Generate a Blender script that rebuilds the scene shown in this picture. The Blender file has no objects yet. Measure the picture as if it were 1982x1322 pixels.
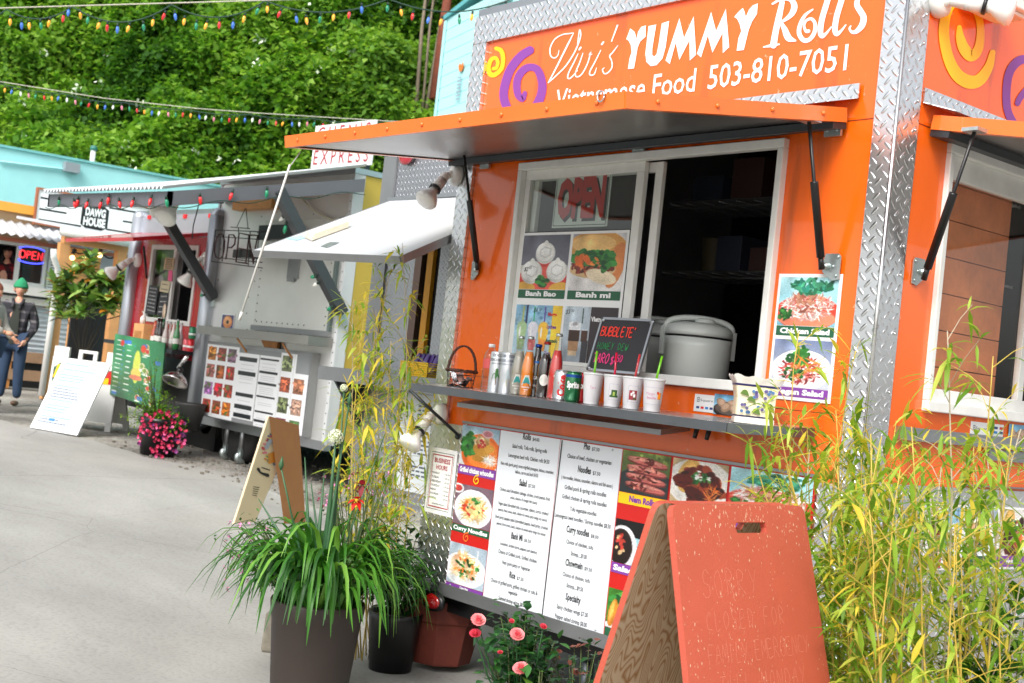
import bpy, bmesh, math, random
import numpy as np
from mathutils import Vector, Matrix
random.seed(7); RNG = np.random.default_rng(7)
S = bpy.context.scene
COL = S.collection
R = math.radians
# ------------------------------------------------------------------ camera
CAM = Vector((4.97, -3.69, 1.4)); FPX = 2518.39
YAW, PIT, ROL = R(50.6538), R(1.7368), R(6.1785)
_f = Vector((-math.sin(YAW)*math.cos(PIT), math.cos(YAW)*math.cos(PIT), math.sin(PIT)))
_r = Vector((math.cos(YAW), math.sin(YAW), 0)); _u = _r.cross(_f)
CR = math.cos(ROL)*_r + math.sin(ROL)*_u
CU = -math.sin(ROL)*_r + math.cos(ROL)*_u
CF = _f
cam_d = bpy.data.cameras.new('camera'); cam = bpy.data.objects.new('camera', cam_d); COL.objects.link(cam)
cam.matrix_world = Matrix(((CR.x, CU.x, -CF.x, CAM.x), (CR.y, CU.y, -CF.y, CAM.y), (CR.z, CU.z, -CF.z, CAM.z), (0, 0, 0, 1)))
cam_d.sensor_width = 36; cam_d.lens = FPX/1982*36; cam_d.clip_start = .05; cam_d.clip_end = 500
cam_d.dof.use_dof = True; cam_d.dof.focus_distance = 4.6; cam_d.dof.aperture_fstop = 7.0
S.camera = cam
# ------------------------------------------------------------------ world, sun, exposure
SUN_EL, SUN_AZ = R(44), R(28)      # azimuth: 0 = from -Y, towards the shop fronts
w = bpy.data.worlds.new('World'); S.world = w; w.use_nodes = True
nt = w.node_tree; nt.nodes.clear()
sky = nt.nodes.new('ShaderNodeTexSky'); sky.sky_type = 'NISHITA'; sky.sun_disc = False
sky.sun_elevation = SUN_EL; sky.sun_rotation = R(180)-SUN_AZ; sky.dust_density = 3.5; sky.ozone_density = .6; sky.air_density = 1.2
hsv = nt.nodes.new('ShaderNodeHueSaturation'); hsv.inputs['Saturation'].default_value = .22
bg = nt.nodes.new('ShaderNodeBackground'); bg.inputs['Strength'].default_value = .15
wo = nt.nodes.new('ShaderNodeOutputWorld')
nt.links.new(sky.outputs[0], hsv.inputs['Color']); nt.links.new(hsv.outputs[0], bg.inputs[0]); nt.links.new(bg.outputs[0], wo.inputs[0])
sd = bpy.data.lights.new('sun', 'SUN'); sd.energy = 1.5; sd.angle = R(22); sd.color = (1, .965, .91)
sun = bpy.data.objects.new('sun', sd); COL.objects.link(sun)
_sdir = Vector((math.sin(SUN_AZ)*math.cos(SUN_EL), -math.cos(SUN_AZ)*math.cos(SUN_EL), math.sin(SUN_EL)))
sun.rotation_euler = _sdir.to_track_quat('Z', 'Y').to_euler(); sun.location = (0, 0, 20)
S.view_settings.view_transform = 'Standard'; S.view_settings.look = 'None'
S.view_settings.exposure = .70; S.view_settings.gamma = 1; S.view_settings.use_curve_mapping = False
S.cycles.max_bounces = 7; S.cycles.transparent_max_bounces = 12; S.cycles.use_denoising = True
S.cycles.caustics_reflective = False; S.cycles.caustics_refractive = False

# ------------------------------------------------------------------ helpers
def V(*a): return Vector(a)
def PX(px, py, ax, val):
    "point of the plane  axis = val  that the photograph shows at a pixel (measuring aid)"
    d = CR*((px-991)/FPX) - CU*((py-661)/FPX) + CF
    t = (val-CAM[ax])/d[ax]; return CAM + d*t
def DEP(px, py, dep):
    return CAM + (CR*((px-991)/FPX) - CU*((py-661)/FPX) + CF)*dep
def GZ(x, y=0):
    xs = [-200, -60, -16, -9, -5.5, -3, -.6, 200]; zs = [2, 1.2, .46, .36, .28, .17, 0, 0]
    return float(np.interp(x, xs, zs))
def GND(px, py):
    z = 0.
    for _ in range(30):
        p = PX(px, py, 2, z); z = GZ(p.x)*.5+z*.5
    return PX(px, py, 2, z)
class Fr:
    "a plane in the scene: origin, in-plane axes, normal"
    def __init__(s, O, U, Vv):
        s.O = Vector(O); s.U = Vector(U).normalized(); s.V = Vector(Vv)
        s.N = s.U.cross(s.V).normalized(); s.V = s.N.cross(s.U).normalized()
    def p(s, u, v, n=0): return s.O + s.U*u + s.V*v + s.N*n
    def uv(s, P): d = P-s.O; return d.dot(s.U), d.dot(s.V)
    def px(s, x, y, n=0):
        d = CR*((x-991)/FPX) - CU*((y-661)/FPX) + CF
        o = s.O+s.N*n; t = (o-CAM).dot(s.N)/d.dot(s.N); return CAM+d*t
    def pu(s, x, y): return s.uv(s.px(x, y))
def lin(c):
    c = [x/255 for x in c]; return tuple(x/12.92 if x <= .04045 else ((x+.055)/1.055)**2.4 for x in c)
MATS = {}
def mat(name, col, rough=.5, metal=0., var=.12, scale=6., bump=0., bscale=60., coat=0., emit=0., spec=.5, hue2=None, trans=0.):
    if name in MATS: return MATS[name]
    m = bpy.data.materials.new(name); m.use_nodes = True; MATS[name] = m
    nt = m.node_tree; b = nt.nodes['Principled BSDF']; L = nt.links.new
    c = lin(col) if max(col) > 1.5 else col
    b.inputs['Roughness'].default_value = rough; b.inputs['Metallic'].default_value = metal
    b.inputs['Specular IOR Level'].default_value = spec
    if coat: b.inputs['Coat Weight'].default_value = coat; b.inputs['Coat Roughness'].default_value = .04
    tc = nt.nodes.new('ShaderNodeTexCoord')
    if var:
        n = nt.nodes.new('ShaderNodeTexNoise'); n.inputs['Scale'].default_value = scale; n.inputs['Detail'].default_value = 7; n.inputs['Roughness'].default_value = .65
        L(tc.outputs['Object'], n.inputs['Vector'])
        mp = nt.nodes.new('ShaderNodeMapRange'); mp.inputs[1].default_value = .25; mp.inputs[2].default_value = .75
        L(n.outputs['Fac'], mp.inputs[0])
        mx = nt.nodes.new('ShaderNodeMix'); mx.data_type = 'RGBA'; L(mp.outputs[0], mx.inputs[0])
        c2 = lin(hue2) if hue2 else tuple(min(1, x*(1+var)) for x in c)
        mx.inputs[6].default_value = (*[x*(1-var) for x in c], 1); mx.inputs[7].default_value = (*c2, 1)
        L(mx.outputs[2], b.inputs['Base Color'])
        rr = nt.nodes.new('ShaderNodeMapRange'); rr.inputs[3].default_value = max(0, rough-.08); rr.inputs[4].default_value = min(1, rough+.1)
        L(n.outputs['Fac'], rr.inputs[0]); L(rr.outputs[0], b.inputs['Roughness'])
    else: b.inputs['Base Color'].default_value = (*c, 1)
    if bump:
        n2 = nt.nodes.new('ShaderNodeTexNoise'); n2.inputs['Scale'].default_value = bscale; n2.inputs['Detail'].default_value = 4
        L(tc.outputs['Object'], n2.inputs['Vector'])
        bp = nt.nodes.new('ShaderNodeBump'); bp.inputs['Strength'].default_value = bump; bp.inputs['Distance'].default_value = .01
        L(n2.outputs['Fac'], bp.inputs['Height']); L(bp.outputs[0], b.inputs['Normal'])
    if emit: b.inputs['Emission Color'].default_value = (*c, 1); b.inputs['Emission Strength'].default_value = emit
    if trans: b.inputs['Transmission Weight'].default_value = trans
    return m
def diamond(name, axes, pitch=.035, base=(.78, .80, .82), rough=.27, flip=False):
    "aluminium tread plate: raised bars set crosswise in a checkerboard; axes are the two world axes of the sheet"
    m = bpy.data.materials.new(name); m.use_nodes = True; nt = m.node_tree; L = nt.links.new; b = nt.nodes['Principled BSDF']
    def mth(op, a, bb=None, c=None):
        n = nt.nodes.new('ShaderNodeMath'); n.operation = op
        for i, x in enumerate((a, bb, c)):
            if x is None: continue
            if isinstance(x, (int, float)): n.inputs[i].default_value = x
            else: L(x, n.inputs[i])
        return n.outputs[0]
    g = nt.nodes.new('ShaderNodeNewGeometry'); sp = nt.nodes.new('ShaderNodeSeparateXYZ'); L(g.outputs['Position'], sp.inputs[0])
    k = 1/(pitch*math.sqrt(2))
    u0 = mth('MULTIPLY', sp.outputs[axes[0]], k); v0 = mth('MULTIPLY', sp.outputs[axes[1]], k)
    u = mth('ADD', mth('MULTIPLY', mth('ADD', u0, v0), 1.0), 50.); v = mth('ADD', mth('SUBTRACT', u0, v0), 50.)
    cu, cv = mth('FLOOR', u), mth('FLOOR', v)
    fu, fv = mth('SUBTRACT', mth('FRACT', u), .5), mth('SUBTRACT', mth('FRACT', v), .5)
    par = mth('FLOORED_MODULO', mth('ADD', cu, cv), 2.)
    # bars run along the cell axes, alternately
    a = mth('ADD', mth('MULTIPLY', fu, par), mth('MULTIPLY', fv, mth('SUBTRACT', 1., par)))
    c = mth('ADD', mth('MULTIPLY', fv, par), mth('MULTIPLY', fu, mth('SUBTRACT', 1., par)))
    e = mth('ADD', mth('POWER', mth('ABSOLUTE', mth('DIVIDE', a, .56)), 2.), mth('POWER', mth('ABSOLUTE', mth('DIVIDE', c, .17)), 2.))
    h = mth('MAXIMUM', mth('SUBTRACT', 1., e), 0.)
    h = mth('POWER', h, .6)
    bp = nt.nodes.new('ShaderNodeBump'); bp.inputs['Strength'].default_value = 1.; bp.inputs['Distance'].default_value = .0035; L(h, bp.inputs['Height'])
    n = nt.nodes.new('ShaderNodeTexNoise'); n.inputs['Scale'].default_value = 2.2; n.inputs['Detail'].default_value = 5
    n3 = nt.nodes.new('ShaderNodeTexNoise'); n3.inputs['Scale'].default_value = 1.6
    bp2 = nt.nodes.new('ShaderNodeBump'); bp2.inputs['Strength'].default_value = .35; bp2.inputs['Distance'].default_value = .05
    L(g.outputs['Position'], n.inputs['Vector']); L(g.outputs['Position'], n3.inputs['Vector']); L(n3.outputs['Fac'], bp2.inputs['Height'])
    L(bp2.outputs[0], bp.inputs['Normal']); L(bp.outputs[0], b.inputs['Normal'])
    mr = nt.nodes.new('ShaderNodeMapRange'); mr.inputs[3].default_value = rough-.09; mr.inputs[4].default_value = rough+.12
    L(n.outputs['Fac'], mr.inputs[0]); L(mr.outputs[0], b.inputs['Roughness'])
    b.inputs['Base Color'].default_value = (*base, 1); b.inputs['Metallic'].default_value = 1
    MATS[name] = m; return m
def glass(name, tint=(1, 1, 1), refl=1.0, alpha=None):
    m = bpy.data.materials.new(name); m.use_nodes = True; nt = m.node_tree; L = nt.links.new; nt.nodes.clear()
    o = nt.nodes.new('ShaderNodeOutputMaterial'); t = nt.nodes.new('ShaderNodeBsdfTransparent'); gl = nt.nodes.new('ShaderNodeBsdfGlossy'); mx = nt.nodes.new('ShaderNodeMixShader')
    t.inputs[0].default_value = (*tint, 1); gl.inputs['Roughness'].default_value = .02; fr = nt.nodes.new('ShaderNodeLayerWeight'); fr.inputs[0].default_value = .5; pw = nt.nodes.new('ShaderNodeMath'); pw.operation = 'POWER'; pw.inputs[1].default_value = 2.6; L(fr.outputs['Facing'], pw.inputs[0])
    mu = nt.nodes.new('ShaderNodeMath'); mu.operation = 'MULTIPLY_ADD'; mu.inputs[1].default_value = refl*.5; mu.inputs[2].default_value = .035; mu.use_clamp = True
    L(pw.outputs[0], mu.inputs[0]); L(mu.outputs[0], mx.inputs[0]); L(t.outputs[0], mx.inputs[1]); L(gl.outputs[0], mx.inputs[2]); L(mx.outputs[0], o.inputs[0])
    MATS[name] = m; return m
def leafmat(name, col, rough=.5, trans=.35, spec=.4, var=.1):
    m = mat(name, col, rough, 0, var, 9, spec=spec); nt = m.node_tree; L = nt.links.new; b = nt.nodes['Principled BSDF']; o = [n for n in nt.nodes if n.type == 'OUTPUT_MATERIAL'][0]
    if any(n.type == 'BSDF_TRANSLUCENT' for n in nt.nodes): return m
    t = nt.nodes.new('ShaderNodeBsdfTranslucent'); c = lin(col); t.inputs[0].default_value = (min(1, c[0]*1.5), min(1, c[1]*1.5), c[2]*.8, 1); mx = nt.nodes.new('ShaderNodeMixShader'); mx.inputs[0].default_value = trans
    L(b.outputs[0], mx.inputs[1]); L(t.outputs[0], mx.inputs[2]); L(mx.outputs[0], o.inputs[0]); return m
def print_mat():
    m = bpy.data.materials.new('printed'); m.use_nodes = True; b = m.node_tree.nodes['Principled BSDF']; b.inputs['Roughness'].default_value = .35
    a = m.node_tree.nodes.new('ShaderNodeAttribute'); a.attribute_name = 'ink'; m.node_tree.links.new(a.outputs['Color'], b.inputs['Base Color']); MATS['printed'] = m; return m
PRINT = print_mat()

def tag(o, label=None, cat=None, group=None, kind=None):
    if label: o['label'] = label
    if cat: o['category'] = cat
    if group: o['group'] = group
    if kind: o['kind'] = kind
    return o
ROOTW = {}
def empty(name, loc, label, cat, group=None, rz=0):
    o = bpy.data.objects.new(name, None); COL.objects.link(o); o.location = loc; o.rotation_euler.z = rz; o.empty_display_size = .1
    tag(o, label, cat, group); ROOTW[o.name] = Matrix.Translation(Vector(loc)) @ Matrix.Rotation(rz, 4, 'Z'); return o
class MB:
    def __init__(s): s.v = []; s.f = []; s.m = []; s.sm = []; s.mi = 0; s.smooth = False
    def add(s, vs, fs, mi=None, smooth=None):
        n = len(s.v); s.v += [Vector(a) for a in vs]; mi = s.mi if mi is None else mi; sm = s.smooth if smooth is None else smooth
        for f in fs: s.f.append([n+i for i in f]); s.m.append(mi); s.sm.append(sm)
        return s
    def box(s, a, b, mi=None):
        x0, y0, z0 = a; x1, y1, z1 = b
        x0, x1 = min(x0, x1), max(x0, x1); y0, y1 = min(y0, y1), max(y0, y1); z0, z1 = min(z0, z1), max(z0, z1)
        return s.add([(x0,y0,z0),(x1,y0,z0),(x1,y1,z0),(x0,y1,z0),(x0,y0,z1),(x1,y0,z1),(x1,y1,z1),(x0,y1,z1)],
              [(0,3,2,1),(4,5,6,7),(0,1,5,4),(1,2,6,5),(2,3,7,6),(3,0,4,7)], mi, False)
    def fbox(s, F, u0, v0, n0, u1, v1, n1, mi=None):
        P = [F.p(u,v,n) for n in (n0,n1) for (u,v) in ((u0,v0),(u1,v0),(u1,v1),(u0,v1))]
        return s.add(P, [(0,3,2,1),(4,5,6,7),(0,1,5,4),(1,2,6,5),(2,3,7,6),(3,0,4,7)], mi, False)
    def slab(s, c, t, mi=None):
        "c: four corners in order, t: thickness vector"
        c = [Vector(x) for x in c]; t = Vector(t); n = len(c)
        return s.prism(c, t, mi)
    def prism(s, c, t, mi=None):
        c = [Vector(x) for x in c]; t = Vector(t); n = len(c)
        return s.add(c+[x+t for x in c], [tuple(range(n))[::-1], tuple(range(n, 2*n))]+[(i, (i+1) % n, n+(i+1) % n, n+i) for i in range(n)], mi, False)
    def tube(s, pts, r, k=8, mi=None, cap=True):
        pts = [Vector(p) for p in pts]; n = len(pts); rs = r if isinstance(r, (list, tuple)) else [r]*n
        vs = []; up = None
        for i, p in enumerate(pts):
            d = (pts[min(i+1, n-1)]-pts[max(i-1, 0)])
            if d.length < 1e-9: d = Vector((0, 0, 1))
            d.normalize()
            if up is None: up = Vector((0, 0, 1)) if abs(d.z) < .9 else Vector((1, 0, 0))
            a = d.cross(up).normalized(); b2 = a.cross(d).normalized(); up = b2
            for j in range(k):
                t = 2*math.pi*j/k; vs.append(p+(a*math.cos(t)+b2*math.sin(t))*rs[i])
        fs = [(i*k+j, i*k+(j+1) % k, (i+1)*k+(j+1) % k, (i+1)*k+j) for i in range(n-1) for j in range(k)]
        if cap: fs += [tuple(range(k))[::-1], tuple(range((n-1)*k, n*k))]
        return s.add(vs, fs, mi, True)
    def lathe(s, base, prof, k=20, axis=(0, 0, 1), mi=None, cap=True):
        base = Vector(base); d = Vector(axis).normalized(); up = Vector((0, 0, 1)) if abs(d.z) < .9 else Vector((1, 0, 0))
        a = d.cross(up).normalized(); b2 = d.cross(a).normalized(); vs = []
        for (r, h) in prof:
            for j in range(k):
                t = 2*math.pi*j/k; vs.append(base+d*h+(a*math.cos(t)+b2*math.sin(t))*r)
        n = len(prof); fs = [(i*k+j, i*k+(j+1) % k, (i+1)*k+(j+1) % k, (i+1)*k+j) for i in range(n-1) for j in range(k)]
        if cap: fs += [tuple(range(k))[::-1], tuple(range((n-1)*k, n*k))]
        return s.add(vs, fs, mi, True)
    def ball(s, c, r, k=12, mi=None, sc=(1, 1, 1)):
        c = Vector(c); vs = []; n = max(6, k//2)
        for i in range(n+1):
            th = math.pi*i/n
            for j in range(k):
                ph = 2*math.pi*j/k; vs.append(c+Vector((r*sc[0]*math.sin(th)*math.cos(ph), r*sc[1]*math.sin(th)*math.sin(ph), r*sc[2]*math.cos(th))))
        return s.add(vs, [(i*k+j, (i+1)*k+j, (i+1)*k+(j+1) % k, i*k+(j+1) % k) for i in range(n) for j in range(k)], mi, True)
    def quad(s, *c, mi=None): return s.add(c, [tuple(range(len(c)))], mi, False)
    def build(s, name, mats, parent=None, origin=None, bevel=0., keep=False):
        if not isinstance(mats, (list, tuple)): mats = [mats]
        me = bpy.data.meshes.new(name); W = Matrix.Identity(4); o = bpy.data.objects.new(name, me)
        vs = s.v
        if parent is not None:
            W = ROOTW[parent.name].inverted(); vs = [W @ v for v in s.v]; o.parent = parent; ROOTW[o.name] = ROOTW[parent.name]
        else:
            if origin is None and vs:
                xs = [v.x for v in vs]; ys = [v.y for v in vs]; zs = [v.z for v in vs]
                origin = Vector(((min(xs)+max(xs))/2, (min(ys)+max(ys))/2, min(zs)))
            origin = Vector(origin); vs = [v-origin for v in vs]; o.location = origin; ROOTW[o.name] = Matrix.Translation(origin)
        me.from_pydata([tuple(v) for v in vs], [], s.f)
        for m in mats: me.materials.append(m)
        me.polygons.foreach_set('material_index', s.m); me.polygons.foreach_set('use_smooth', s.sm)
        COL.objects.link(o)
        if bevel:
            bv = o.modifiers.new('bevel', 'BEVEL'); bv.width = bevel; bv.segments = 2; bv.limit_method = 'ANGLE'; bv.angle_limit = R(50)
        if any(s.sm) and not all(s.sm):
            pass
        me.update(); return o
_tc = {}
def text_mesh(s, bold=0., sp=1., shear=0., res=2):
    key = (s, bold, sp, shear)
    if key in _tc: return _tc[key]
    cu = bpy.data.curves.new('t', 'FONT'); cu.body = s; cu.offset = bold; cu.space_character = sp; cu.shear = shear; cu.resolution_u = res
    o = bpy.data.objects.new('t', cu); COL.objects.link(o); bpy.context.view_layer.update()
    me = bpy.data.meshes.new_from_object(o.evaluated_get(bpy.context.evaluated_depsgraph_get()))
    vs = [v.co.copy() for v in me.vertices]; fs = [tuple(p.vertices) for p in me.polygons]
    bpy.data.objects.remove(o); bpy.data.curves.remove(cu); bpy.data.meshes.remove(me)
    if vs:
        x0 = min(v.x for v in vs); x1 = max(v.x for v in vs)
    else: x0, x1 = 0, 1
    _tc[key] = (vs, fs, x0, x1); return _tc[key]
CAPH = .69
def text(mb, F, s, u0, v0, u1, h, v1=None, bold=0., mi=None, n=.002, shear=0., fit=True, align='l', sp=1.):
    "capitals h tall; from (u0,v0) baseline to u1; fit=False keeps natural width and aligns within u0..u1"
    vs, fs, x0, x1 = text_mesh(s, bold, sp, shear)
    if not vs: return
    v1 = v0 if v1 is None else v1; ky = h/CAPH; kx = ky
    w = (x1-x0)
    if fit: kx = (u1-u0)/w; off = u0
    else:
        if w*kx > (u1-u0) > 0: kx = (u1-u0)/w
        off = {'l': u0, 'c': (u0+u1)/2-w*kx/2, 'r': u1-w*kx}[align]
    P = []
    for v in vs:
        uu = off+(v.x-x0)*kx; t = (uu-u0)/max(1e-6, (u1-u0)) if u1 != u0 else 0
        P.append(F.p(uu, v0+(v1-v0)*t+v.y*ky, n))
    mb.add(P, fs, mi, False)
def smoothline(pts, n=8):
    out = []; P = [np.array(p, float) for p in pts]; P = [2*P[0]-P[1]]+P+[2*P[-1]-P[-2]]
    for i in range(1, len(P)-2):
        for k in range(n):
            t = k/n; a, b, c, d = P[i-1:i+3]
            out.append(.5*((2*b)+(-a+c)*t+(2*a-5*b+4*c-d)*t*t+(-a+3*b-3*c+d)*t**3))
    out.append(P[-2]); return out
def stroke(mb, F, pts, ws, mi=None, n=.002, px=True, sm=8, cap=True):
    "ribbon through pixel (or u,v) points on a plane; ws: widths at the points"
    pts = [(*p, w) for p, w in zip(pts, ws if isinstance(ws, (list, tuple)) else [ws]*len(pts))]
    L = smoothline(pts, sm) if len(pts) > 2 else [np.array(p, float) for p in pts]
    f = (lambda x, y: F.px(x, y, n)) if px else (lambda x, y: F.p(x, y, n))
    vs = []
    for i, p in enumerate(L):
        d = L[min(i+1, len(L)-1)][:2]-L[max(i-1, 0)][:2]; d = d/(np.hypot(*d)+1e-9); q = np.array([-d[1], d[0]])*p[2]/2
        vs += [f(*(p[:2]+q)), f(*(p[:2]-q))]
    mb.add(vs, [(2*i, 2*i+1, 2*i+3, 2*i+2) for i in range(len(L)-1)], mi, False)
    if cap:
        for p in (L[0], L[-1]):
            k = 10; c = [f(p[0]+p[2]/2*math.cos(2*math.pi*j/k), p[1]+p[2]/2*math.sin(2*math.pi*j/k)) for j in range(k)]
            nn = F.N*.0003; mb.add([x+nn for x in c], [tuple(range(k))], mi, False)
def poly(mb, F, pts, mi=None, n=.002, px=True):
    from mathutils.geometry import tessellate_polygon
    P = [F.px(*p, n) if px else F.p(*p, n) for p in pts]
    tr = tessellate_polygon([P]); mb.add(P, [tuple(t) for t in tr], mi, False)
def icopy(o, parent=None):
    c = o.copy(); COL.objects.link(c); c.parent = parent
    ROOTW[c.name] = ROOTW.get(o.name, Matrix.Identity(4))
    for ch in list(o.children): icopy(ch, c)
    return c

# ------------------------------------------------------------------ printed pictures, painted as colour attributes on a grid
class Pic:
    def __init__(s, w, h, bg):
        s.w, s.h = w, h; s.a = np.ones((h, w, 3))*np.array(bg, float); s.Y, s.X = np.mgrid[0:h, 0:w]/np.array([h, w]).reshape(2, 1, 1); s.asp = h/w
    def grad(s, c0, c1, ax=1):
        t = (s.Y if ax else s.X)[..., None]; s.a = np.array(c0)*(1-t)+np.array(c1)*t; return s
    def ell(s, cx, cy, rx, ry, col, rot=0., soft=0.):
        dx = s.X-cx; dy = (s.Y-cy); c, q = math.cos(rot), math.sin(rot); dy2 = dy*s.asp
        u = dx*c+dy2*q; v = -dx*q+dy2*c; d = np.sqrt((u/rx)**2+(v/(ry*s.asp))**2)
        m = np.clip((1-d)*min(s.w, s.h)*min(rx, ry)*2+.5, 0, 1)[..., None] if not soft else np.clip((1-d)/soft, 0, 1)[..., None]
        s.a = s.a*(1-m)+np.array(col, float)*m; return s
    def rect(s, x0, y0, x1, y1, col):
        m = (s.X >= x0) & (s.X < x1) & (s.Y >= y0) & (s.Y < y1); s.a[m] = col; return s
    def scat(s, n, cx, cy, rx, ry, sz, cols, el=1., seed=0):
        r = np.random.default_rng(seed+n)
        for i in range(n):
            t = r.uniform(0, 6.28); q = math.sqrt(r.uniform()); k = r.uniform(.6, 1.3)
            c = np.array(cols[r.integers(len(cols))], float)*r.uniform(.82, 1.12)
            s.ell(cx+rx*q*math.cos(t), cy+ry*q*math.sin(t), sz*k*el, sz*k/s.asp if el == 1 else sz*k*.8, np.clip(c, 0, 255), r.uniform(0, 3.14))
        return s
    def noise(s, k):
        r = np.random.default_rng(3); lo = r.normal(0, 1, (7, 7)); yy = np.linspace(0, 5.99, s.h); xx = np.linspace(0, 5.99, s.w); i, j = yy.astype(int), xx.astype(int); fy, fx = (yy-i)[:, None], (xx-j)[None, :]
        g = lambda a_, b_: lo[np.ix_(i+a_, j+b_)]
        s.a = s.a*(1+.07*(g(0, 0)*(1-fy)*(1-fx)+g(1, 0)*fy*(1-fx)+g(0, 1)*(1-fy)*fx+g(1, 1)*fy*fx))[..., None]
        p = np.pad(s.a, ((1, 1), (1, 1), (0, 0)), 'edge'); b_ = (p[:-2, 1:-1]+p[2:, 1:-1]+p[1:-1, :-2]+p[1:-1, 2:])/4; s.a = s.a*.6+b_*.4+(b_[..., ::1]-s.a)*0
        dy = np.diff(s.a.mean(2), axis=0, append=s.a.mean(2)[-1:]); s.a = s.a-dy[..., None]*.35; k = k*1.1
        s.a = np.clip(s.a*(1+r.normal(0, k, s.a.shape[:2]))[..., None], 0, 255); return s
def picture(name, P, c, parent=None, off=.002, N=None, extra=None):
    "c: TL, TR, BR, BL corners"
    TL, TR, BR, BL = [Vector(x) for x in c]; w, h = P.w, P.h
    nn = (TR-TL).cross(TL-BL).normalized() if N is None else N
    TL, TR, BR, BL = [np.array(x+nn*off) for x in (TL, TR, BR, BL)]
    u = np.linspace(0, 1, w+1)[None, :, None]; v = np.linspace(0, 1, h+1)[:, None, None]
    G = (TL*(1-u)+TR*u)*(1-v)+(BL*(1-u)+BR*u)*v; G = G.reshape(-1, 3)
    i, j = np.mgrid[0:h, 0:w]; k = (i*(w+1)+j).ravel(); F = np.stack([k, k+w+1, k+w+2, k+1], 1)
    mb = MB(); mb.v = [Vector(g) for g in G]; mb.f = F.tolist(); mb.m = [0]*len(F); mb.sm = [False]*len(F)
    o = mb.build(name, [PRINT], parent)
    cl = np.clip(P.a/255, 0, 1).reshape(-1, 3); cl = np.where(cl <= .04045, cl/12.92, ((cl+.055)/1.055)**2.4)
    at = o.data.color_attributes.new('ink', 'FLOAT_COLOR', 'CORNER')
    cc = np.ones((len(F), 4, 4)); cc[:, :, :3] = cl[:, None, :]; at.data.foreach_set('color', cc.ravel()); return o
# ------------------------------------------------------------------ materials
ORANGE = mat('orange_paint', (245, 103, 16), .22, 0, .05, 1.2, .04, 30, coat=.55)
def wear(m):
    nt = m.node_tree; L = nt.links.new; b = nt.nodes['Principled BSDF']; src = b.inputs['Base Color'].links[0].from_socket; tc = nt.nodes.new('ShaderNodeTexCoord')
    for sc_, th, c_, st in (((9, 9, 1.1), .64, (.10, .03, .01, 1), .35), ((40, 40, 30), .74, (.9, .55, .35, 1), .8)):
        mp = nt.nodes.new('ShaderNodeMapping'); mp.inputs['Scale'].default_value = sc_; L(tc.outputs['Object'], mp.inputs[0]); n = nt.nodes.new('ShaderNodeTexNoise'); n.inputs['Scale'].default_value = 1.; n.inputs['Detail'].default_value = 5; L(mp.outputs[0], n.inputs['Vector'])
        mr = nt.nodes.new('ShaderNodeMapRange'); mr.inputs[1].default_value = th-.04; mr.inputs[2].default_value = th+.06; mr.inputs[4].default_value = st; L(n.outputs['Fac'], mr.inputs[0]); mx = nt.nodes.new('ShaderNodeMix'); mx.data_type = 'RGBA'; L(mr.outputs[0], mx.inputs[0]); L(src, mx.inputs[6]); mx.inputs[7].default_value = c_; src = mx.outputs[2]
    L(src, b.inputs['Base Color'])
wear(ORANGE)
ORIM = mat('orange_rim', (244, 118, 44), .3, 0, .06, 5, coat=.3)
DPX = diamond('tread_plate_front', (0, 2)); DPY = diamond('tread_plate_side', (1, 2)); DPT = diamond('tread_plate_top', (0, 1))
ALU = mat('aluminium', (176, 180, 184), .36, 1, .1, 2.5, .05, 8); ALUD = mat('dull_aluminium', (150, 152, 154), .45, .85, .14, 3, .04, 12)
BRUSH = mat('brushed_sheet', (150, 148, 146), .3, 1, .1, 1.5, .06, 3)
GALV = mat('galvanised', (186, 196, 196), .38, .9, .12, 60); CHROME = mat('chrome', (215, 215, 215), .12, 1, 0)
WHITE = mat('white_vinyl', (226, 226, 222), .4, 0, .05, 3); WPAINT = mat('white_print', (240, 240, 240), .4, 0, 0)
VIN = mat('weathered_vinyl', (232, 232, 228), .45, 0, .1, 9)
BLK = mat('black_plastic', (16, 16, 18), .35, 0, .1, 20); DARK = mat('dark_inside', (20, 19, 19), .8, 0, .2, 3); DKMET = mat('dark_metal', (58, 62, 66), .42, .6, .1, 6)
PURP = mat('purple_vinyl', (128, 64, 158), .4, 0, .04); YEL = mat('yellow_vinyl', (255, 196, 20), .4, 0, .04)
RED = mat('red_print', (196, 26, 22), .4, 0, .03); GREEN = mat('green_print', (30, 92, 62), .4, 0, .03); INK = mat('black_ink', (22, 22, 24), .5, 0, 0)
GLASS = glass('window_glass', (.93, .96, .94), .9); GLASSD = glass('dark_glass', (.97, .96, .95), .22)
PINK = mat('pink_ink', (250, 60, 140), .5, 0, 0); REDI = mat('red_ink', (214, 34, 40), .5, 0, 0); GRNI = mat('green_ink', (40, 150, 80), .5, 0, 0)
WOOD = mat('wood', (176, 120, 66), .6, 0, .25, 12, .1, 40); WOODL = mat('pale_wood', (214, 160, 104), .6, 0, .18, 10, .1, 40)
RUBBER = mat('rubber', (24, 24, 24), .8, 0, .2, 20)
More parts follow.
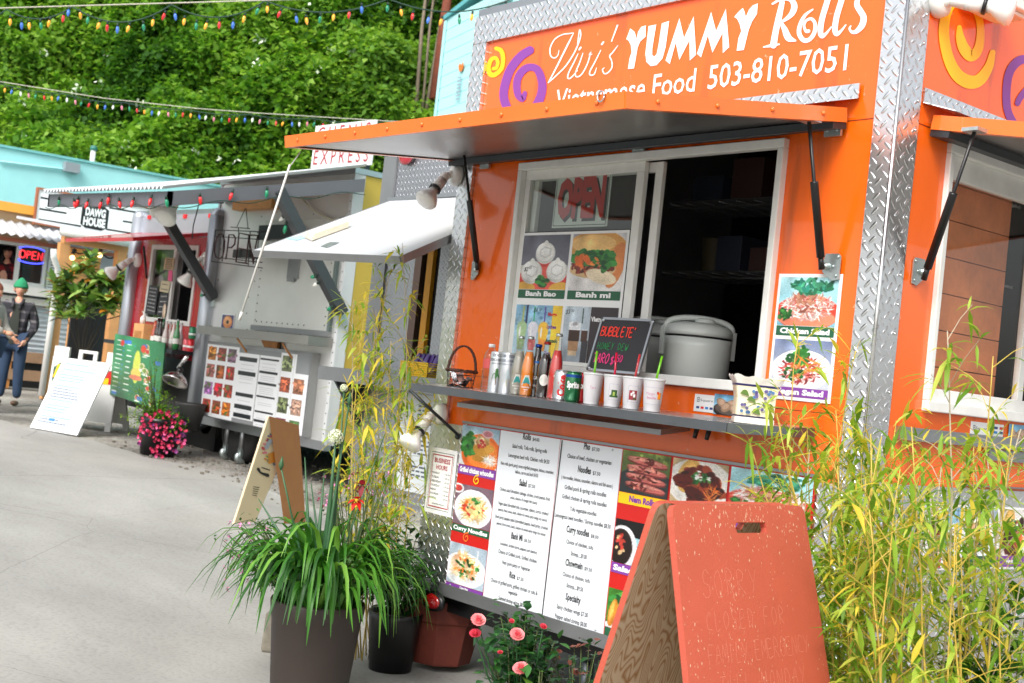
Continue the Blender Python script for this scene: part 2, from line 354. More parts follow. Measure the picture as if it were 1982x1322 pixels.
# ------------------------------------------------------------------ the orange food trailer
FF = Fr((0, 0, 0), (1, 0, 0), (0, 0, 1))                 # rear face: u = x, v = z, normal -y
FS = Fr((2.37, 0, 0), (0, 1, 0), (0, 0, 1))              # serving side: u = y, v = z, normal +x
TR = empty('food_trailer', (1.2, 2.2, 0), 'orange food trailer with tread plate edges, white lettering and propped up awnings', 'food trailer')
XL, XR, YB, ZT, ZB = -.05, 2.37, 4.9, 3.12, .42
def shell():
    m = MB(); t = .04; y0 = .012
    wx0, wx1, wz0, wz1 = .42, 1.895, 1.465, 2.37
    m.box((XL+.01, y0, 1.17), (wx0, y0+t, ZT-.01)); m.box((wx1, y0, 1.17), (XR-.012, y0+t, ZT-.01))
    m.box((wx0, y0, 1.17), (wx1, y0+t, wz0)); m.box((wx0, y0, wz1), (wx1, y0+t, ZT-.01))
    m.build('rear_wall', ORANGE, TR)
    m = MB(); x1 = XR-.002; x0 = x1-t; a, b, c, d = .335, 1.50, 1.465, 2.385
    m.box((x0, .06, 1.19), (x1, a, ZT-.01)); m.box((x0, b, 1.19), (x1, YB, ZT-.01)); m.box((x0, a, 1.19), (x1, b, c)); m.box((x0, a, d), (x1, b, ZT-.01))
    m.build('serving_side_wall', ORANGE, TR)
    m = MB(); m.box((XL+.005, .06, ZB+.02), (XL+.045, YB, ZT-.01)); m.build('far_side_wall', ALUD, TR)
    m = MB(); m.box((XL, 0, ZT-.005), (XR, YB+.02, ZT+.04)); m.build('roof', ALU, TR)
    m = MB(); m.box((XL+.05, YB, ZB+.02), (XR-.05, YB+.04, ZT-.01)); m.build('end_wall', ALUD, TR)
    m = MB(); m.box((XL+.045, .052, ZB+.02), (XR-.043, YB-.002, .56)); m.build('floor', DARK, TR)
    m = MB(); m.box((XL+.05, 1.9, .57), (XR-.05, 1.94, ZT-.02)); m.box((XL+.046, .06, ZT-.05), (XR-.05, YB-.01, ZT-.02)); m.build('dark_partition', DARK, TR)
shell()
# tread plate trims; the skirt is one sheet below the orange
m = MB(); m.box((XL-.012, -.006, 1.172), (.045, .011, 2.99)); m.build('edge_trim', DPX, TR)
m = MB(); m.box((XL-.012, -.006, 2.992), (XR-.12, .011, 3.125)); m.box((2.285, -.0075, ZB+.02), (XR+.004, .0105, 3.125)); m.build('edge_trim', DPX, TR)
m = MB(); m.box((XL-.013, -.004, ZB), (2.283, .011, 1.17)); m.build('skirt', DPX, TR)
m = MB(); m.box((XL-.012, -.022, ZB-.035), (2.283, -.0065, ZB+.02)); m.build('lower_rail', ALUD, TR)
m = MB(); m.box((XR-.0015, -.0075, ZB), (XR+.006, .122, 3.125)); m.build('corner_trim', DPY, TR)
m = MB(); m.box((XR-.001, .1225, ZB), (XR+.005, YB, 1.19)); m.build('skirt', DPY, TR)
m = MB(); m.box((XL-.014, -.0055, ZB), (XL-.012, .14, 3.125)); m.build('corner_trim', DPY, TR)
m = MB()   # bright edge of the corner trim and its rivets
m.tube([(XR+.004, -.006, ZB), (XR+.004, -.006, 3.125)], .007, 8)
for i in range(28):
    z = .5+i*.1
    m.lathe((XR+.005, .108, z), [(.006, 0), (.005, .003), (.002, .005)], 8, (1, 0, 0)); m.lathe((2.296, -.0075, z), [(.006, 0), (.005, .003), (.002, .005)], 8, (0, -1, 0)) if i % 2 else None
m.build('corner_bead', CHROME, TR)
m = MB()   # seams of the orange sheet
m.box((.05, .0105, 2.428), (2.283, .0118, 2.431)); m.box((XR-.0018, .1225, 2.428), (XR-.0005, 3.0, 2.431)); m.box((.05, .0105, 1.405), (.40, .0118, 1.407)); m.box((1.93, .0105, 1.405), (2.283, .0118, 1.407))
m.build('sheet_seam', mat('seam', (120, 40, 8), .6, 0, 0), TR)

# sign lettering
FT = Fr((0, .0115, 0), (1, 0, 0), (0, 0, 1))
m = MB()
sc = lambda pts, k, ox, oy: [(x/k+ox, y/k+oy) for x, y in pts]
poly(m, FT, sc([(1237,300),(1268,218),(1302,245),(1318,300),(1328,245),(1352,206),(1388,195),(1385,282),(1345,318),(1325,365),(1297,525),(1250,530),(1262,450),(1278,400),(1272,345),(1255,312)], 3.964, 900, 0))
poly(m, FT, sc([(1408,200),(1468,188),(1438,370),(1436,420),(1452,435),(1470,415),(1484,350),(1510,180),(1567,160),(1540,360),(1515,450),(1470,500),(1425,508),(1392,475),(1384,410)], 3.964, 900, 0))
M1 = [(1288,117),(1315,35.3),(1324,73),(1342.8,31.5),(1347.3,106),(1335,117.5),(1334.4,78),(1315,116),(1308,83),(1296.5,124)]
poly(m, FT, M1)
poly(m, FT, [(1349,104),(1376.5,23),(1386,60),(1405,17),(1411.5,91),(1399,103),(1398.5,64),(1379,102),(1370,69),(1357,111)])
poly(m, FT, sc([(72,112),(98,80),(128,52),(140,75),(148,112),(170,62),(195,35),(228,22),(222,92),(190,142),(168,195),(135,330),(88,335),(100,250),(118,205),(108,160),(92,125)], 3.4055, 1400, 0))
k = lambda pts: sc(pts, 3.4055, 1400, 0)
stroke(m, FT, k([(388,15),(365,120),(345,210),(330,298)]), [10, 12, 12, 13])
stroke(m, FT, k([(325,25),(380,-5),(440,-5),(468,35),(455,85),(415,125),(372,150)]), [4, 6, 9, 12, 11, 7, 4])
stroke(m, FT, k([(378,145),(405,195),(430,250),(475,268)]), [6, 11, 13, 4])
stroke(m, FT, k([(266,310),(320,300),(368,292)]), [2.5, 6, 3])
stroke(m, FT, k([(590,62),(540,100),(508,160),(500,220),(530,265),(570,258),(600,215),(606,160),(582,125),(548,135),(532,170),(545,205),(562,205)]), [3, 6, 8, 9, 9, 8, 8, 7, 6, 5, 5, 6, 7])
for dx, dy in ((0, 0), (96, -14)):
    stroke(m, FT, k([(708+dx,-70+dy),(682+dx,20+dy),(652+dx,120+dy),(640+dx,200+dy),(650+dx,238+dy),(680+dx,218+dy),(712+dx,178+dy)]), [11, 11, 11, 11, 9, 5, 2.5])
stroke(m, FT, k([(972,-10),(930,-30),(888,-5),(882,35),(905,75),(925,115),(915,165),(880,205),(850,212),(832,190),(840,172)]), [3, 7, 9, 11, 12, 12, 12, 9, 6, 4, 3])
# script: Vivi's
q = lambda pts: sc(pts, 3.964, 900, 0)
stroke(m, FT, q([(722,385),(712,425),(685,445),(657,425),(655,365),(690,300),(750,265),(800,258),(835,250)]), [1.2, 1.8, 2.2, 2.5, 2.5, 2.3, 2.2, 2.2, 1.2])
stroke(m, FT, q([(835,250),(800,320),(750,420),(700,520),(640,635)]), [1.2, 3, 3.2, 3, 2.4])
stroke(m, FT, q([(640,635),(700,580),(770,510),(830,420),(868,340),(888,270),(880,228),(868,300),(862,350)]), [2, 2.4, 2.6, 2.6, 2.5, 2.4, 2.2, 1.8, 1.4])
for pts in ([(868,412),(835,480),(795,560),(790,600),(815,595),(865,540)], [(905,408),(880,480),(848,560),(858,590),(895,570),(935,500),(958,430),(965,400),(955,425),(975,415)],
            [(1042,385),(1000,470),(960,545),(960,575),(990,570),(1010,520)], [(1172,350),(1135,400),(1110,430),(1125,465),(1128,515),(1100,555),(1070,565),(1055,535),(1070,520)]):
    stroke(m, FT, q(pts), [1.6]+[2.5]*(len(pts)-2)+[1.4])
for (x, y) in ((883, 372), (1056, 332)): stroke(m, FT, q([(x-6, y+8), (x+6, y-8)]), 3.6)
poly(m, FT, q([(1120,318),(1165,190),(1178,190),(1128,322)]))
# plain lettering
def pt(x, y): return FT.pu(x, y)
b0 = pt(1075, 221); b1 = pt(1633, 136); b = (b0[1]+b1[1])/2; h5 = pt(1639, 85.7)[1]-b1[1]
u = [FT.pu(x, y)[0] for x, y in ((1076, 200), (1248, 188), (1263, 180), (1346, 165), (1371, 160), (1640, 120))]
text(m, FT, 'Vietnamese', u[0], b1[1], u[1], h5*1.0, bold=.008)
text(m, FT, 'Food', u[2], b1[1], u[3], h5*1.0, bold=.008); text(m, FT, '503-810-7051', u[4], b1[1], u[5], h5, bold=.008)
m.build('lettering', WPAINT, TR)
m = MB()
stroke(m, FT, q([(240,372),(275,388),(292,440),(282,520),(235,570),(195,570),(180,520),(200,460),(235,445),(252,480),(240,520),(218,528)]), [8, 9, 8.5, 8.5, 9, 10, 9, 8, 7.5, 7, 7, 7], n=.0022)
m.build('spiral_mark', YEL, TR)
m = MB()
stroke(m, FT, q([(500,385),(430,430),(350,530),(305,660),(300,760),(350,870),(430,905),(520,850),(580,740),(592,640),(560,540),(500,515),(440,545),(400,620),(405,720),(440,760),(460,715)]), [16, 17, 17, 17, 17, 17, 18, 18, 17, 16, 15, 14, 15, 15, 14, 11, 9])
m.build('spiral_mark', PURP, TR)
# side marks
FST = Fr((2.3685, 0, 0), (0, 1, 0), (0, 0, 1)); m = MB()
stroke(m, FST, k([(1556,180),(1562,250),(1590,325),(1635,368),(1680,325),(1696,225),(1685,120),(1640,40),(1560,5),(1485,55),(1454,200),(1480,370),(1540,490),(1620,540),(1690,525),(1750,440),(1775,345)]), [9, 17, 22, 22, 18, 15, 14, 14, 16, 18, 20, 21, 24, 26, 23, 17, 11])
m.build('spiral_mark', YEL, TR)
m = MB(); stroke(m, FST, k([(1940,680),(1960,640),(2010,590),(2060,620),(2090,720),(2050,830),(1990,880),(1920,820),(1870,700),(1880,500),(1950,400),(2060,390)]), [11, 12, 14, 14, 14, 14, 14, 15, 15, 16, 17, 15], n=.0022)
m.build('spiral_mark', PURP, TR)

# windows
def sash_window(F, u0, v0, u1, v1, mid, parent, n0=-.02, first_open=False):
    m = MB(); t = .035; a = .006
    m.fbox(F, u0, v1-t, n0, u1, v1, a+.012); m.fbox(F, u0, v0, n0, u1, v0+t*1.1, a+.02); m.fbox(F, u0, v0+t*1.1, n0, u0+t*.8, v1-t, a+.012); m.fbox(F, u1-t*.8, v0+t*1.1, n0, u1, v1-t, a+.012)
    fr = m.build('window_frame', VIN, parent, bevel=.004); return fr
sash_window(FF, .40, 1.452, 1.915, 2.385, 1.2, TR)
m = MB(); t = .042; n0, n1 = -.036, -.01            # fixed/slid sash at the left
u0, u1, v0, v1 = .43, 1.185, 1.492, 2.35
m.fbox(FF, u0, v1-t, n0, u1, v1, n1); m.fbox(FF, u0, v0, n0, u1, v0+t, n1); m.fbox(FF, u0, v0+t, n0, u0+t*.8, v1-t, n1); m.fbox(FF, u1-t*1.05, v0+t, n0, u1, v1-t, n1)
sa = m.build('sash', VIN, TR, bevel=.003)
m = MB(); m.fbox(FF, u0+.03, v0+.03, -.026, u1-.03, v1-.03, -.022); m.build('window_pane', GLASS, sa)
m = MB(); u2 = 1.238                                   # the slid-open sash behind it
m.fbox(FF, u2-.02, v0, -.062, u2+.022, v1, -.04); m.fbox(FF, .47, v1-t, -.062, u2-.02, v1, -.04); m.fbox(FF, .47, v0, -.062, u2-.02, v0+t, -.04); m.fbox(FF, .45, v0, -.062, .49, v1, -.04)
m.build('sash', VIN, TR, bevel=.003)
# side window: fixed frame with broad sill, one pane
sash_window(FS, .318, 1.452, 1.52, 2.40, 1, TR, n0=-.03)
m = MB(); m.fbox(FS, .35, 2.28, -.03, 1.49, 2.365, -.004); m.fbox(FS, .35, 1.49, -.03, 1.49, 1.535, .004); m.fbox(FS, .346, 1.535, -.03, .372, 2.28, -.004); m.fbox(FS, .95, 1.535, -.03, .99, 2.28, -.004)
sa = m.build('sash', VIN, TR, bevel=.003)
m = MB(); m.fbox(FS, .36, 1.52, -.022, 1.49, 2.29, -.018); m.build('window_pane', GLASSD, sa)
m = MB()                                              # boards added behind the side pane, standing in for wood reflected in the glass
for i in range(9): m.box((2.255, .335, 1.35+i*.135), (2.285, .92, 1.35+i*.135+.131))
m.build('board_reflection', mat('cedar_reflection', (214, 132, 84), .6, 0, .25, 9, .15, 30), TR)

# awnings
def awning(F, hu0, hu1, fl, fr, hz, parent, bolts=9, out=1.03):
    """hinged panel: hinge line from hu0 to hu1 at height hz, free corners fl and fr"""
    A, B = F.p(hu0, hz, .012), F.p(hu1, hz, .012); C2, D = Vector(fr), Vector(fl)
    nrm = (B-A).cross(C2-B).normalized(); nrm = nrm if nrm.z > 0 else -nrm; th = .034
    m = MB(); m.prism([A, B, C2, D], nrm*th*.5); aw = m.build('awning', BRUSH, parent)
    m = MB(); m.prism([A+nrm*th*.52, B+nrm*th*.52, C2+nrm*th*.52, D+nrm*th*.52], nrm*.006); m.build('top_skin', ORIM, aw)
    m = MB(); w = .004
    e = lambda P, Q, ex: m.prism([P, Q, Q+ex, P+ex], nrm*(th+.014))
    cen = (A+B+C2+D)/4; lo = -nrm*.006
    for P, Q in ((B, C2), (C2, D), (D, A)):
        d = (Q-P).normalized(); o2 = d.cross(nrm); o2 = o2 if o2.dot((P+Q)/2-cen) > 0 else -o2
        m.prism([P+lo, Q+lo, Q+lo+o2*w, P+lo+o2*w], nrm*(th+.016))
        m.prism([P+lo, Q+lo, Q+lo-o2*.03, P+lo-o2*.03], nrm*.002)
    rim = m.build('rim', ORIM, aw)
    m = MB()
    for P, Q, kk in ((C2, D, bolts), (B, C2, 4)):
        d = (Q-P).normalized(); o2 = d.cross(nrm); o2 = o2 if o2.dot((P+Q)/2-cen) > 0 else -o2
        for i in range(kk):
            c = P.lerp(Q, (i+.5)/kk)+nrm*.02+o2*w; m = MB(); m.lathe(c, [(.0085, 0), (.0085, .003), (.004, .007)], 8, o2); m.build('bolt', ORIM, rim)
    m = MB(); m.prism([A-nrm*.001, B-nrm*.001, B+(C2-B)*.07-nrm*.001, A+(D-A)*.07-nrm*.001], -nrm*.028); m.build('hinge_channel', DKMET, aw)
    m = MB()
    for u in (hu0+.2, (hu0+hu1)/2+.1, hu1-.055):
        m = MB(); m.fbox(F, u-.035, hz-.05, .0, u+.035, hz-.004, .012); m.tube([F.p(u-.036, hz-.006, .014), F.p(u+.036, hz-.006, .014)], .006)
        for dx in (-.02, .02): m.lathe(F.p(u+dx, hz-.03, .012), [(.006, 0), (.004, .003)], 8, F.N)
        m.build('hinge', GALV, aw)
    return aw, nrm
fl = PX(553, 283, 0, -.06); fr_ = PX(1210, 206, 0, 2.175)
AW, AN = awning(FF, -.06, 2.175, fl, fr_, 2.425, TR)
m = MB(); c = fr_+V(-.10, -.008, .026)                      # eye bolt and corner latch slot
m.tube([c+V(0, 0, .012)+V(.015*math.cos(t), -.002, .016*math.sin(t)) for t in np.linspace(0, 6.28, 14)], .0032, 6); m.build('eye_bolt', CHROME, AW)
A2 = FS.p(.19, 2.425, .012)
sl = V(A2.x+1.05, .19, 2.262); sr = V(A2.x+1.05, 2.0, 2.27)
AW2, AN2 = awning(FS, .19, 2.0, sl, sr, 2.425, TR)
# rod hanging from the awning tip
ta = DEP(570, 292, (fl-CAM).dot(CF)); tb = DEP(463, 620, (fl-CAM).dot(CF)+.05)
m = MB(); m.tube([ta+V(.02, .02, 0), ta.lerp(tb, .1)], .0025, 6); m.tube([ta.lerp(tb, .08), tb], .0055, 8); m.tube([ta.lerp(tb, .95), tb], .007, 8)
rod = m.build('pull_rod', mat('white_rod', (205, 205, 200), .4), AW)
# rain guards
def guard(F, u0, u1, z0, z1, nm):
    m = MB(); m.fbox(F, u0, z1-.05, .0, u1, z1, .006)
    m.prism([F.p(u0, z1-.05, .004), F.p(u1, z1-.05, .004), F.p(u1-.05, z0, .10), F.p(u0+.05, z0, .10)], (0, 0, -.003))
    m.build('rain_guard', nm, TR)
guard(FF, .0, 2.21, 2.478, 2.555, DPX); guard(FS, .14, 2.2, 2.478, 2.555, DPY)
# gas struts
def strut(a, b, F, nm='gas_strut'):
    a, b = Vector(a), Vector(b); o = empty_part = None
    m = MB(); m.tube([a, b], .0065, 8); j = a.lerp(b, .42); d = (b-a).normalized()
    m.tube([j-d*.005, j, b-d*.03], .0145, 10); m.tube([b-d*.035, b+d*.012], [.009, .011], 8)
    return m.build(nm, BLK, TR)
def bracket(F, u, v, sgn=1, two=True):
    m = MB(); P = [F.p(u+sgn*x, v+y, .001) for x, y in ((-.005, .045), (.05, .045), (.06, .035), (.06, -.045), (.03, -.05), (-.012, -.02), (-.012, .02))]
    m.prism(P, F.N*.004); m.lathe(F.p(u+sgn*.005, v, .003), [(.014, 0), (.014, .006), (.008, .02)], 10, F.N)
    for dx, dy in ((.048, .033), (.045, -.033), (.03, 0)): m.lathe(F.p(u+sgn*dx, v+dy, .005), [(.007, 0), (.004, .004)], 8, F.N)
    m.build('strut_bracket', GALV, TR)
s0 = PX(903, 300, 2, 2.39); s0 = V(.12, -.34, 2.385)
# each rod starts under the panel and ends on the wall
def under(px, py, F, n):      # point a distance n off the wall
    return F.px(px, py, n)
a1 = under(898, 296, FF, .16); strut(a1, FF.px(924, 518, .03), FF); m = MB(); P = FF.px(925, 520, 0); uu, vv = FF.uv(P); bracket(FF, uu, vv-.005, -.7)
a2 = under(1566, 236, FF, .17); strut(a2, FF.px(1590, 515, .035), FF); uu, vv = FF.pu(1600, 516); bracket(FF, uu, vv, 1)
a3 = under(1886, 256, FS, .22); strut(a3, FS.px(1790, 535, .035), FS); uu, vv = FS.pu(1784, 527); bracket(FS, uu, vv, -1)
for P, F in ((a2, FF), (a3, FS)):
    m = MB(); m.box(P-V(.03, .03, .0), P+V(.03, .03, .012)); m.build('strut_clip', GALV, TR)

# shelf
SZ = 1.352
m = MB(); c = [V(-.05, -.006, SZ), V(2.14, -.006, SZ), V(2.14, -.10, SZ-.004), V(2.02, -.30, SZ-.014), V(.16, -.30, SZ-.008), V(-.05, -.25, SZ-.006)]
c = [V(.0, -.004, SZ), V(2.165, -.004, SZ), V(2.165, -.12, SZ-.005), V(2.03, -.30, SZ-.014), V(.165, -.30, SZ-.008)]
c[4] = V(.16, -.30, SZ-.008)
m.prism(c, V(0, 0, -.003)); m.build('counter_shelf', DPT, TR)
m = MB()
for P, Q in ((c[1], c[2]), (c[2], c[3]), (c[3], c[4]), (c[4], c[0])):
    d = (Q-P).normalized(); o2 = d.cross(V(0, 0, 1)); o2 = o2 if o2.dot((P+Q)/2-V(1.1, -.15, SZ)) > 0 else -o2
    m.prism([P, Q, Q+o2*.003, P+o2*.003], V(0, 0, -.034))
m.build('shelf_lip', mat('grey_angle', (104, 108, 112), .38, .75, .1, 8), TR)
m = MB(); m.prism([V(.30, -.012, 1.285), V(1.60, -.012, 1.285), V(1.60, -.17, 1.26), V(.34, -.17, 1.26)], V(0, 0, .02)); m.build('utensil_tray', ALUD, TR)
m = MB()
for u in (1.66, 1.72): m = MB(); m.tube([(u, -.04, 1.3), (u, -.05, 1.262)], [.010, .008], 8); m.build('hose_hook', BLK, TR)
# shelf stay
m = MB(); m.tube([V(.06, -.24, 1.31), FF.px(888, 843, .01)], .0075, 8); m.lathe(FF.px(888, 845, .0), [(.016, 0), (.012, .015)], 8, (0, -1, 0)); m.build('shelf_stay', DKMET, TR)
# side ledge
m = MB(); m.fbox(FS, .17, 1.345, .0, 3.0, 1.385, .03); m.fbox(FS, .17, 1.385, .0, 3.0, 1.39, .035); m.build('folded_side_shelf', ALU, TR)
m = MB(); m.fbox(FS, .75, 1.30, .0, 3.0, 1.34, .02); m.fbox(FS, .62, 1.20, .0, 3.0, 1.205, .02); m.build('side_shelf_arm', ALUD, TR)

# flood lamps
def flood(base, n, aim, parent, s=1., nm='flood_lamp'):
    base = Vector(base); n = Vector(n).normalized(); aim = Vector(aim).normalized()
    m = MB(); m.lathe(base, [(.052*s, 0), (.054*s, .008*s), (.05*s, .03*s), (.036*s, .04*s)], 24, n)
    lp = m.build(nm, VIN, parent)
    j = base+n*.045*s; q = j+(n*.5+aim*.5).normalized()*.03*s
    m = MB(); m.ball(j, .02*s, 12); m.tube([j, q, q+aim*.045*s], [.014*s, .022*s, .026*s], 14); m.tube([q+aim*.03*s, q+aim*.09*s], [.026*s, .027*s], 16); m.build('lamp_holder', VIN, lp)
    e = q+aim*.088*s
    m = MB(); m.lathe(e, [(.03*s, 0), (.031*s, .012*s)], 18, aim); m.build('gasket', BLK, lp)
    m = MB(); m.lathe(e+aim*.01*s, [(.022*s, 0), (.024*s, .02*s), (.048*s, .055*s), (.056*s, .075*s), (.05*s, .088*s), (.03*s, .094*s), (.001, .096*s)], 24, aim); m.build('bulb', mat('frosted_glass', (244, 244, 240), .25, 0, .02, 5), lp)
    return lp
flood(FF.px(893, 340, .0)+V(-.02, 0, 0), (-.2, -1, 0), (.10, -.62, -.78), TR)
flood(FF.px(858, 802, .0), (-.2, -1, 0), (.10, -.62, -.78), TR)
flood(FS.px(1812, 6, .0), (1, 0, 0), (.5, .3, -.1), TR, 1.0)
m = MB(); P = FS.px(1862, -2, 0); m.box(P+V(0, -.03, -.03), P+V(.16, .22, .09)); m.box(P+V(.02, -.02, -.045), P+V(.14, .2, -.03)); m.build('meter_box', VIN, TR, bevel=.006)

# tail lamp, wheels, chassis
tl = FF.px(852, 1163, .0)
m = MB(); m.lathe(tl+V(0, -.02, 0), [(.001, .03), (.045, .03), (.048, .012), (.04, 0)], 20, (0, -1, 0)); m.v = [tl+V((v.x-tl.x)*1.7, v.y-tl.y, (v.z-tl.z)) for v in m.v]
t1 = m.build('tail_lamp', BLK, TR)
m = MB(); m.lathe(tl+V(0, -.03, 0), [(.034, 0), (.035, .022), (.026, .03), (.001, .032)], 20, (0, -1, 0)); m.v = [tl+V((v.x-tl.x)*1.75, v.y-tl.y, (v.z-tl.z)) for v in m.v]
m.build('lens', mat('red_lens', (150, 8, 14), .15, 0, .1, 40, coat=1), t1)
m = MB(); m.box((.0, .05, .30), (2.3, .13, ZB-.036)); m.box((.25, .13, .30), (.35, YB, .41)); m.box((2.0, .13, .30), (2.1, YB, .41)); m.build('chassis', BLK, TR)
for x in (.12, 2.18):
    for y in (2.0, 2.85):
        m = MB(); m.lathe((x-.1, y, .36), [(.2, 0), (.34, .01), (.355, .04), (.355, .16), (.34, .19), (.2, .2)], 28, (1, 0, 0)); wl = m.build('wheel', RUBBER, TR)
        m = MB(); m.lathe((x-.095, y, .36), [(.05, .0), (.19, .02), (.195, .17), (.05, .185)], 20, (1, 0, 0)); m.build('rim', ALUD, wl)
m = MB(); m.tube([(1.06, .10, .3), (1.06, .10, .02)], .03); m.box((.98, .02, 0), (1.14, .18, .02)); m.build('jack_stand', DKMET, TR)
# inside: wire shelves with goods
m = MB()
for z in (2.30, 1.98):
    for y in np.arange(.62, 1.05, .028): m.tube([(.75, y, z), (2.25, y, z)], .003, 4)
    for x in np.arange(.75, 2.26, .1): m.tube([(x, .62, z-.006), (x, 1.04, z-.006)], .003, 4)
    m.tube([(.75, .615, z-.03), (2.25, .615, z-.03)], .004, 5)
m.box((1.2, .07, 1.44), (2.3, .55, 1.465)); m.box((.1, .07, 1.30), (1.2, .35, 1.33))
m.build('wire_shelf', ALUD, TR)

random.seed(3)
BXC = [(70, 62, 40), (34, 40, 56), (60, 36, 32), (60, 60, 62), (50, 44, 38), (30, 38, 34)]
k_ = 0
for z in (1.985, 2.305):
    x = .85
    while x < 2.15:
        w_ = random.uniform(.1, .22); h = random.uniform(.10, .20); m = MB(); m.box((x, .66, z), (x+w_, .9, z+h)) if k_ % 3 else m.lathe((x+w_/2, .78, z), [(w_*.42, 0), (w_*.48, h), (w_*.5, h), (w_*.5, h+.01), (.001, h+.01)], 18)
        o = m.build('stock_tub' if k_ % 3 == 0 else 'stock_box', mat('stock_%d' % (k_ % 6), BXC[k_ % 6], .6, 0, .2, 9), None, bevel=.004); tag(o, 'dim %s %s on the %s wire shelf inside the hatch, %s from the left' % (['ochre', 'blue', 'red', 'grey', 'brown', 'green'][k_ % 6], 'tub' if k_ % 3 == 0 else 'box', 'lower' if z < 2.2 else 'upper', ['first', 'second', 'third', 'fourth', 'fifth', 'sixth', 'seventh', 'eighth', 'ninth', 'tenth', 'eleventh', 'twelfth'][int((x-.85)/.13) if int((x-.85)/.13) < 12 else 11]), 'box' if k_ % 3 else 'tub', 'goods on the shelves inside the hatch')
        x += w_+.05; k_ += 1
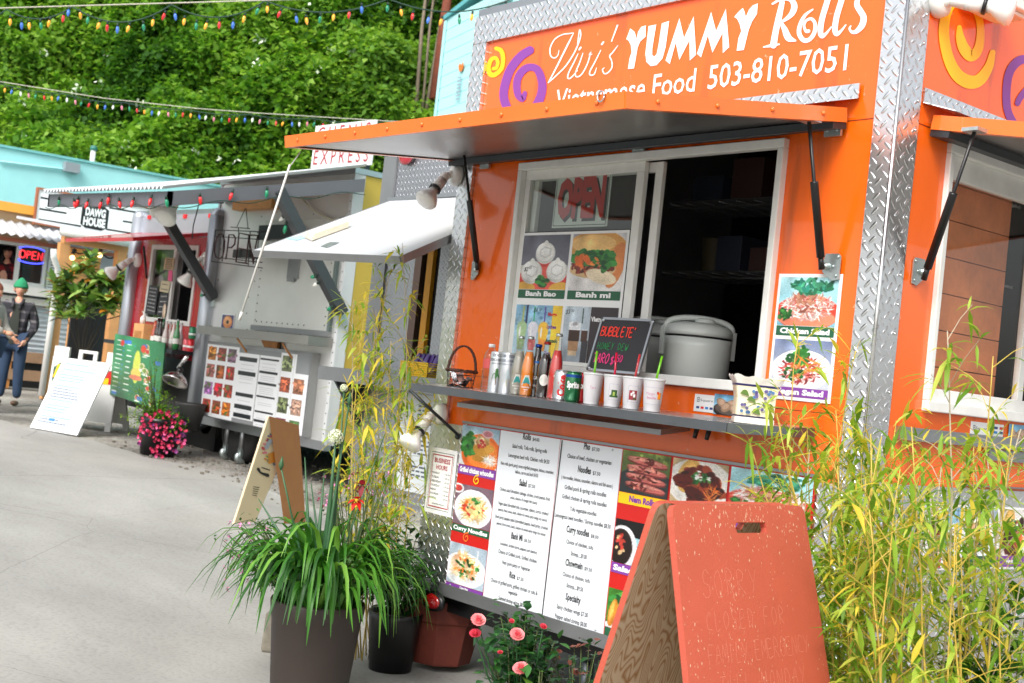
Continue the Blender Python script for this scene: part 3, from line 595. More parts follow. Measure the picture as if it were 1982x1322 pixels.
# ------------------------------------------------------------------ printed boards on the orange trailer
MEAT = [(150,60,40),(120,44,30),(190,110,70),(96,40,26)]; NOOD = [(222,180,110),(232,200,140),(206,150,80),(240,220,170)]
HERB = [(40,110,40),(60,140,60),(24,80,36)]; RICE = [(236,232,226),(220,210,205),(245,240,238)]; CARR = [(230,110,40),(240,140,60)]
def food(kind, w=56, h=56, seed=1):
    P = Pic(w, h, (200, 205, 210))
    if kind == 'bao':
        P.grad((96,98,112),(120,120,128)).rect(0,.55,1,1,(196,192,186)).ell(.5,.78,.52,.3,(206,60,52)).ell(.5,.8,.42,.22,(226,90,76)).ell(.1,.98,.25,.12,(222,170,70)).ell(.9,.98,.25,.12,(222,170,70))
        for cx, cy, r in ((.5,.33,.21),(.24,.68,.23),(.78,.66,.22)):
            P.ell(cx,cy,r,r*.95,(206,206,202)).ell(cx-.01,cy-.03,r*.9,r*.82,(226,226,222)).ell(cx-.03,cy-.08,r*.6,r*.5,(238,238,236)).ell(cx,cy-r*.85,r*.22,r*.3,(228,228,224))
            for a in range(6): P.ell(cx+r*.5*math.cos(a),cy-.02+r*.4*math.sin(a),.012,r*.34,(198,198,196),a)
        P.scat(26,.5,.82,.12,.12,.035,HERB,1.5,seed)
    elif kind == 'mi':
        P.grad((150,150,160),(215,215,222)).ell(.95,.35,.3,.4,(226,226,230)).ell(.5,.75,.6,.35,(226,222,220)).ell(.46,.24,.56,.3,(222,160,84)).ell(.4,.17,.42,.16,(236,190,120)).ell(.85,.55,.16,.4,(214,130,70),.2)
        P.ell(.42,.62,.44,.16,(214,180,130)).scat(120,.42,.56,.4,.14,.035,MEAT,2,seed).scat(70,.4,.42,.4,.12,.05,HERB,1.6,seed+1).scat(16,.4,.46,.36,.1,.04,CARR,2.2,seed+2).ell(.6,.75,.3,.12,(240,222,190),.3).scat(20,.7,.5,.12,.16,.05,HERB,1.4,seed+4)
    elif kind == 'smoothie':
        P.grad((128,176,206),(190,214,224)).scat(60,.5,.3,.5,.3,.03,[(150,190,214),(110,160,196),(170,204,220)],1,2).rect(.80,0,1,1,(248,206,60)).rect(.22,.0,.26,.35,(40,50,90))
        for cx, c1, c2, st in ((.16,(170,200,150),(150,180,120),(196,200,80)),(.4,(226,226,236),(220,90,90),(60,170,120)),(.63,(250,190,60),(240,150,60),(96,70,160))):
            P.rect(cx-.012,.02,cx+.018,.32,st).ell(cx,.42,.11,.12,c1); 
            for k in range(14): y = .42+k*.03; r = .11-k*.0035; P.rect(cx-r,y,cx+r,y+.03,c1 if k < 7 else c2)
            P.ell(cx-.04,.5,.02,.1,(250,250,250))
    elif kind == 'coffee':
        P.grad((196,210,220),(150,160,170)).rect(.75,.6,1,1,(60,60,66))
        P.rect(.22,.28,.68,.42,(220,224,226)).rect(.24,.42,.66,.62,(60,36,24)).rect(.26,.62,.64,.80,(176,134,96)).rect(.28,.8,.6,.88,(214,186,150)).scat(20,.45,.34,.18,.05,.05,[(240,240,244),(190,190,196)],1,3).rect(.7,.02,.73,.3,(40,70,60)).rect(.72,.42,.95,.62,(70,44,34))
    elif kind == 'grilled':
        P = Pic(w, h, (180, 200, 216)); P.grad((150,180,200),(226,230,232)).ell(.55,.66,.52,.5,(236,104,34)).ell(.55,.62,.42,.38,(240,130,50)).scat(70,.22,.45,.2,.28,.06,HERB,1.3,seed).scat(90,.55,.42,.18,.2,.05,[(214,186,140),(190,140,80),(230,210,180)],1.4,seed+1).ell(.55,.6,.24,.14,(196,140,50),.5).ell(.75,.5,.14,.1,(206,150,60)).ell(.5,.78,.18,.08,(190,130,44)).scat(40,.8,.8,.14,.1,.012,RICE,8,seed+2).ell(.68,.14,.15,.1,(220,180,190)).ell(.68,.14,.11,.07,(196,120,130)).scat(14,.55,.4,.12,.12,.03,[(200,40,40)],1,3)
    elif kind == 'noodle':
        P = Pic(w, h, (120, 96, 110)); P.ell(.5,.55,.5,.47,(236,240,244)).ell(.5,.56,.42,.38,(222,230,236)).scat(170,.5,.55,.32,.28,.014,NOOD,9,seed).scat(24,.5,.52,.28,.22,.035,CARR+[(200,50,40)],1.6,seed+1).scat(18,.55,.5,.2,.2,.04,HERB,1.2,seed+2).scat(10,.6,.6,.2,.15,.06,[(240,220,150)],1,5).ell(.05,.1,.16,.12,(230,230,235)).ell(.05,.1,.11,.08,(190,60,60))
    elif kind == 'mein':
        P = Pic(w, h, (170, 186, 200)); P.ell(.45,.6,.56,.42,(232,236,240)).scat(140,.46,.5,.36,.3,.014,NOOD,8,seed).scat(16,.4,.5,.34,.26,.07,[(240,214,180),(232,180,140),(250,232,210)],1.6,seed+1).scat(30,.5,.55,.32,.26,.035,HERB+CARR,1.5,seed+2).rect(.75,.05,.78,.4,(220,220,226))
    elif kind == 'nem':
        P = Pic(w, h, (60, 84, 50)); P.grad((110,130,60),(40,56,44)).ell(.5,.75,.6,.4,(40,48,50)).scat(20,.7,.1,.4,.14,.05,[(150,170,80),(90,110,50)],1,2)
        for i in range(4):
            y = .2+i*.2; P.ell(.52,y+.05,.42,.075,(120,46,44),.12).ell(.52,y,.42,.085,(196,100,92),.12).ell(.5,y-.03,.36,.03,(226,150,136),.12).scat(14,.5,y,.34,.06,.03,[(110,40,36),(80,30,28),(214,140,120)],2,i)
    elif kind == 'wings':
        P = Pic(w, h, (196, 170, 130)); P.ell(.5,.5,.6,.56,(236,232,226)).ell(.3,.35,.2,.4,(216,170,90),.2).scat(60,.5,.55,.36,.34,.11,[(130,40,24),(90,24,16),(170,70,40),(60,18,14)],1.5,seed).scat(30,.5,.35,.22,.14,.035,HERB+[(240,240,235)],1.4,seed+1).scat(20,.75,.7,.16,.2,.012,CARR,9,4)
    elif kind == 'salad1':
        P = Pic(w, h, (150, 214, 226)); P.grad((176,224,232),(120,180,200)).ell(.5,.72,.56,.36,(214,66,48)).ell(.5,.84,.5,.2,(232,130,100)).scat(260,.5,.58,.42,.3,.014,RICE+[(206,150,150),(190,120,110)],5,seed).scat(60,.5,.5,.3,.22,.03,[(196,140,110),(170,96,80)],1.6,seed+1).scat(60,.55,.18,.34,.14,.045,[(40,130,110),(70,160,120),(30,100,70)],1.4,seed+2).scat(22,.12,.78,.12,.12,.04,HERB,1.3,9)
    elif kind == 'salad2':
        P = Pic(w, h, (120, 130, 160)); P.grad((120,134,170),(190,196,206)).ell(.5,.62,.52,.42,(238,238,242)).scat(200,.5,.62,.36,.28,.02,[(196,60,60),(150,40,44),(240,214,210),(222,120,110)],3,seed).scat(36,.42,.34,.2,.2,.045,HERB,1.4,seed+1).scat(20,.55,.6,.3,.2,.015,CARR,9,seed+2).scat(18,.35,.7,.2,.15,.035,HERB,1.3,7)
    elif kind == 'bowl':
        P = Pic(w, h, (16, 14, 16)); P.rect(0,.35,1,1,(150,196,206)).ell(.16,.62,.32,.5,(226,226,230)).ell(.14,.62,.25,.42,(34,20,20)).scat(16,.14,.55,.12,.2,.04,[(214,180,130),(196,60,50)],1.4,2).ell(.72,.66,.22,.2,(230,190,170)).scat(20,.72,.62,.16,.14,.05,[(240,220,210),(220,120,100),(90,140,90)],1.6,3)
    elif kind == 'rolls':
        P = Pic(w, h, (60, 120, 40)); P.scat(40,.5,.25,.5,.25,.08,HERB+[(110,170,60)],1.4,2).rect(0,.85,1,1,(226,230,232))
        for i in range(5): P.ell(.12+i*.2,.6,.09,.36,(206,130,44),.12).ell(.10+i*.2,.55,.04,.28,(236,176,84),.12)
    elif kind == 'potato':
        P = Pic(w, h, (120, 176, 206)); P.grad((110,170,206),(160,200,220)).ell(.5,.72,.52,.4,(40,36,36)).ell(.5,.66,.46,.3,(96,84,76))
        for cx, cy, r in ((.25,.4,-.5),(.55,.45,.3),(.78,.4,.1),(.4,.6,.4),(.68,.66,-.2)): P.ell(cx,cy,.15,.24,(160,128,104),r).ell(cx-.02,cy-.04,.1,.16,(196,164,138),r)
    elif kind == 'donut':
        P = Pic(w, h, (72, 80, 130)); P.ell(.5,.5,.4,.46,(226,140,80)).ell(.46,.42,.3,.3,(240,176,120)).ell(.5,.5,.1,.14,(40,20,24))
    return P.noise(.035)
def rectpic(name, F, P, u0, v0, u1, v1, parent, n): return picture(name, P, (F.p(u0, v1, n), F.p(u1, v1, n), F.p(u1, v0, n), F.p(u0, v0, n)), parent, 0)
def band(mb, F, u0, v0, u1, v1, n, mi): mb.quad(F.p(u0, v0, n), F.p(u1, v0, n), F.p(u1, v1, n), F.p(u0, v1, n), mi=mi)

# the big menu board under the shelf
FM = Fr((0, -.006, 0), (1, 0, 0), (0, 0, 1))
MENU = empty('menu_board', (1.2, -.006, .43), 'long printed menu board with white price columns and food photos below the orange trailer shelf', 'menu board')
U0, U1, Vb, Vt = .193, 2.20, .432, 1.182
m = MB(); m.fbox(FM, U0, Vb, 0, U1, Vt, .006); m.build('backing', RED, MENU)
m = MB(); m.fbox(FM, U0, Vt+.001, 0, U1, Vt+.012, .012); m.fbox(FM, .45, Vb-.012, 0, 2.2, Vb-.001, .014); m.build('rail', ALUD, MENU)
vv = lambda x, y: FM.pu(x, y)[1]
uu_ = lambda x, y: FM.pu(x, y)[0]
W0, W1, W2 = uu_(972, 838), uu_(1088, 851), uu_(1208, 868)
m = MB()
for a, b in ((W0, W1-.002), (W1+.002, W2)): m.fbox(FM, a, Vb+.004, .006, b, Vt-.004, .0085)
m.build('white_panel', mat('menu_white', (226, 230, 236), .35, 0, .02, 2), MENU)
m = MB()
cx = lambda x, y: FM.pu(x/2.8+800, y/2.8+850)
LN = [('Salad rolls, Tofu rolls, Spring rolls',545,45,732,78,.0165),('Lemongrass beef rolls, Chicken rolls $4.50',523,98,745,132,.0165),('Nem rolls (pork patty) come w/grilled pineapple, lettuce, cucumber,',482,138,770,190,.0145),
('daikon, carrot and basil $4.50',560,186,684,206,.0145),('Chicken salad (shredded cabbage, chicken, crush peanut, fried',476,280,748,332,.0145),('onion, cilantro & vinegar fish sauce)',533,325,680,352,.013),
('Vegan salad (shredded tofu, cucumber, daikon, carrot, crushed',468,356,740,412,.0145),('peanut, fried onion, basil, cilantro & sweet spicy tangy soy sauce)',467,392,733,442,.013),
('Beef jerky papaya salad (shredded papaya, beef jerky, crushed',453,428,738,490,.0145),('peanut, fried onion, basil, cilantro & sweet spicy tangy soy sauce)',459,466,725,520,.013),
('(cucumber, pickled carrot, jalapeno and cilantro)',478,576,678,618,.0135),('Choice of Grilled pork, Grilled chicken',468,620,677,668,.0165),('Nem (pork patty) or Vegetarian',490,680,641,712,.0155),
('Choice of grilled pork, grilled chicken or tofu &',427,776,682,840,.0165),('vegetable',522,838,572,848,.0155),('Sauteed shrimp w/rice $8.00',469,872,615,908,.0165),
('Choice of beef, chicken or vegetarian',843,103,1082,138,.017),('( rice noodles, lettuce, cucumber, cilantro and fish sauce )',810,215,1090,262,.0145),('Grilled pork & spring rolls noodles',828,272,1054,312,.017),
('Grilled chicken & spring rolls noodles',814,322,1056,366,.017),('Tofu vegetable noodles',857,390,1001,415,.0165),('Lemongrass beef noodles / Shrimp noodles $8.50',775,420,1077,486,.0165),
('Choice of chicken, tofu',837,566,983,598,.0165),('Shrimp....$9.00',861,632,948,648,.0165),('Choice of chicken, tofu',817,742,965,778,.0165),('Shrimp....$9.50',838,805,928,824,.0165),
('Spicy chicken wings $7.00',785,918,954,964,.0175),('Pepper salted shrimp $8.00',776,972,949,1014,.0175)]
HD = [('Rolls','$4.00',602,0,645,8),('Salad','$7.50',582,250,622,258),('Banh Mi','$6.50',538,540,600,550),('Rice','$7.50',528,750,560,757),('Pho','$7.50',932,55,966,60),('Noodles','$7.50',900,178,970,190),
('Curry noodles','$8.00',838,502,960,530),('Chowmein','$9.50',832,684,925,705),('Specialty','',833,870,915,890)]
for s, x0, y0, x1, y1, h in LN:
    a, b = cx(x0, y0), cx(x1, y1); v = (a[1]+b[1])/2; text(m, FM, s, a[0], v, b[0], h, bold=.014, n=.0095)
for s, s2, x0, y0, x1, y1 in HD:
    a, b = cx(x0, y0), cx(x1, y1); v = (a[1]+b[1])/2; text(m, FM, s, a[0], v, b[0], .0265, bold=.03, n=.0095)
    if s2: text(m, FM, s2, b[0]+.012, v, b[0]+.07, .014, bold=.01, n=.0095, fit=False)
m.build('menu_lettering', INK, MENU)
# photo columns
def vcol(u0, u1, rows, F=FM, parent=MENU, n=.0085, tn=.0095):
    for r in rows:
        if r[0] == 'pic': rectpic('food_photo', F, food(r[3], 52, 52, r[4]), u0, r[1], u1, r[2], parent, n)
        else:
            m = MB(); band(m, F, u0, r[1], u1, r[2], n, 0); lb = m.build('caption_band', r[3], parent)
            if r[4]:
                m = MB(); hh = (r[2]-r[1]); text(m, F, r[4], u0+.012, r[1]+hh*.28, u1-.012, hh*.52, bold=.05, n=tn, fit=len(r[4]) > 9, align='c'); m.build('caption', r[5], lb)
a, b = U0+.004, W0-.004
vcol(a, b, [('pic', vv(891,897), Vt-.005, 'grilled', 1), ('cap', vv(888,915), vv(891,898), PURP, 'Grilled chicken w/noodles', WPAINT), ('pic', vv(881,1011), vv(886,934), 'noodle', 2), ('cap', vv(879,1026), vv(881,1012), GREEN, 'Curry Noodles', WPAINT),
            ('pic', vv(867,1124), vv(873,1046), 'mein', 3), ('cap', Vb+.003, vv(867,1125), PURP, 'Chow Mein', WPAINT)])
m = MB(); c1 = FM.pu(925, 928)
for (du, dv, mi) in ((0, 0, 0), (-.03, -.265, 1)):
    stroke(m, FM, [(c1[0]+du+.014, c1[1]+dv+.02), (c1[0]+du-.01, c1[1]+dv+.012), (c1[0]+du-.018, c1[1]+dv-.008), (c1[0]+du, c1[1]+dv-.02), (c1[0]+du+.016, c1[1]+dv-.008), (c1[0]+du+.008, c1[1]+dv+.006), (c1[0]+du-.004, c1[1]+dv-.002)], .006, mi, .0095, px=False)
m.build('spiral_mark', [YEL, ORIM], MENU)
B0, B1 = W2+.006, uu_(1303, 881)
vcol(B0, B1, [('pic', vv(1201,950), Vt-.005, 'nem', 4), ('cap', vv(1198,972), vv(1201,951), YEL, 'Nem Rolls', PURP), ('pic', vv(1189,1086), vv(1194,1002), 'bowl', 5), ('cap', vv(1186,1106), vv(1189,1087), PURP, 'Salad Rolls', WPAINT),
             ('pic', vv(1176,1212), vv(1182,1136), 'rolls', 6), ('cap', Vb+.003, vv(1176,1213), GREEN, '', WPAINT)])
C0, C1 = B1+.012, uu_(1415, 897); v7, v8 = vv(1201,950), vv(1198,972)
vcol(C0, C1, [('pic', v7, Vt-.005, 'wings', 7), ('cap', v8-.004, v7-.002, YEL, '', PURP), ('pic', .72, .86, 'salad2', 8), ('cap', .68, .718, GREEN, '', WPAINT), ('pic', .47, .62, 'noodle', 9)])
C2, C3 = C1+.012, U1-.006
vcol(C2, C3, [('pic', v7, Vt-.005, 'salad1', 10), ('cap', v8-.004, v7-.002, PURP, 'Beef', WPAINT), ('pic', .72, .86, 'grilled', 11), ('cap', .68, .718, YEL, '', PURP), ('pic', .47, .62, 'mein', 12)])
m = MB()
for x, y in ((1186, 871), (1153, 1219), (871, 1132), (903, 822)): m.lathe(FM.px(x, y, .008), [(.006, 0), (.004, .003)], 8, FM.N)
m.tube([FM.px(1088, 852, .012), FM.px(1049, 1190, .012)], .0022, 5, mi=1)
m.build('fixing_screw', [GALV, INK], MENU)

# window poster with the buns, the baguette and the drinks
FW = Fr((0, .017, 0), (1, 0, 0), (0, 0, 1))
WPO = empty('window_poster', (.78, .017, 1.5), 'white framed poster of buns, baguette and iced drinks in the left window pane', 'poster')
p0, p1, q0, q1 = .452, 1.135, 1.497, 2.068
m = MB(); m.fbox(FW, p0, q0, 0, p1, q1, .006); m.build('backing', WPAINT, WPO); m = MB(); m.fbox(FW, p1, q0, -.002, p1+.006, q1, .005); m.fbox(FW, p0, q1, -.002, p1, q1+.004, .005); m.build('edge_strip', INK, WPO)
um, v1_, v2_, v3_ = .785, 1.815, 1.775, 1.745
rectpic('food_photo', FW, food('bao', 80, 96, 1), p0+.012, v1_, um-.008, q1-.012, WPO, .0075); rectpic('food_photo', FW, food('mi', 84, 96, 2), um+.010, v1_, p1-.014, q1-.012, WPO, .0075)
for (a, b, s) in ((p0+.012, um-.008, 'Banh Bao'), (um+.010, p1-.014, 'Banh mi')):
    m = MB(); band(m, FW, a, v2_, b, v1_-.002, .0075, 0); lb = m.build('caption_band', GREEN, WPO); m = MB(); w_ = (b-a); text(m, FW, s, a+w_*.17, v2_+.0105, b-w_*.17, .021, bold=.045, n=.0085); m.build('caption', WPAINT, lb)
rectpic('drink_photo', FW, food('smoothie', 70, 80), p0+.012, q0+.012, um-.010, v3_, WPO, .0075); rectpic('drink_photo', FW, food('coffee', 50, 80), um+.006, q0+.012, .955, v3_, WPO, .0075)
m = MB(); band(m, FW, .957, q0+.012, p1-.014, v3_, .0075, 0); m.build('dark_panel', mat('dark_print', (56, 46, 50), .4, 0, 0), WPO)
m = MB(); text(m, FW, 'Vietn', .962, 1.685, 1.06, .019, bold=.04, n=.0085, fit=False); m.build('caption', WPAINT, WPO)
m = MB()
for s, mi, y in (('Mango', 0, 1.70), ('Lychee', 1, 1.645), ('Avocado', 2, 1.585), ('Taro', 1, 1.53)): text(m, FW, s, .685, y, .775, .015, bold=.04, mi=mi, n=.0085, fit=False)
for s, x, y in (('$4', .585, 1.712), ('50', .622, 1.720), ('$3', .80, 1.712), ('50', .834, 1.720), ('$2', .49, 1.895), ('50', .522, 1.905)): text(m, FW, s, x, y, x+.06, .019 if '$' in s else .012, bold=.0, mi=3, n=.0085, fit=False, shear=.2)
m.build('lettering', [REDI, PURP, GREEN, INK], WPO)
# OPEN sign inside the pane
FO = Fr((0, .034, 0), (1, 0, 0), (0, 0, 1)); a = FO.pu(1081, 338); b = FO.pu(1187, 332); c = FO.pu(1070, 442)
OP = empty('open_sign', (.83, .034, 2.07), 'white OPEN sign with red letters behind the glass above the bun poster', 'sign')
o0, o1, r0, r1 = a[0]-.004, b[0], c[1], a[1]
m = MB(); m.fbox(FO, o0, r0, 0, o1, r1, .004); m.build('board', mat('sign_white', (214, 220, 216), .5, 0, .03), OP, bevel=.004)
m = MB()
for t_ in (.008,): 
    for (x0, y0, x1, y1) in ((o0+t_, r1-t_-.003, o1-t_, r1-t_), (o0+t_, r0+t_, o1-t_, r0+t_+.003), (o0+t_, r0+t_+.003, o0+t_+.003, r1-t_-.003), (o1-t_-.003, r0+t_+.003, o1-t_, r1-t_-.003)): band(m, FO, x0, y0, x1, y1, .005, 0)
text(m, FO, 'OPEN', o0+.034, r0+.042, o1-.014, .155, bold=.075, n=.0052); m.build('letter_shadow', INK, OP)
m = MB(); text(m, FO, 'OPEN', o0+.024, r0+.052, o1-.028, .155, bold=.06, n=.0062); m.build('lettering', mat('sign_red', (190, 26, 20), .5, 0, 0), OP)
# salad poster on the wall
FP = Fr((0, .010, 0), (1, 0, 0), (0, 0, 1))
SP = empty('salad_poster', (2.07, .01, 1.44), 'laminated poster of two salads on the orange wall right of the window', 'poster')
s0, s1 = 1.935, 2.212; t0, t1 = 1.44, 1.89
m = MB(); m.fbox(FP, s0, t0, 0, s1, t1, .003); m.build('backing', WPAINT, SP)
rectpic('food_photo', FP, food('salad1', 84, 70, 3), s0+.012, 1.705, s1-.012, t1-.012, SP, .0042); rectpic('food_photo', FP, food('salad2', 84, 84, 4), s0+.012, 1.487, s1-.012, 1.655, SP, .0042)
for y0, y1, mt, s in ((1.668, 1.703, GREEN, 'Chicken Salad'), (1.452, 1.485, PURP, 'Vegan Salad')):
    m = MB(); band(m, FP, s0+.012, y0, s1-.012, y1, .0042, 0); lb = m.build('caption_band', mt, SP); m = MB(); text(m, FP, s, s0+.03, y0+.009, s1-.03, .018, bold=.05, n=.0052); m.build('caption', WPAINT, lb)
# business hours
FH = Fr((0, -.005, 0), (1, 0, 0), (0, 0, 1)); BH = empty('business_hours_sign', (.07, -.005, .74), 'small white business hours sign with red border on tread plate', 'sign')
h0, h1, g0, g1 = -.040, .172, .742, 1.05
m = MB(); m.fbox(FH, h0, g0, .0, h1, g1, .004); m.build('board', WPAINT, BH)
m = MB()
def frame_(mb, F, x0, y0, x1, y1, w, n, mi): 
    band(mb, F, x0, y1-w, x1, y1, n, mi); band(mb, F, x0, y0, x1, y0+w, n, mi); band(mb, F, x0, y0+w, x0+w*.8, y1-w, n, mi); band(mb, F, x1-w*.8, y0+w, x1, y1-w, n, mi)
frame_(m, FH, h0+.018, g0+.02, h1-.02, g1-.02, .0022, .005, 1); frame_(m, FH, h0+.026, g0+.03, h1-.028, g1-.03, .005, .005, 0)
text(m, FH, 'BUSINESS', h0+.045, g1-.068, h1-.045, .021, bold=.02, mi=0, n=.0055); text(m, FH, 'HOURS', h0+.062, g1-.100, h1-.062, .021, bold=.02, mi=0, n=.0055)
for i, d in enumerate(('MONDAY', 'TUESDAY', 'WEDNESDAY', 'THURSDAY', 'FRIDAY', 'SATURDAY', 'SUNDAY')):
    y = g1-.122-i*.0195; text(m, FH, d, h0+.034, y, h0+.11, .0095, mi=1, n=.0055, fit=False); text(m, FH, '11:30_7pm', h1-.078, y+.001, h1-.036, .0075, mi=1, n=.0055)
text(m, FH, 'EMERGENCY PHONES', h0+.06, g0+.044, h1-.06, .006, mi=1, n=.0055)
m.build('lettering', [mat('maroon_ink', (176, 40, 54), .5, 0, 0), INK], BH)
# stickers
def sticker(F, x0, y0, x1, y1, wide, nm, label):
    a = F.pu(x0, y0); b = F.pu(x1, y1); P = empty(nm, F.p((a[0]+b[0])/2, b[1], 0), label, 'sticker')
    u0, u1, v0, v1 = a[0], b[0], b[1], a[1]; H = v1-v0; Wd = u1-u0
    m = MB(); m.fbox(F, u0, v0, 0, u1, v1, .002); m.build('card', WPAINT, P, bevel=.001)
    m = MB(); k = .5 if wide else 1; lx = u0+Wd*.12*k+.002; ly = v0+H*(.35 if wide else .56); s = H*(.32 if wide else .22)
    frame_(m, F, lx, ly, lx+s*.9, ly+s*1.15, s*.17, .003, 0); band(m, F, lx+s*.33, ly+s*.42, lx+s*.57, ly+s*.72, .003, 0)
    text(m, F, 'Square', lx+s*1.15, ly+s*.22, u0+Wd*(.56 if wide else .92), s*.62, mi=0, n=.003)
    cs = [(u0+Wd*(.70+.17*(i % 2)), v0+H*(.58-.36*(i//2))) for i in range(4)] if wide else [(u0+Wd*(.13+.22*i), v0+H*.18) for i in range(4)]
    for i, (x, y) in enumerate(cs): band(m, F, x, y, x+Wd*(.11 if wide else .15), y+H*(.2 if wide else .13), .003, 1+i % 3)
    m.build('print', [mat('grey_ink', (70, 74, 78), .5, 0, 0), mat('navy_ink', (40, 60, 120), .5, 0, 0), REDI, mat('blue_ink', (40, 130, 200), .5, 0, 0)], P)
sticker(FP, 1346, 762, 1382, 800, False, 'card_sticker', 'white card payment sticker on orange wall beside the potato photo under the hatch')
FSS = Fr((2.3685, 0, 0), (0, 1, 0), (0, 0, 1))
sticker(FSS, 1879, 815, 1940, 846, True, 'card_sticker', 'wide white card payment sticker under the side window, behind the bamboo tips')
a = FP.pu(1385, 762); b = FP.pu(1440, 808)
o = rectpic('potato_photo', FP, food('potato', 44, 44), a[0], b[1], b[0], a[1], None, .0035); tag(o, 'small photo of potatoes in a bowl stuck left of the flowered planter', 'photo')
a = FSS.pu(1952, 820); o = rectpic('potato_photo', FSS, food('potato', 40, 40), a[0], a[1]-.085, a[0]+.13, a[1], None, .0035); tag(o, 'potato photo under the side window at the right edge of the picture', 'photo')
# posters on the side skirt
FK = Fr((2.376, 0, 0), (0, 1, 0), (0, 0, 1)); SB = empty('side_menu_board', (2.38, 1.0, .9), 'framed food photo board on the side skirt behind the right bamboo', 'menu board')
m = MB(); m.fbox(FK, .40, .895, 0, 1.7, 1.128, .008); m.build('backing', WPAINT, SB)
for i, (k_, s, mt) in enumerate((('wings', '', RED), ('smoothie', '', YEL), ('mein', '', GREEN), ('wings', 'Vegan', PURP), ('salad1', '', GREEN))):
    u = [.405, .515, .635, .865, 1.1][i]; u_ = [.51, .63, .86, 1.09, 1.32][i]
    rectpic('food_photo', FK, food(k_, 40, 40, i+20), u+.006, .945, u_-.006, 1.12, SB, .0095); m = MB(); band(m, FK, u+.006, .903, u_-.006, .944, .0095, 0); lb = m.build('caption_band', mt, SB)
    if not s: continue
    m = MB(); text(m, FK, s, u+.02, .915, u_-.02, .02, bold=.04, n=.0105, fit=False, align='c'); m.build('caption', WPAINT, lb)

# ------------------------------------------------------------------ things on the shelf
def onshelf(px, py, y=-.17):
    P = PX(px, py, 1, y); return V(P.x, y, SZ-.006+(-y)*(-.02)+.001)
def band_lathe(base, r, h0, h1, m_, name, parent, k=20):
    m = MB(); m.lathe(base, [(r, h0), (r, h1)], k, cap=False); return m.build(name, m_, parent)
CLG = glass('bottle_glass', (.93, .95, .94), 2.2)
def fluid(name, c, rough=.08): return mat(name, c, rough, 0, .04, 20, coat=1)
LBL = mat('label_paper', (226, 226, 220), .5, 0, .03)
def curved_text(mb, base, r, s, ang, h, z, mi=0, bold=.02, vertical=False, k=1.0, squeeze=1.):
    vs, fs, x0, x1 = text_mesh(s, bold, 1., 0.); sc_ = h/CAPH; P = []
    for v in vs:
        a, b = ((v.x-(x0+x1)/2)*sc_*squeeze, v.y*sc_)
        if vertical: a, b = -b+h/2, a
        t = ang+a/r; P.append(V(base.x+(r+.0006)*math.cos(t), base.y+(r+.0006)*math.sin(t), base.z+z+b))
    mb.add(P, fs, mi, False)
CA = math.atan2(CAM.y+.2, CAM.x-1.1)                # direction the labels face
BOT = {'jar': [(.026,0),(.0285,.006),(.0285,.10),(.027,.118),(.023,.14),(.0165,.168),(.0125,.19),(.0118,.222)],
       'ale': [(.028,0),(.030,.006),(.030,.115),(.026,.14),(.015,.165),(.0125,.19),(.0125,.205)]}
def bottle(px, py, y, prof, hs, body, label, cat='bottle', cap=None, empty_top=.76, lab=None, group='bottles and cans on the trailer shelf', full=False):
    b = onshelf(px, py, y); pr = [(r, h*hs) for r, h in BOT[prof]]; H = pr[-1][1]
    P = empty('soda_bottle', b, label, cat, group)
    m = MB(); m.lathe(b, [(.001, .0005)]+pr+[(pr[-1][0]*.85, H+.0005)], 20); m.build('bottle_glass', body if full else CLG, P)
    if not full:
        cut = [(r-.002, h) for r, h in pr if h < H*empty_top]; m = MB(); m.lathe(b+V(0, 0, .003), cut+[(.001, cut[-1][1])], 20); m.build('drink', body, P)
    m = MB(); c = cap or GALV; m.lathe(b, [(pr[-1][0]+.0015, H-.004), (pr[-1][0]+.0025, H), (pr[-1][0]+.001, H+.008), (.001, H+.009)], 16); m.build('bottle_cap', c, P)
    return P, b, pr
P, b, pr = bottle(998, 766, -.19, 'jar', 1.09, fluid('grey_soda', (168,160,148)), 'clear soda bottle of pale grey drink with triangular label')
def trilabel(P, b, col, txt='Jarritos'):
    m = MB(); r = .0292; k = 8
    for (w_, z0, z1, mi) in ((.022, .045, .088, 0),):
        pts = []
        n_ = 7
        for i in range(n_+1):
            z = z0+(z1-z0)*i/n_; hw = w_*(1-.62*i/n_)
            pts += [(-hw, z), (hw, z)]
        vs = [V(b.x+r*math.cos(CA+a/r), b.y+r*math.sin(CA+a/r), b.z+z) for a, z in pts]; m.add(vs, [(2*i, 2*i+1, 2*i+3, 2*i+2) for i in range(n_)], mi, False)
        vs = [V(b.x+(r+.0006)*math.cos(CA+a*.7/r), b.y+(r+.0006)*math.sin(CA+a*.7/r), b.z+.066+(z-.066)*.6) for a, z in pts]; m.add(vs, [(2*i, 2*i+1, 2*i+3, 2*i+2) for i in range(n_)], 1, False)
    m.build('label', [LBL, col], P)
    m = MB(); curved_text(m, b, .0288, 'MANDARIN', CA, .005, .036); curved_text(m, b, .0288, 'Natural', CA, .004, .027); m.build('lettering', WPAINT, P)
trilabel(P, b, mat('teal_ink', (40, 150, 150), .5, 0, 0))
P, b, pr = bottle(1016, 769, -.205, 'jar', 1.09, fluid('orange_soda', (240,132,16)), 'orange soda bottle with white triangular label'); trilabel(P, b, mat('teal_ink', (40, 150, 150)))
P, b, pr = bottle(1033, 764, -.16, 'ale', 1.04, fluid('dark_glass_bottle', (26,14,12)), 'dark brown bottle with a blue cap and blue neck label', cap=mat('blue_cap', (30,70,160), .3, .5, 0), full=True)
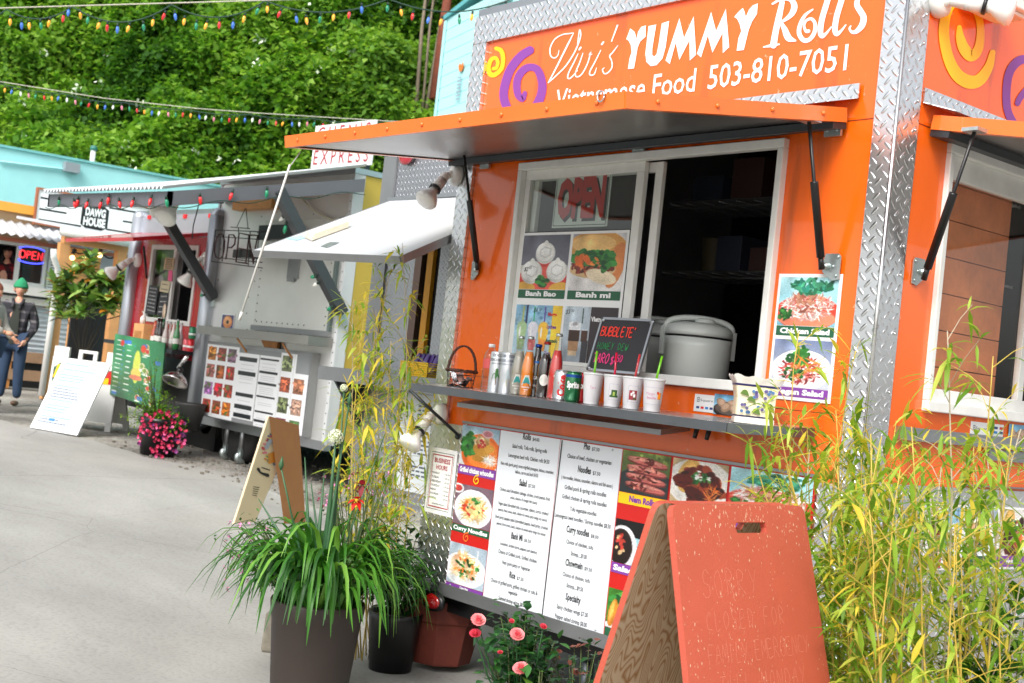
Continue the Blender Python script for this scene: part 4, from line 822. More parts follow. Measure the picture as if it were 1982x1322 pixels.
band_lathe(b, .0265, .13, .15, mat('blue_label', (30,110,200), .4, 0, 0), 'neck_label', P); m = MB(); curved_text(m, b, .0302, "CALEB'S", CA, .012, .075); curved_text(m, b, .0302, 'KOLA', CA, .007, .045); m.build('lettering', WPAINT, P)
P, b, pr = bottle(1049, 769, -.19, 'ale', 1.1, fluid('cola', (34,14,14)), 'dark cola bottle with round white logo and red cap', cap=mat('red_cap', (150,30,30), .35, .4, 0), empty_top=.9)
m = MB(); r = .0306; n_ = 16; vs = [V(b.x+r*math.cos(CA), b.y+r*math.sin(CA), b.z+.075)]
for i in range(n_): t = 6.283*i/n_; a_ = .019*math.cos(t)/r; vs.append(V(b.x+r*math.cos(CA+a_), b.y+r*math.sin(CA+a_), b.z+.075+.024*math.sin(t)))
m.add(vs, [(0, i+1, (i+1) % n_+1) for i in range(n_)], 0, False); m.build('label', LBL, P)
P, b, pr = bottle(1070, 771, -.19, 'jar', 1.18, fluid('red_soda', (222,30,16)), 'tall bottle of bright red soda beside the soda cans'); P.name = 'soda_bottle'
m = MB(); curved_text(m, b, .029, 'Crush', CA+.5, .012, .09); m.build('lettering', WPAINT, P)
def can(px, py, y, col, label, s, tcol, vertical=False, h=.122, r=.033, mark=None):
    b = onshelf(px, py, y); P = empty('soda_can', b, label, 'soda can', 'bottles and cans on the trailer shelf')
    m = MB(); m.lathe(b, [(.024, 0), (.026, .002), (r, .011), (r, h-.012), (r*.93, h-.006), (r*.83, h-.001)], 24); m.build('can_body', col, P)
    m = MB(); m.lathe(b, [(r*.83, h-.001), (r*.84, h+.001), (r*.78, h+.001), (r*.76, h-.003), (.001, h-.003)], 24); m.lathe(b+V(.004, -.004, h-.003), [(.008, 0), (.008, .003)], 10); m.build('can_lid', ALU, P)
    m = MB(); curved_text(m, b, r+.0003, s, CA, .028 if vertical else .024, h*.5 if vertical else h*.47, vertical=vertical, bold=.05, squeeze=.62 if not vertical else .95); m.build('lettering', tcol, P); return P, b
can(1084, 773, -.205, mat('silver_can', (200,202,204), .28, .8, .05), 'silver diet soda can with red vertical lettering', 'Coke', REDI, True)
P, b = can(1106, 775, -.215, mat('green_can', (14,104,58), .25, .4, .06, coat=.5), 'green lemon lime soda can with white lettering', 'Sprite', WPAINT)
m = MB(); m.lathe(b, [(.0334, .098), (.0334, .109)], 24, cap=False); m.build('blue_band', mat('navy_band', (20,70,150), .3, .4, 0), P)
P, b = can(1122, 777, -.17, mat('red_can', (190,24,30), .25, .4, .05, coat=.5), 'red soda can half hidden by the first white cup', 'Cola', WPAINT)
# coconut drinks, water bottle
for i, (px, py, lb) in enumerate(((957, 757, 'white coconut drink can next to the water bottle'), (978, 760, 'pale coconut drink can next to the grey soda bottle'))):
    b = onshelf(px, py, -.14-.02*i); P = empty('coconut_drink_can', b, lb, 'drink can', 'bottles and cans on the trailer shelf')
    m = MB(); m.lathe(b, [(.03, 0), (.0325, .003), (.0325, .170), (.030, .174), (.030, .176), (.027, .174), (.001, .174)], 24); m.build('can_body', mat('pearl_can', (206,210,214), .3, .5, .04), P)
    m = MB(); curved_text(m, b, .0328, 'COCO' if i == 0 else 'OKOSOH', CA, .011, .155, bold=.03); curved_text(m, b, .0328, 'COCONUT', CA, .011, .135, bold=.03); curved_text(m, b, .0328, 'JUICE DRINK' if i == 0 else 'COCONUT WATER', CA, .006, .122); m.build('lettering', INK if i == 0 else mat('slate_ink', (90,100,120)), P)
    m = MB()
    for t_, w_, z0, z1, mi in ((0, .024, .03, .06, 0), (0, .018, .06, .08, 1), (.1, .008, .075, .1, 1)):
        rr = .0329+.0002*mi; vs = [V(b.x+rr*math.cos(CA+t_+a_/rr), b.y+rr*math.sin(CA+t_+a_/rr), b.z+z) for a_, z in ((-w_, z0), (0, z0), (w_, z0), (w_*.7, z1), (0, z1+.004), (-w_*.7, z1))]; m.add(vs, [(0, 1, 4, 5), (1, 2, 3, 4)], mi, False)
    m.build('picture', [mat('coconut_brown' if i == 0 else 'pale_husk', (120,84,50) if i == 0 else (200,196,170)), mat('leaf_print' if i == 0 else 'pale_leaf', (60,120,60) if i == 0 else (190,206,210))], P)
b = onshelf(943, 756, -.14); P = empty('water_bottle', b, 'clear plastic water bottle with a red label and white cap', 'water bottle', 'bottles and cans on the trailer shelf')
PET = glass('clear_plastic', (.93, .88, .87), 2.5)
pr = [(.027,0),(.031,.004),(.031,.02),(.029,.024),(.031,.03),(.031,.045),(.029,.05),(.031,.055),(.031,.145),(.027,.165),(.015,.185),(.012,.19),(.012,.196)]
m = MB(); m.lathe(b, pr, 24); m.build('plastic_body', PET, P)
m = MB(); m.lathe(b, [(.0315, .10), (.0315, .143)], 24, cap=False); m.build('label', mat('red_water_label', (206,80,80), .4), P); m = MB(); m.lathe(b, [(.0145, .194), (.0145, .206), (.013, .208), (.001, .208)], 18); m.build('cap', WPAINT, P)
# cups
CUPW = mat('cup_white', (236,234,238), .3, 0, .03, 4, spec=.6)
for i, (px, py, sc_, lean, lb, txt) in enumerate(((1144, 780, (120,196,40), (.003, 0), 'white cup marked Taro with green straw, leftmost of the cups', 'Taro'), (1184, 785, (206,22,66), (-.004, 0), 'white cup with avocado picture and red straw', ''),
        (1221, 789, (196,60,66), (.014, .004), 'white cup with lychee picture and faded red straw', ''), (1261, 793, (120,200,30), (.02, .006), 'white cup marked Mango Smoothie with green straw, nearest the rice cookers', 'Mango'))):
    b = onshelf(px, py, -.225); P = empty('drink_cup', b, lb, 'cup', 'paper cups with straws on the shelf')
    m = MB(); m.lathe(b, [(.001, .001), (.029, 0), (.031, .003), (.0315, .02), (.0325, .021), (.0395, .112), (.0415, .1145), (.0395, .117)], 28); m.build('cup_body', CUPW, P)
    m = MB(); m.lathe(b, [(.0425, .115), (.0425, .121), (.040, .124), (.037, .124), (.036, .120), (.001, .120)], 28); m.build('lid', mat('clear_lid', (214,216,218), .2, 0, .02, 5, coat=.5), P)
    m = MB(); m.tube([b+V(0, 0, .08), b+V(lean[0], lean[1], .21)], .0045, 10); m.build('straw', mat('straw_%s' % ['lime', 'crimson', 'faded_red', 'green'][i], sc_, .25, 0, .03, coat=.4), P)
    m = MB(); F = None
    def cpatch(w0, w1, z0, z1, mi, o_=.0008):
        vs = []; n_ = 6
        for j in range(n_+1):
            a_ = w0+(w1-w0)*j/n_
            for z in (z0, z1):
                rr = .0325+(z-.021)*(.0395-.0325)/.091+o_; vs.append(V(b.x+rr*math.cos(CA+a_/rr), b.y+rr*math.sin(CA+a_/rr), b.z+z))
        m.add(vs, [(2*j, 2*j+2, 2*j+3, 2*j+1) for j in range(n_)], mi, False)
    if i in (1, 2):
        for a_ in ((-.018, .022, .088, .0885), (-.018, .022, .028, .0285), (-.018, -.0175, .028, .0885), (.0215, .022, .028, .0885)): cpatch(*a_, 1)
    if i == 3: cpatch(-.035, .04, .090, .0906, 1); cpatch(-.035, .04, .028, .0286, 1)
    if i == 1: cpatch(-.008, .014, .04, .066, 2, .001); cpatch(-.002, .006, .044, .058, 3, .0014); cpatch(-.014, .018, .038, .046, 2, .0009)
    if i == 2: cpatch(-.014, .016, .036, .072, 4, .001); cpatch(-.008, -.001, .052, .062, 0, .0014); cpatch(.002, .010, .046, .058, 0, .0014); cpatch(-.002, .006, .060, .068, 0, .0014); cpatch(.003, .014, .038, .043, 2, .0014)
    if i == 3: cpatch(.016, .030, .048, .072, 5, .001); cpatch(.012, .02, .066, .076, 6, .0012)
    if txt:
        rr = .036; curved_text(m, b, rr+.0012, txt, CA-(.012 if i == 3 else -.0)/rr, .011, .062, 7, bold=-.005, squeeze=.8)
        if i == 3: curved_text(m, b, rr+.0008, 'Smoothie', CA-.008/rr, .009, .048, 7, squeeze=.7)
    m.build('print', [WPAINT, mat('blue_line', (130,140,180), .5, 0, 0), mat('avocado_green', (50,90,40), .5, 0, .1), mat('avocado_flesh', (170,190,90), .5, 0, 0), mat('lychee_red', (150,50,60), .5, 0, .2, 90), mat('mango', (244,150,30), .5, 0, .1), mat('mango_red', (210,60,50), .5, 0, 0), mat('pale_ink', (206,150,176), .5, 0, 0)], P)
# basket with packets
b = onshelf(890, 752, -.13); P = empty('wire_basket', b, 'round wire basket with a woven twig handle holding foil packets', 'basket')
TW = mat('dark_twig', (70,36,22), .6, 0, .35, 60, .3, 60)
m = MB()
for (r_, z) in ((.058, .005), (.066, .075)): m.tube([b+V(r_*math.cos(t), r_*math.sin(t), z) for t in np.linspace(0, 6.283, 28)], .002, 5)
for i in range(18):
    t = i*6.283/18
    for dt in (.35, -.35): m.tube([b+V(.058*math.cos(t), .058*math.sin(t), .005), b+V(.062*math.cos(t+dt*.5), .062*math.sin(t+dt*.5), .04), b+V(.066*math.cos(t+dt), .066*math.sin(t+dt), .075)], .0009, 4)
m.lathe(b, [(.001, .003), (.06, .003), (.06, .006), (.001, .006)], 24); m.build('wire_mesh', DKMET, P)
m = MB()
for o_, kk in ((0, 0), (1.5, 1), (3.1, 2)): m.tube([b+V((.067+.004*math.cos(t*7+o_))*math.cos(t), (.067+.004*math.cos(t*7+o_))*math.sin(t), .077+.004*math.sin(t*7+o_)) for t in np.linspace(0, 6.283, 70)], .0045, 6)
d = (CR-CR.dot(V(0, 0, 1))*V(0, 0, 1)).normalized()
for o_ in (0, 2, 4): m.tube([b+d*(.062*math.cos(t))+V(0, 0, .078+.112*math.sin(t))+V(.003*math.cos(t*9+o_), .003*math.sin(t*9+o_), 0) for t in np.linspace(0, 3.1416, 36)], .0042, 6)
m.build('basket_handle', TW, P)
m = MB()
for i in range(16):
    a_ = random.uniform(0, 6.28); r_ = random.uniform(0, .035); c = b+V(r_*math.cos(a_), r_*math.sin(a_), .012+i*.004); e1 = V(random.uniform(-1, 1), random.uniform(-1, 1), random.uniform(-.5, .6)).normalized()*.03; e2 = e1.cross(V(random.uniform(-.3, .3), random.uniform(-.3, .3), 1)).normalized()*.011
    m.prism([c-e1-e2, c+e1-e2, c+e1+e2, c-e1+e2], e1.cross(e2).normalized()*.003, mi=i % 3)
m.build('packet', [BLK, mat('pink_packet', (214,170,160), .3, 0, .1), mat('silver_packet', (190,190,194), .3, .8, .1)], P)
# chalk board
tl_, tr_, br_, bl_ = PX(1152, 615, 1, -.05), PX(1254, 619, 1, -.05), PX(1236, 726, 1, -.105), PX(1135, 717, 1, -.105)
bl_.z = br_.z = (bl_.z+br_.z)/2; zsh = SZ-.004
CBF = Fr(bl_, br_-bl_, tl_-bl_+V(.0, 0, 0)); W_, H_ = (br_-bl_).length, (tl_-bl_).length
CB = empty('chalk_board', (bl_+br_)/2, 'small black marker board advertising bubble tea leaning behind the cups', 'chalk board')
m = MB(); m.fbox(CBF, .004, .004, -.004, W_-.004, H_-.004, 0); m.build('board', mat('chalk_black', (36,34,38), .35, 0, .1, 10), CB)
m = MB(); t = .010
for a_ in ((.012, 0, W_-.012, t), (.012, H_-t, W_-.012, H_), (0, .012, t, H_-.012), (W_-t, .012, W_, H_-.012)): m.fbox(CBF, a_[0], a_[1], -.006, a_[2], a_[3], .004)
for (x, y) in ((t, t), (W_-t, t), (t, H_-t), (W_-t, H_-t)): m.lathe(CBF.p(x, y, -.006), [(.0105, 0), (.0105, .0098)], 16, CBF.N)
m.build('frame', ALU, CB)
m = MB()
HW = {'B': [[(0,0),(0,1)],[(0,1),(.55,.9),(.5,.6),(.05,.52)],[(.05,.52),(.65,.42),(.6,.08),(0,0)]], 'U': [[(0,1),(.02,.3),(.3,0),(.6,.25),(.6,1)]], 'L': [[(.05,1),(0,0),(.5,.02)]], 'E': [[(.55,1),(0,.95),(0,.03),(.6,0)],[(0,.5),(.45,.52)]],
      'T': [[(0,1),(.7,1)],[(.35,1),(.32,0)]], 'H': [[(0,1),(0,0)],[(.6,1),(.58,0)],[(0,.5),(.6,.5)]], 'O': [[(.3,1),(0,.6),(.1,.1),(.35,0),(.62,.4),(.5,.9),(.28,1)]], 'N': [[(0,0),(.02,1),(.55,.02),(.6,1)]], 'Y': [[(0,1),(.3,.5)],[(.6,1),(.2,0)]],
      'D': [[(.05,0),(0,1),(.55,.75),(.55,.25),(.05,0)]], 'W': [[(0,1),(.15,0),(.35,.6),(.5,0),(.7,1)]], 'A': [[(0,0),(.3,1),(.6,0)],[(.1,.4),(.5,.42)]], 'R': [[(0,0),(0,1),(.5,.85),(.45,.55),(.05,.5),(.6,0)]], '$': [[(.55,.85),(.1,.9),(.1,.55),(.5,.45),(.5,.1),(0,.15)],[(.3,1.1),(.3,-.1)]],
      '4': [[(.35,1),(0,.4),(.6,.4)],[(.45,.8),(.45,0)]], '5': [[(.55,1),(.1,1),(.1,.6),(.5,.5),(.45,.05),(0,.1)]], '0': [[(.3,1),(0,.6),(.1,.1),(.4,.05),(.6,.4),(.5,.9),(.3,1)]], 'S': [[(.6,.85),(.3,1),(.05,.8),(.2,.55),(.5,.4),(.5,.1),(.2,0),(-.05,.15)]], 'C': [[(.6,.85),(.3,1),(0,.6),(.1,.15),(.6,.05)]],
      'F': [[(.6,1),(0,.95),(0,0)],[(0,.5),(.45,.52)]], 'M': [[(0,0),(.08,1),(.35,.3),(.6,1),(.68,0)]], 'I': [[(.2,1),(.2,0)]], 'G': [[(.6,.85),(.25,1),(0,.5),(.2,.02),(.6,.1),(.6,.45),(.35,.45)]], 'K': [[(0,1),(0,0)],[(.5,1),(.05,.5),(.6,0)]], "'": [[(.1,1),(.05,.8)]], ' ': []}
def hand(mb, F, s, u, v, h, w, mi, n, adv=.82, jit=.03, dv=0.):
    rr = random.Random(hash(s) % 7 if False else len(s))
    for i, ch in enumerate(s):
        for st in HW.get(ch, []):
            P = [(u+(i*adv+x+rr.uniform(-jit, jit))*h*.72, v+dv*i+(y+rr.uniform(-jit, jit))*h) for x, y in st]; stroke(mb, F, P, w, mi, n, px=False, sm=4, cap=False)
hand(m, CBF, "BUBBLETE'", .022, H_*.66, H_*.17, .0042, 0, .002, adv=.83); hand(m, CBF, "BUBBLETE'", .0235, H_*.655, H_*.17, .0042, 0, .0022, adv=.83)
hand(m, CBF, 'HONEY DEW', .026, H_*.41, H_*.12, .0026, 1, .002, adv=1.0); hand(m, CBF, 'TARO', .022, H_*.16, H_*.17, .0045, 2, .002, adv=.84); hand(m, CBF, '$4', .125, H_*.14, H_*.15, .004, 2, .002); hand(m, CBF, '50', .158, H_*.2, H_*.12, .0035, 2, .002)
m.build('writing', [mat('red_chalk', (250,66,50), .6, 0, 0), GRNI, PINK], CB)
# rice cookers
GRY = mat('cooker_grey', (212,218,214), .35, 0, .04, 3, coat=.3)
for i, (px, y, lb) in enumerate(((1343, .25, 'large grey rice cooker with a domed lid behind the cups, the nearer one'), (1262, .36, 'grey rice cooker mostly hidden behind the marker board'))):
    b = PX(px, 735, 1, y); b.z = 1.467; P = empty('rice_cooker', b, lb, 'rice cooker', 'rice cookers inside the hatch')
    r_ = .138 if i == 0 else .13
    m = MB(); m.lathe(b, [(r_*.90, 0), (r_*.97, .01), (r_, .15), (r_*1.01, .185)], 40); m.build('cooker_body', GRY, P)
    m = MB(); m.lathe(b, [(r_*1.01, .1852), (r_*.985, .1855), (r_*.985, .193), (r_*1.01, .1935)], 40, cap=False); m.build('seam', BLK, P)
    m = MB(); m.lathe(b, [(r_*1.01, .194), (r_*1.0, .212), (r_*.93, .235), (r_*.55, .25), (.001, .255)], 40); m.lathe(b+V(.03, .0, .248), [(.04, 0), (.042, .012), (.03, .02), (.001, .021)], 20); m.build('lid', GRY, P)
    m = MB(); d = (CR-CR.dot(V(0, 0, 1))*V(0, 0, 1)).normalized(); m.tube([b+d*(r_*1.0*math.cos(t))+V(0, 0, .215+.055*math.sin(t)**.6) for t in np.linspace(0.01, 3.13, 18)], .012, 8); m.build('carry_handle', GRY, P)
    for sg in (-1, 1): m = MB(); c = b+d*r_*1.02*sg; m.box(c+V(-.009, -.012, .11), c+V(.009, .012, .225)); m.build('latch', GRY, P)
# planter on the shelf
b = onshelf(1456, 818, -.18); PL = empty('ceramic_planter', b, 'white ceramic planter painted with grapes and leaves on the shelf corner', 'planter')
d = (CR-CR.dot(V(0, 0, 1))*V(0, 0, 1)).normalized(); dn = V(d.y, -d.x, 0)
PSC = .84
def ring(z, hw, hd, wav=0.):
    out = []; n_ = 14; z, hw, hd, wav = z*PSC, hw*PSC, hd*PSC, wav*PSC
    for side in range(4):
        for i in range(n_):
            t = -1+2*i/n_; s1, s2 = [(t, -1), (1, t), (-t, 1), (-1, -t)][side]
            k_ = 1-.06*(abs(t)**4); out.append(b+d*(s1*hw*k_)+dn*(-s2*hd*k_)+V(0, 0, z+wav*(.5*math.sin((side*n_+i)*1.35)+.5*(t*t))))
    return out
PSC = .86
Z = [(0, .082, .05), (.02, .082, .05), (.024, .078, .048), (.10, .078, .05), (.15, .088, .055), (.158, .091, .057), (.18, .104, .066, .007), (.186, .106, .068, .009), (.18, .098, .06, .007), (.12, .07, .04)]
m = MB(); vs = []; 
for z in Z: vs += ring(*z)
N4 = 56; m.add(vs, [(i*N4+j, i*N4+(j+1) % N4, (i+1)*N4+(j+1) % N4, (i+1)*N4+j) for i in range(len(Z)-1) for j in range(N4)]+[tuple(range(N4))[::-1]], 0, False)
m.build('pot_body', mat('glazed_white', (234,230,222), .2, 0, .05, 8, coat=.6), PL)
m = MB(); vs = ring(.026, .0795, .0495)+ring(.10, .0795, .0515)+ring(.148, .0885, .056); m.add(vs, [(i*N4+j, i*N4+(j+1) % N4, (i+1)*N4+(j+1) % N4, (i+1)*N4+j) for i in range(2) for j in range(N4)], 0, False)
m.build('painted_panel', mat('cream_glaze', (236,228,196), .25, 0, .05, 20, coat=.5), PL)
m = MB()
for z0, z1, h1_, h2_ in ((.026, .031, .0802, .0502), (.148, .156, .0895, .0570)): vs = ring(z0, h1_+.0005, h2_+.001)+ring(z1, h1_+.0018, h2_+.0018); m = MB(); m.add(vs, [(j, (j+1) % N4, N4+(j+1) % N4, N4+j) for j in range(N4)], 0, False); m.build('navy_stripe', mat('navy_glaze', (40,34,90), .3, 0, 0), PL)
m = MB(); FPn = Fr(b+dn*.0455, d, V(0, 0, 1))
if FPn.N.dot(CAM-b) < 0: FPn = Fr(b+dn*.0455, -d, V(0, 0, 1))
rr = random.Random(5)
for cx_, cz in ((.02, .06), (-.035, .05), (.035, .10), (.0, .105)):
    for i in range(7): u_, v_ = cx_+rr.uniform(-.016, .016), cz+rr.uniform(-.016, .016); stroke(m, FPn, [(u_, v_), (u_+.001, v_)], .011, i % 2, .004+v_*.03, px=False)
for cx_, cz in ((-.045, .10), (.0, .04), (.045, .06), (-.02, .08)): stroke(m, FPn, [(cx_-.014, cz), (cx_, cz+.005), (cx_+.014, cz-.006)], [.004, .018, .003], 2, .004+cz*.03, px=False)
m.build('grape_painting', [mat('lilac_glaze', (120,110,170), .3, 0, .1), mat('blue_glaze', (100,140,190), .3, 0, .1), mat('leaf_glaze', (90,120,50), .3, 0, .1)], PL)

# ------------------------------------------------------------------ the red folding board in front
BRD = mat('red_board_paint', (184, 82, 62), .55, 0, .08, 5, .12, 120); PLY = mat('plywood', (196, 160, 118), .65, 0, .1, 4)
def wood_grain(nm, c1, c2, sc_):
    m = bpy.data.materials.new(nm); m.use_nodes = True; nt = m.node_tree; L = nt.links.new; b = nt.nodes['Principled BSDF']; b.inputs['Roughness'].default_value = .65
    tc = nt.nodes.new('ShaderNodeTexCoord'); mp = nt.nodes.new('ShaderNodeMapping'); mp.inputs['Scale'].default_value = sc_; L(tc.outputs['Object'], mp.inputs[0])
    w_ = nt.nodes.new('ShaderNodeTexNoise'); w_.inputs['Scale'].default_value = 2.2; w_.inputs['Detail'].default_value = 1.5; L(mp.outputs[0], w_.inputs['Vector'])
    mu = nt.nodes.new('ShaderNodeMath'); mu.operation = 'MULTIPLY'; mu.inputs[1].default_value = 26; L(w_.outputs['Fac'], mu.inputs[0]); fr = nt.nodes.new('ShaderNodeMath'); fr.operation = 'PINGPONG'; fr.inputs[1].default_value = .5; L(mu.outputs[0], fr.inputs[0])
    cr = nt.nodes.new('ShaderNodeValToRGB'); cr.color_ramp.elements[0].color = (*lin(c2), 1); cr.color_ramp.elements[1].color = (*lin(c1), 1); cr.color_ramp.elements[0].position = .02; cr.color_ramp.elements[1].position = .3; L(fr.outputs[0], cr.inputs[0]); L(cr.outputs[0], b.inputs['Base Color']); MATS[nm] = m; return m
GRAIN = wood_grain('plywood_grain', (190,166,138), (150,108,68), (5, 5, 1.3))
def chipped(nm, base, under):
    m = mat(nm, base, .55, 0, .07, 6, .1, 120); nt = m.node_tree; L = nt.links.new; b = nt.nodes['Principled BSDF']; src = b.inputs['Base Color'].links[0].from_socket
    tc = nt.nodes.new('ShaderNodeTexCoord'); mp = nt.nodes.new('ShaderNodeMapping'); mp.inputs['Scale'].default_value = (120, 120, 34); L(tc.outputs['Object'], mp.inputs[0]); n1 = nt.nodes.new('ShaderNodeTexNoise'); n1.inputs['Scale'].default_value = 1.5; n1.inputs['Detail'].default_value = 4; L(mp.outputs[0], n1.inputs['Vector'])
    n2 = nt.nodes.new('ShaderNodeTexNoise'); n2.inputs['Scale'].default_value = 3.1; L(tc.outputs['Object'], n2.inputs['Vector'])
    ad = nt.nodes.new('ShaderNodeMath'); ad.operation = 'MULTIPLY_ADD'; ad.inputs[1].default_value = .42; L(n2.outputs['Fac'], ad.inputs[0]); L(n1.outputs['Fac'], ad.inputs[2])
    gt = nt.nodes.new('ShaderNodeMath'); gt.operation = 'GREATER_THAN'; gt.inputs[1].default_value = .905; L(ad.outputs[0], gt.inputs[0])
    mx = nt.nodes.new('ShaderNodeMix'); mx.data_type = 'RGBA'; mx.inputs[7].default_value = (*lin(under), 1); L(gt.outputs[0], mx.inputs[0]); L(src, mx.inputs[6]); L(mx.outputs[2], b.inputs['Base Color']); return m
CHIP = chipped('chipped_red_paint', (192, 88, 66), (222, 190, 160))

def rboard():
    # front panel faces the camera side; rear panel leans the other way, hinged along the top
    tl = DEP(1283, 972, 3.30); tr = DEP(1545, 976, 3.30-.02)
    u = (tr-tl); u.z = 0; ang = 0
    return tl, tr
def redboard():
    top0 = DEP(1281, 975, 3.15); W = .585
    # the top edge runs away to the right, about 45 degrees from the line of sight
    r_ = (CR-CR.z*V(0, 0, 1)).normalized(); f_ = V(-r_.y, r_.x, 0)
    u = (r_*math.cos(R(45))+f_*math.sin(R(45))).normalized()
    n = V(u.y, -u.x, 0)                                   # towards the viewer's right
    zt = top0.z; H = 1.02; fsp = .30
    P = empty('sandwich_board', V(top0.x, top0.y, 0)+u*W/2, 'chipped red plywood sandwich board with a hand slot in front of the bamboo', 'sandwich board')
    def panel(sgn, nm, m1, m2, w_top, w_bot, slot):
        O = top0+n*(.012*sgn); dn = (V(0, 0, -zt+.0)+n*fsp*sgn); dn = dn.normalized(); L_ = zt/abs(dn.z)
        F = Fr(O, u, -dn); 
        if sgn > 0 and F.N.dot(n) < 0: F.N = -F.N
        out = [(.0, -L_), (-.0, -.03), (.004, -.012), (.014, -.003), (.03, 0), (w_top-.03, 0), (w_top-.012, -.004), (w_top-.003, -.014), (w_top, -.03), (w_bot, -L_)]
        out[0] = ((w_top-w_bot)*.1, -L_)
        x0, x1, y0, y1 = w_top*.43, w_top*.67, -.072, -.045
        hole = [(x0+.008, y1), (x0, (y0+y1)/2), (x0+.008, y0), (x1-.004, y0), (x1, (y0+y1)/2), (x1-.004, y1)]
        from mathutils.geometry import tessellate_polygon
        th = .018; ns = F.N if F.N.dot(n)*sgn > 0 else -F.N
        A = [F.O+F.U*a+F.V*b for a, b in out]; Hh = [F.O+F.U*a+F.V*b for a, b in hole]
        tr = tessellate_polygon([A, Hh]); allv = A+Hh; m = MB(); k = len(allv)
        vs = allv+[v+ns*th for v in allv]; fs = [tuple(t) for t in tr]; fi = [0]*len(fs)+[1]*len(fs)
        m.add(vs, [t for t in fs], 1, False); m.add([v for v in vs], [tuple(i+k for i in t) for t in fs], 0, False)
        na = len(A); m.add(vs, [(i, (i+1) % na, k+(i+1) % na, k+i) for i in range(na)], 2, False); nh = len(Hh); m.add(vs, [(na+i, na+(i+1) % nh, k+na+(i+1) % nh, k+na+i) for i in range(nh)], 2, False)
        o = m.build(nm, [m1, m2, BRD], P); return F, ns, th
    F1, n1, th = panel(1, 'front_panel', CHIP, GRAIN, W, W+.06, True)
    F2, n2, _ = panel(-1, 'rear_panel', BRD, GRAIN, W, W+.06, True)
    F1.N = n1
    m = MB()
    for s, x, y, h in (('SORRY', .09, -.225, .062), ('CLOSED FOR', .09, -.305, .044), ('FAMILY EMERGENCY', .085, -.385, .046), ('TILL MONDAY', .12, -.46, .044)):
        hand(m, F1, s, x, y, h, .0012, 0, th+.0008, adv=1.1 if len(s) < 12 else .84, jit=.06, dv=.0)
    m.build('chalk_writing', mat('faint_chalk', (226, 138, 114), .8, 0, 0), P)
    m = MB()
    for x in (.08, W-.08): m = MB(); m.prism([top0+u*(x-.03)-n*.02, top0+u*(x+.03)-n*.02, top0+u*(x+.03)+n*.02, top0+u*(x-.03)+n*.02], V(0, 0, .003)); m.build('hinge_plate', BRD, P)
redboard()
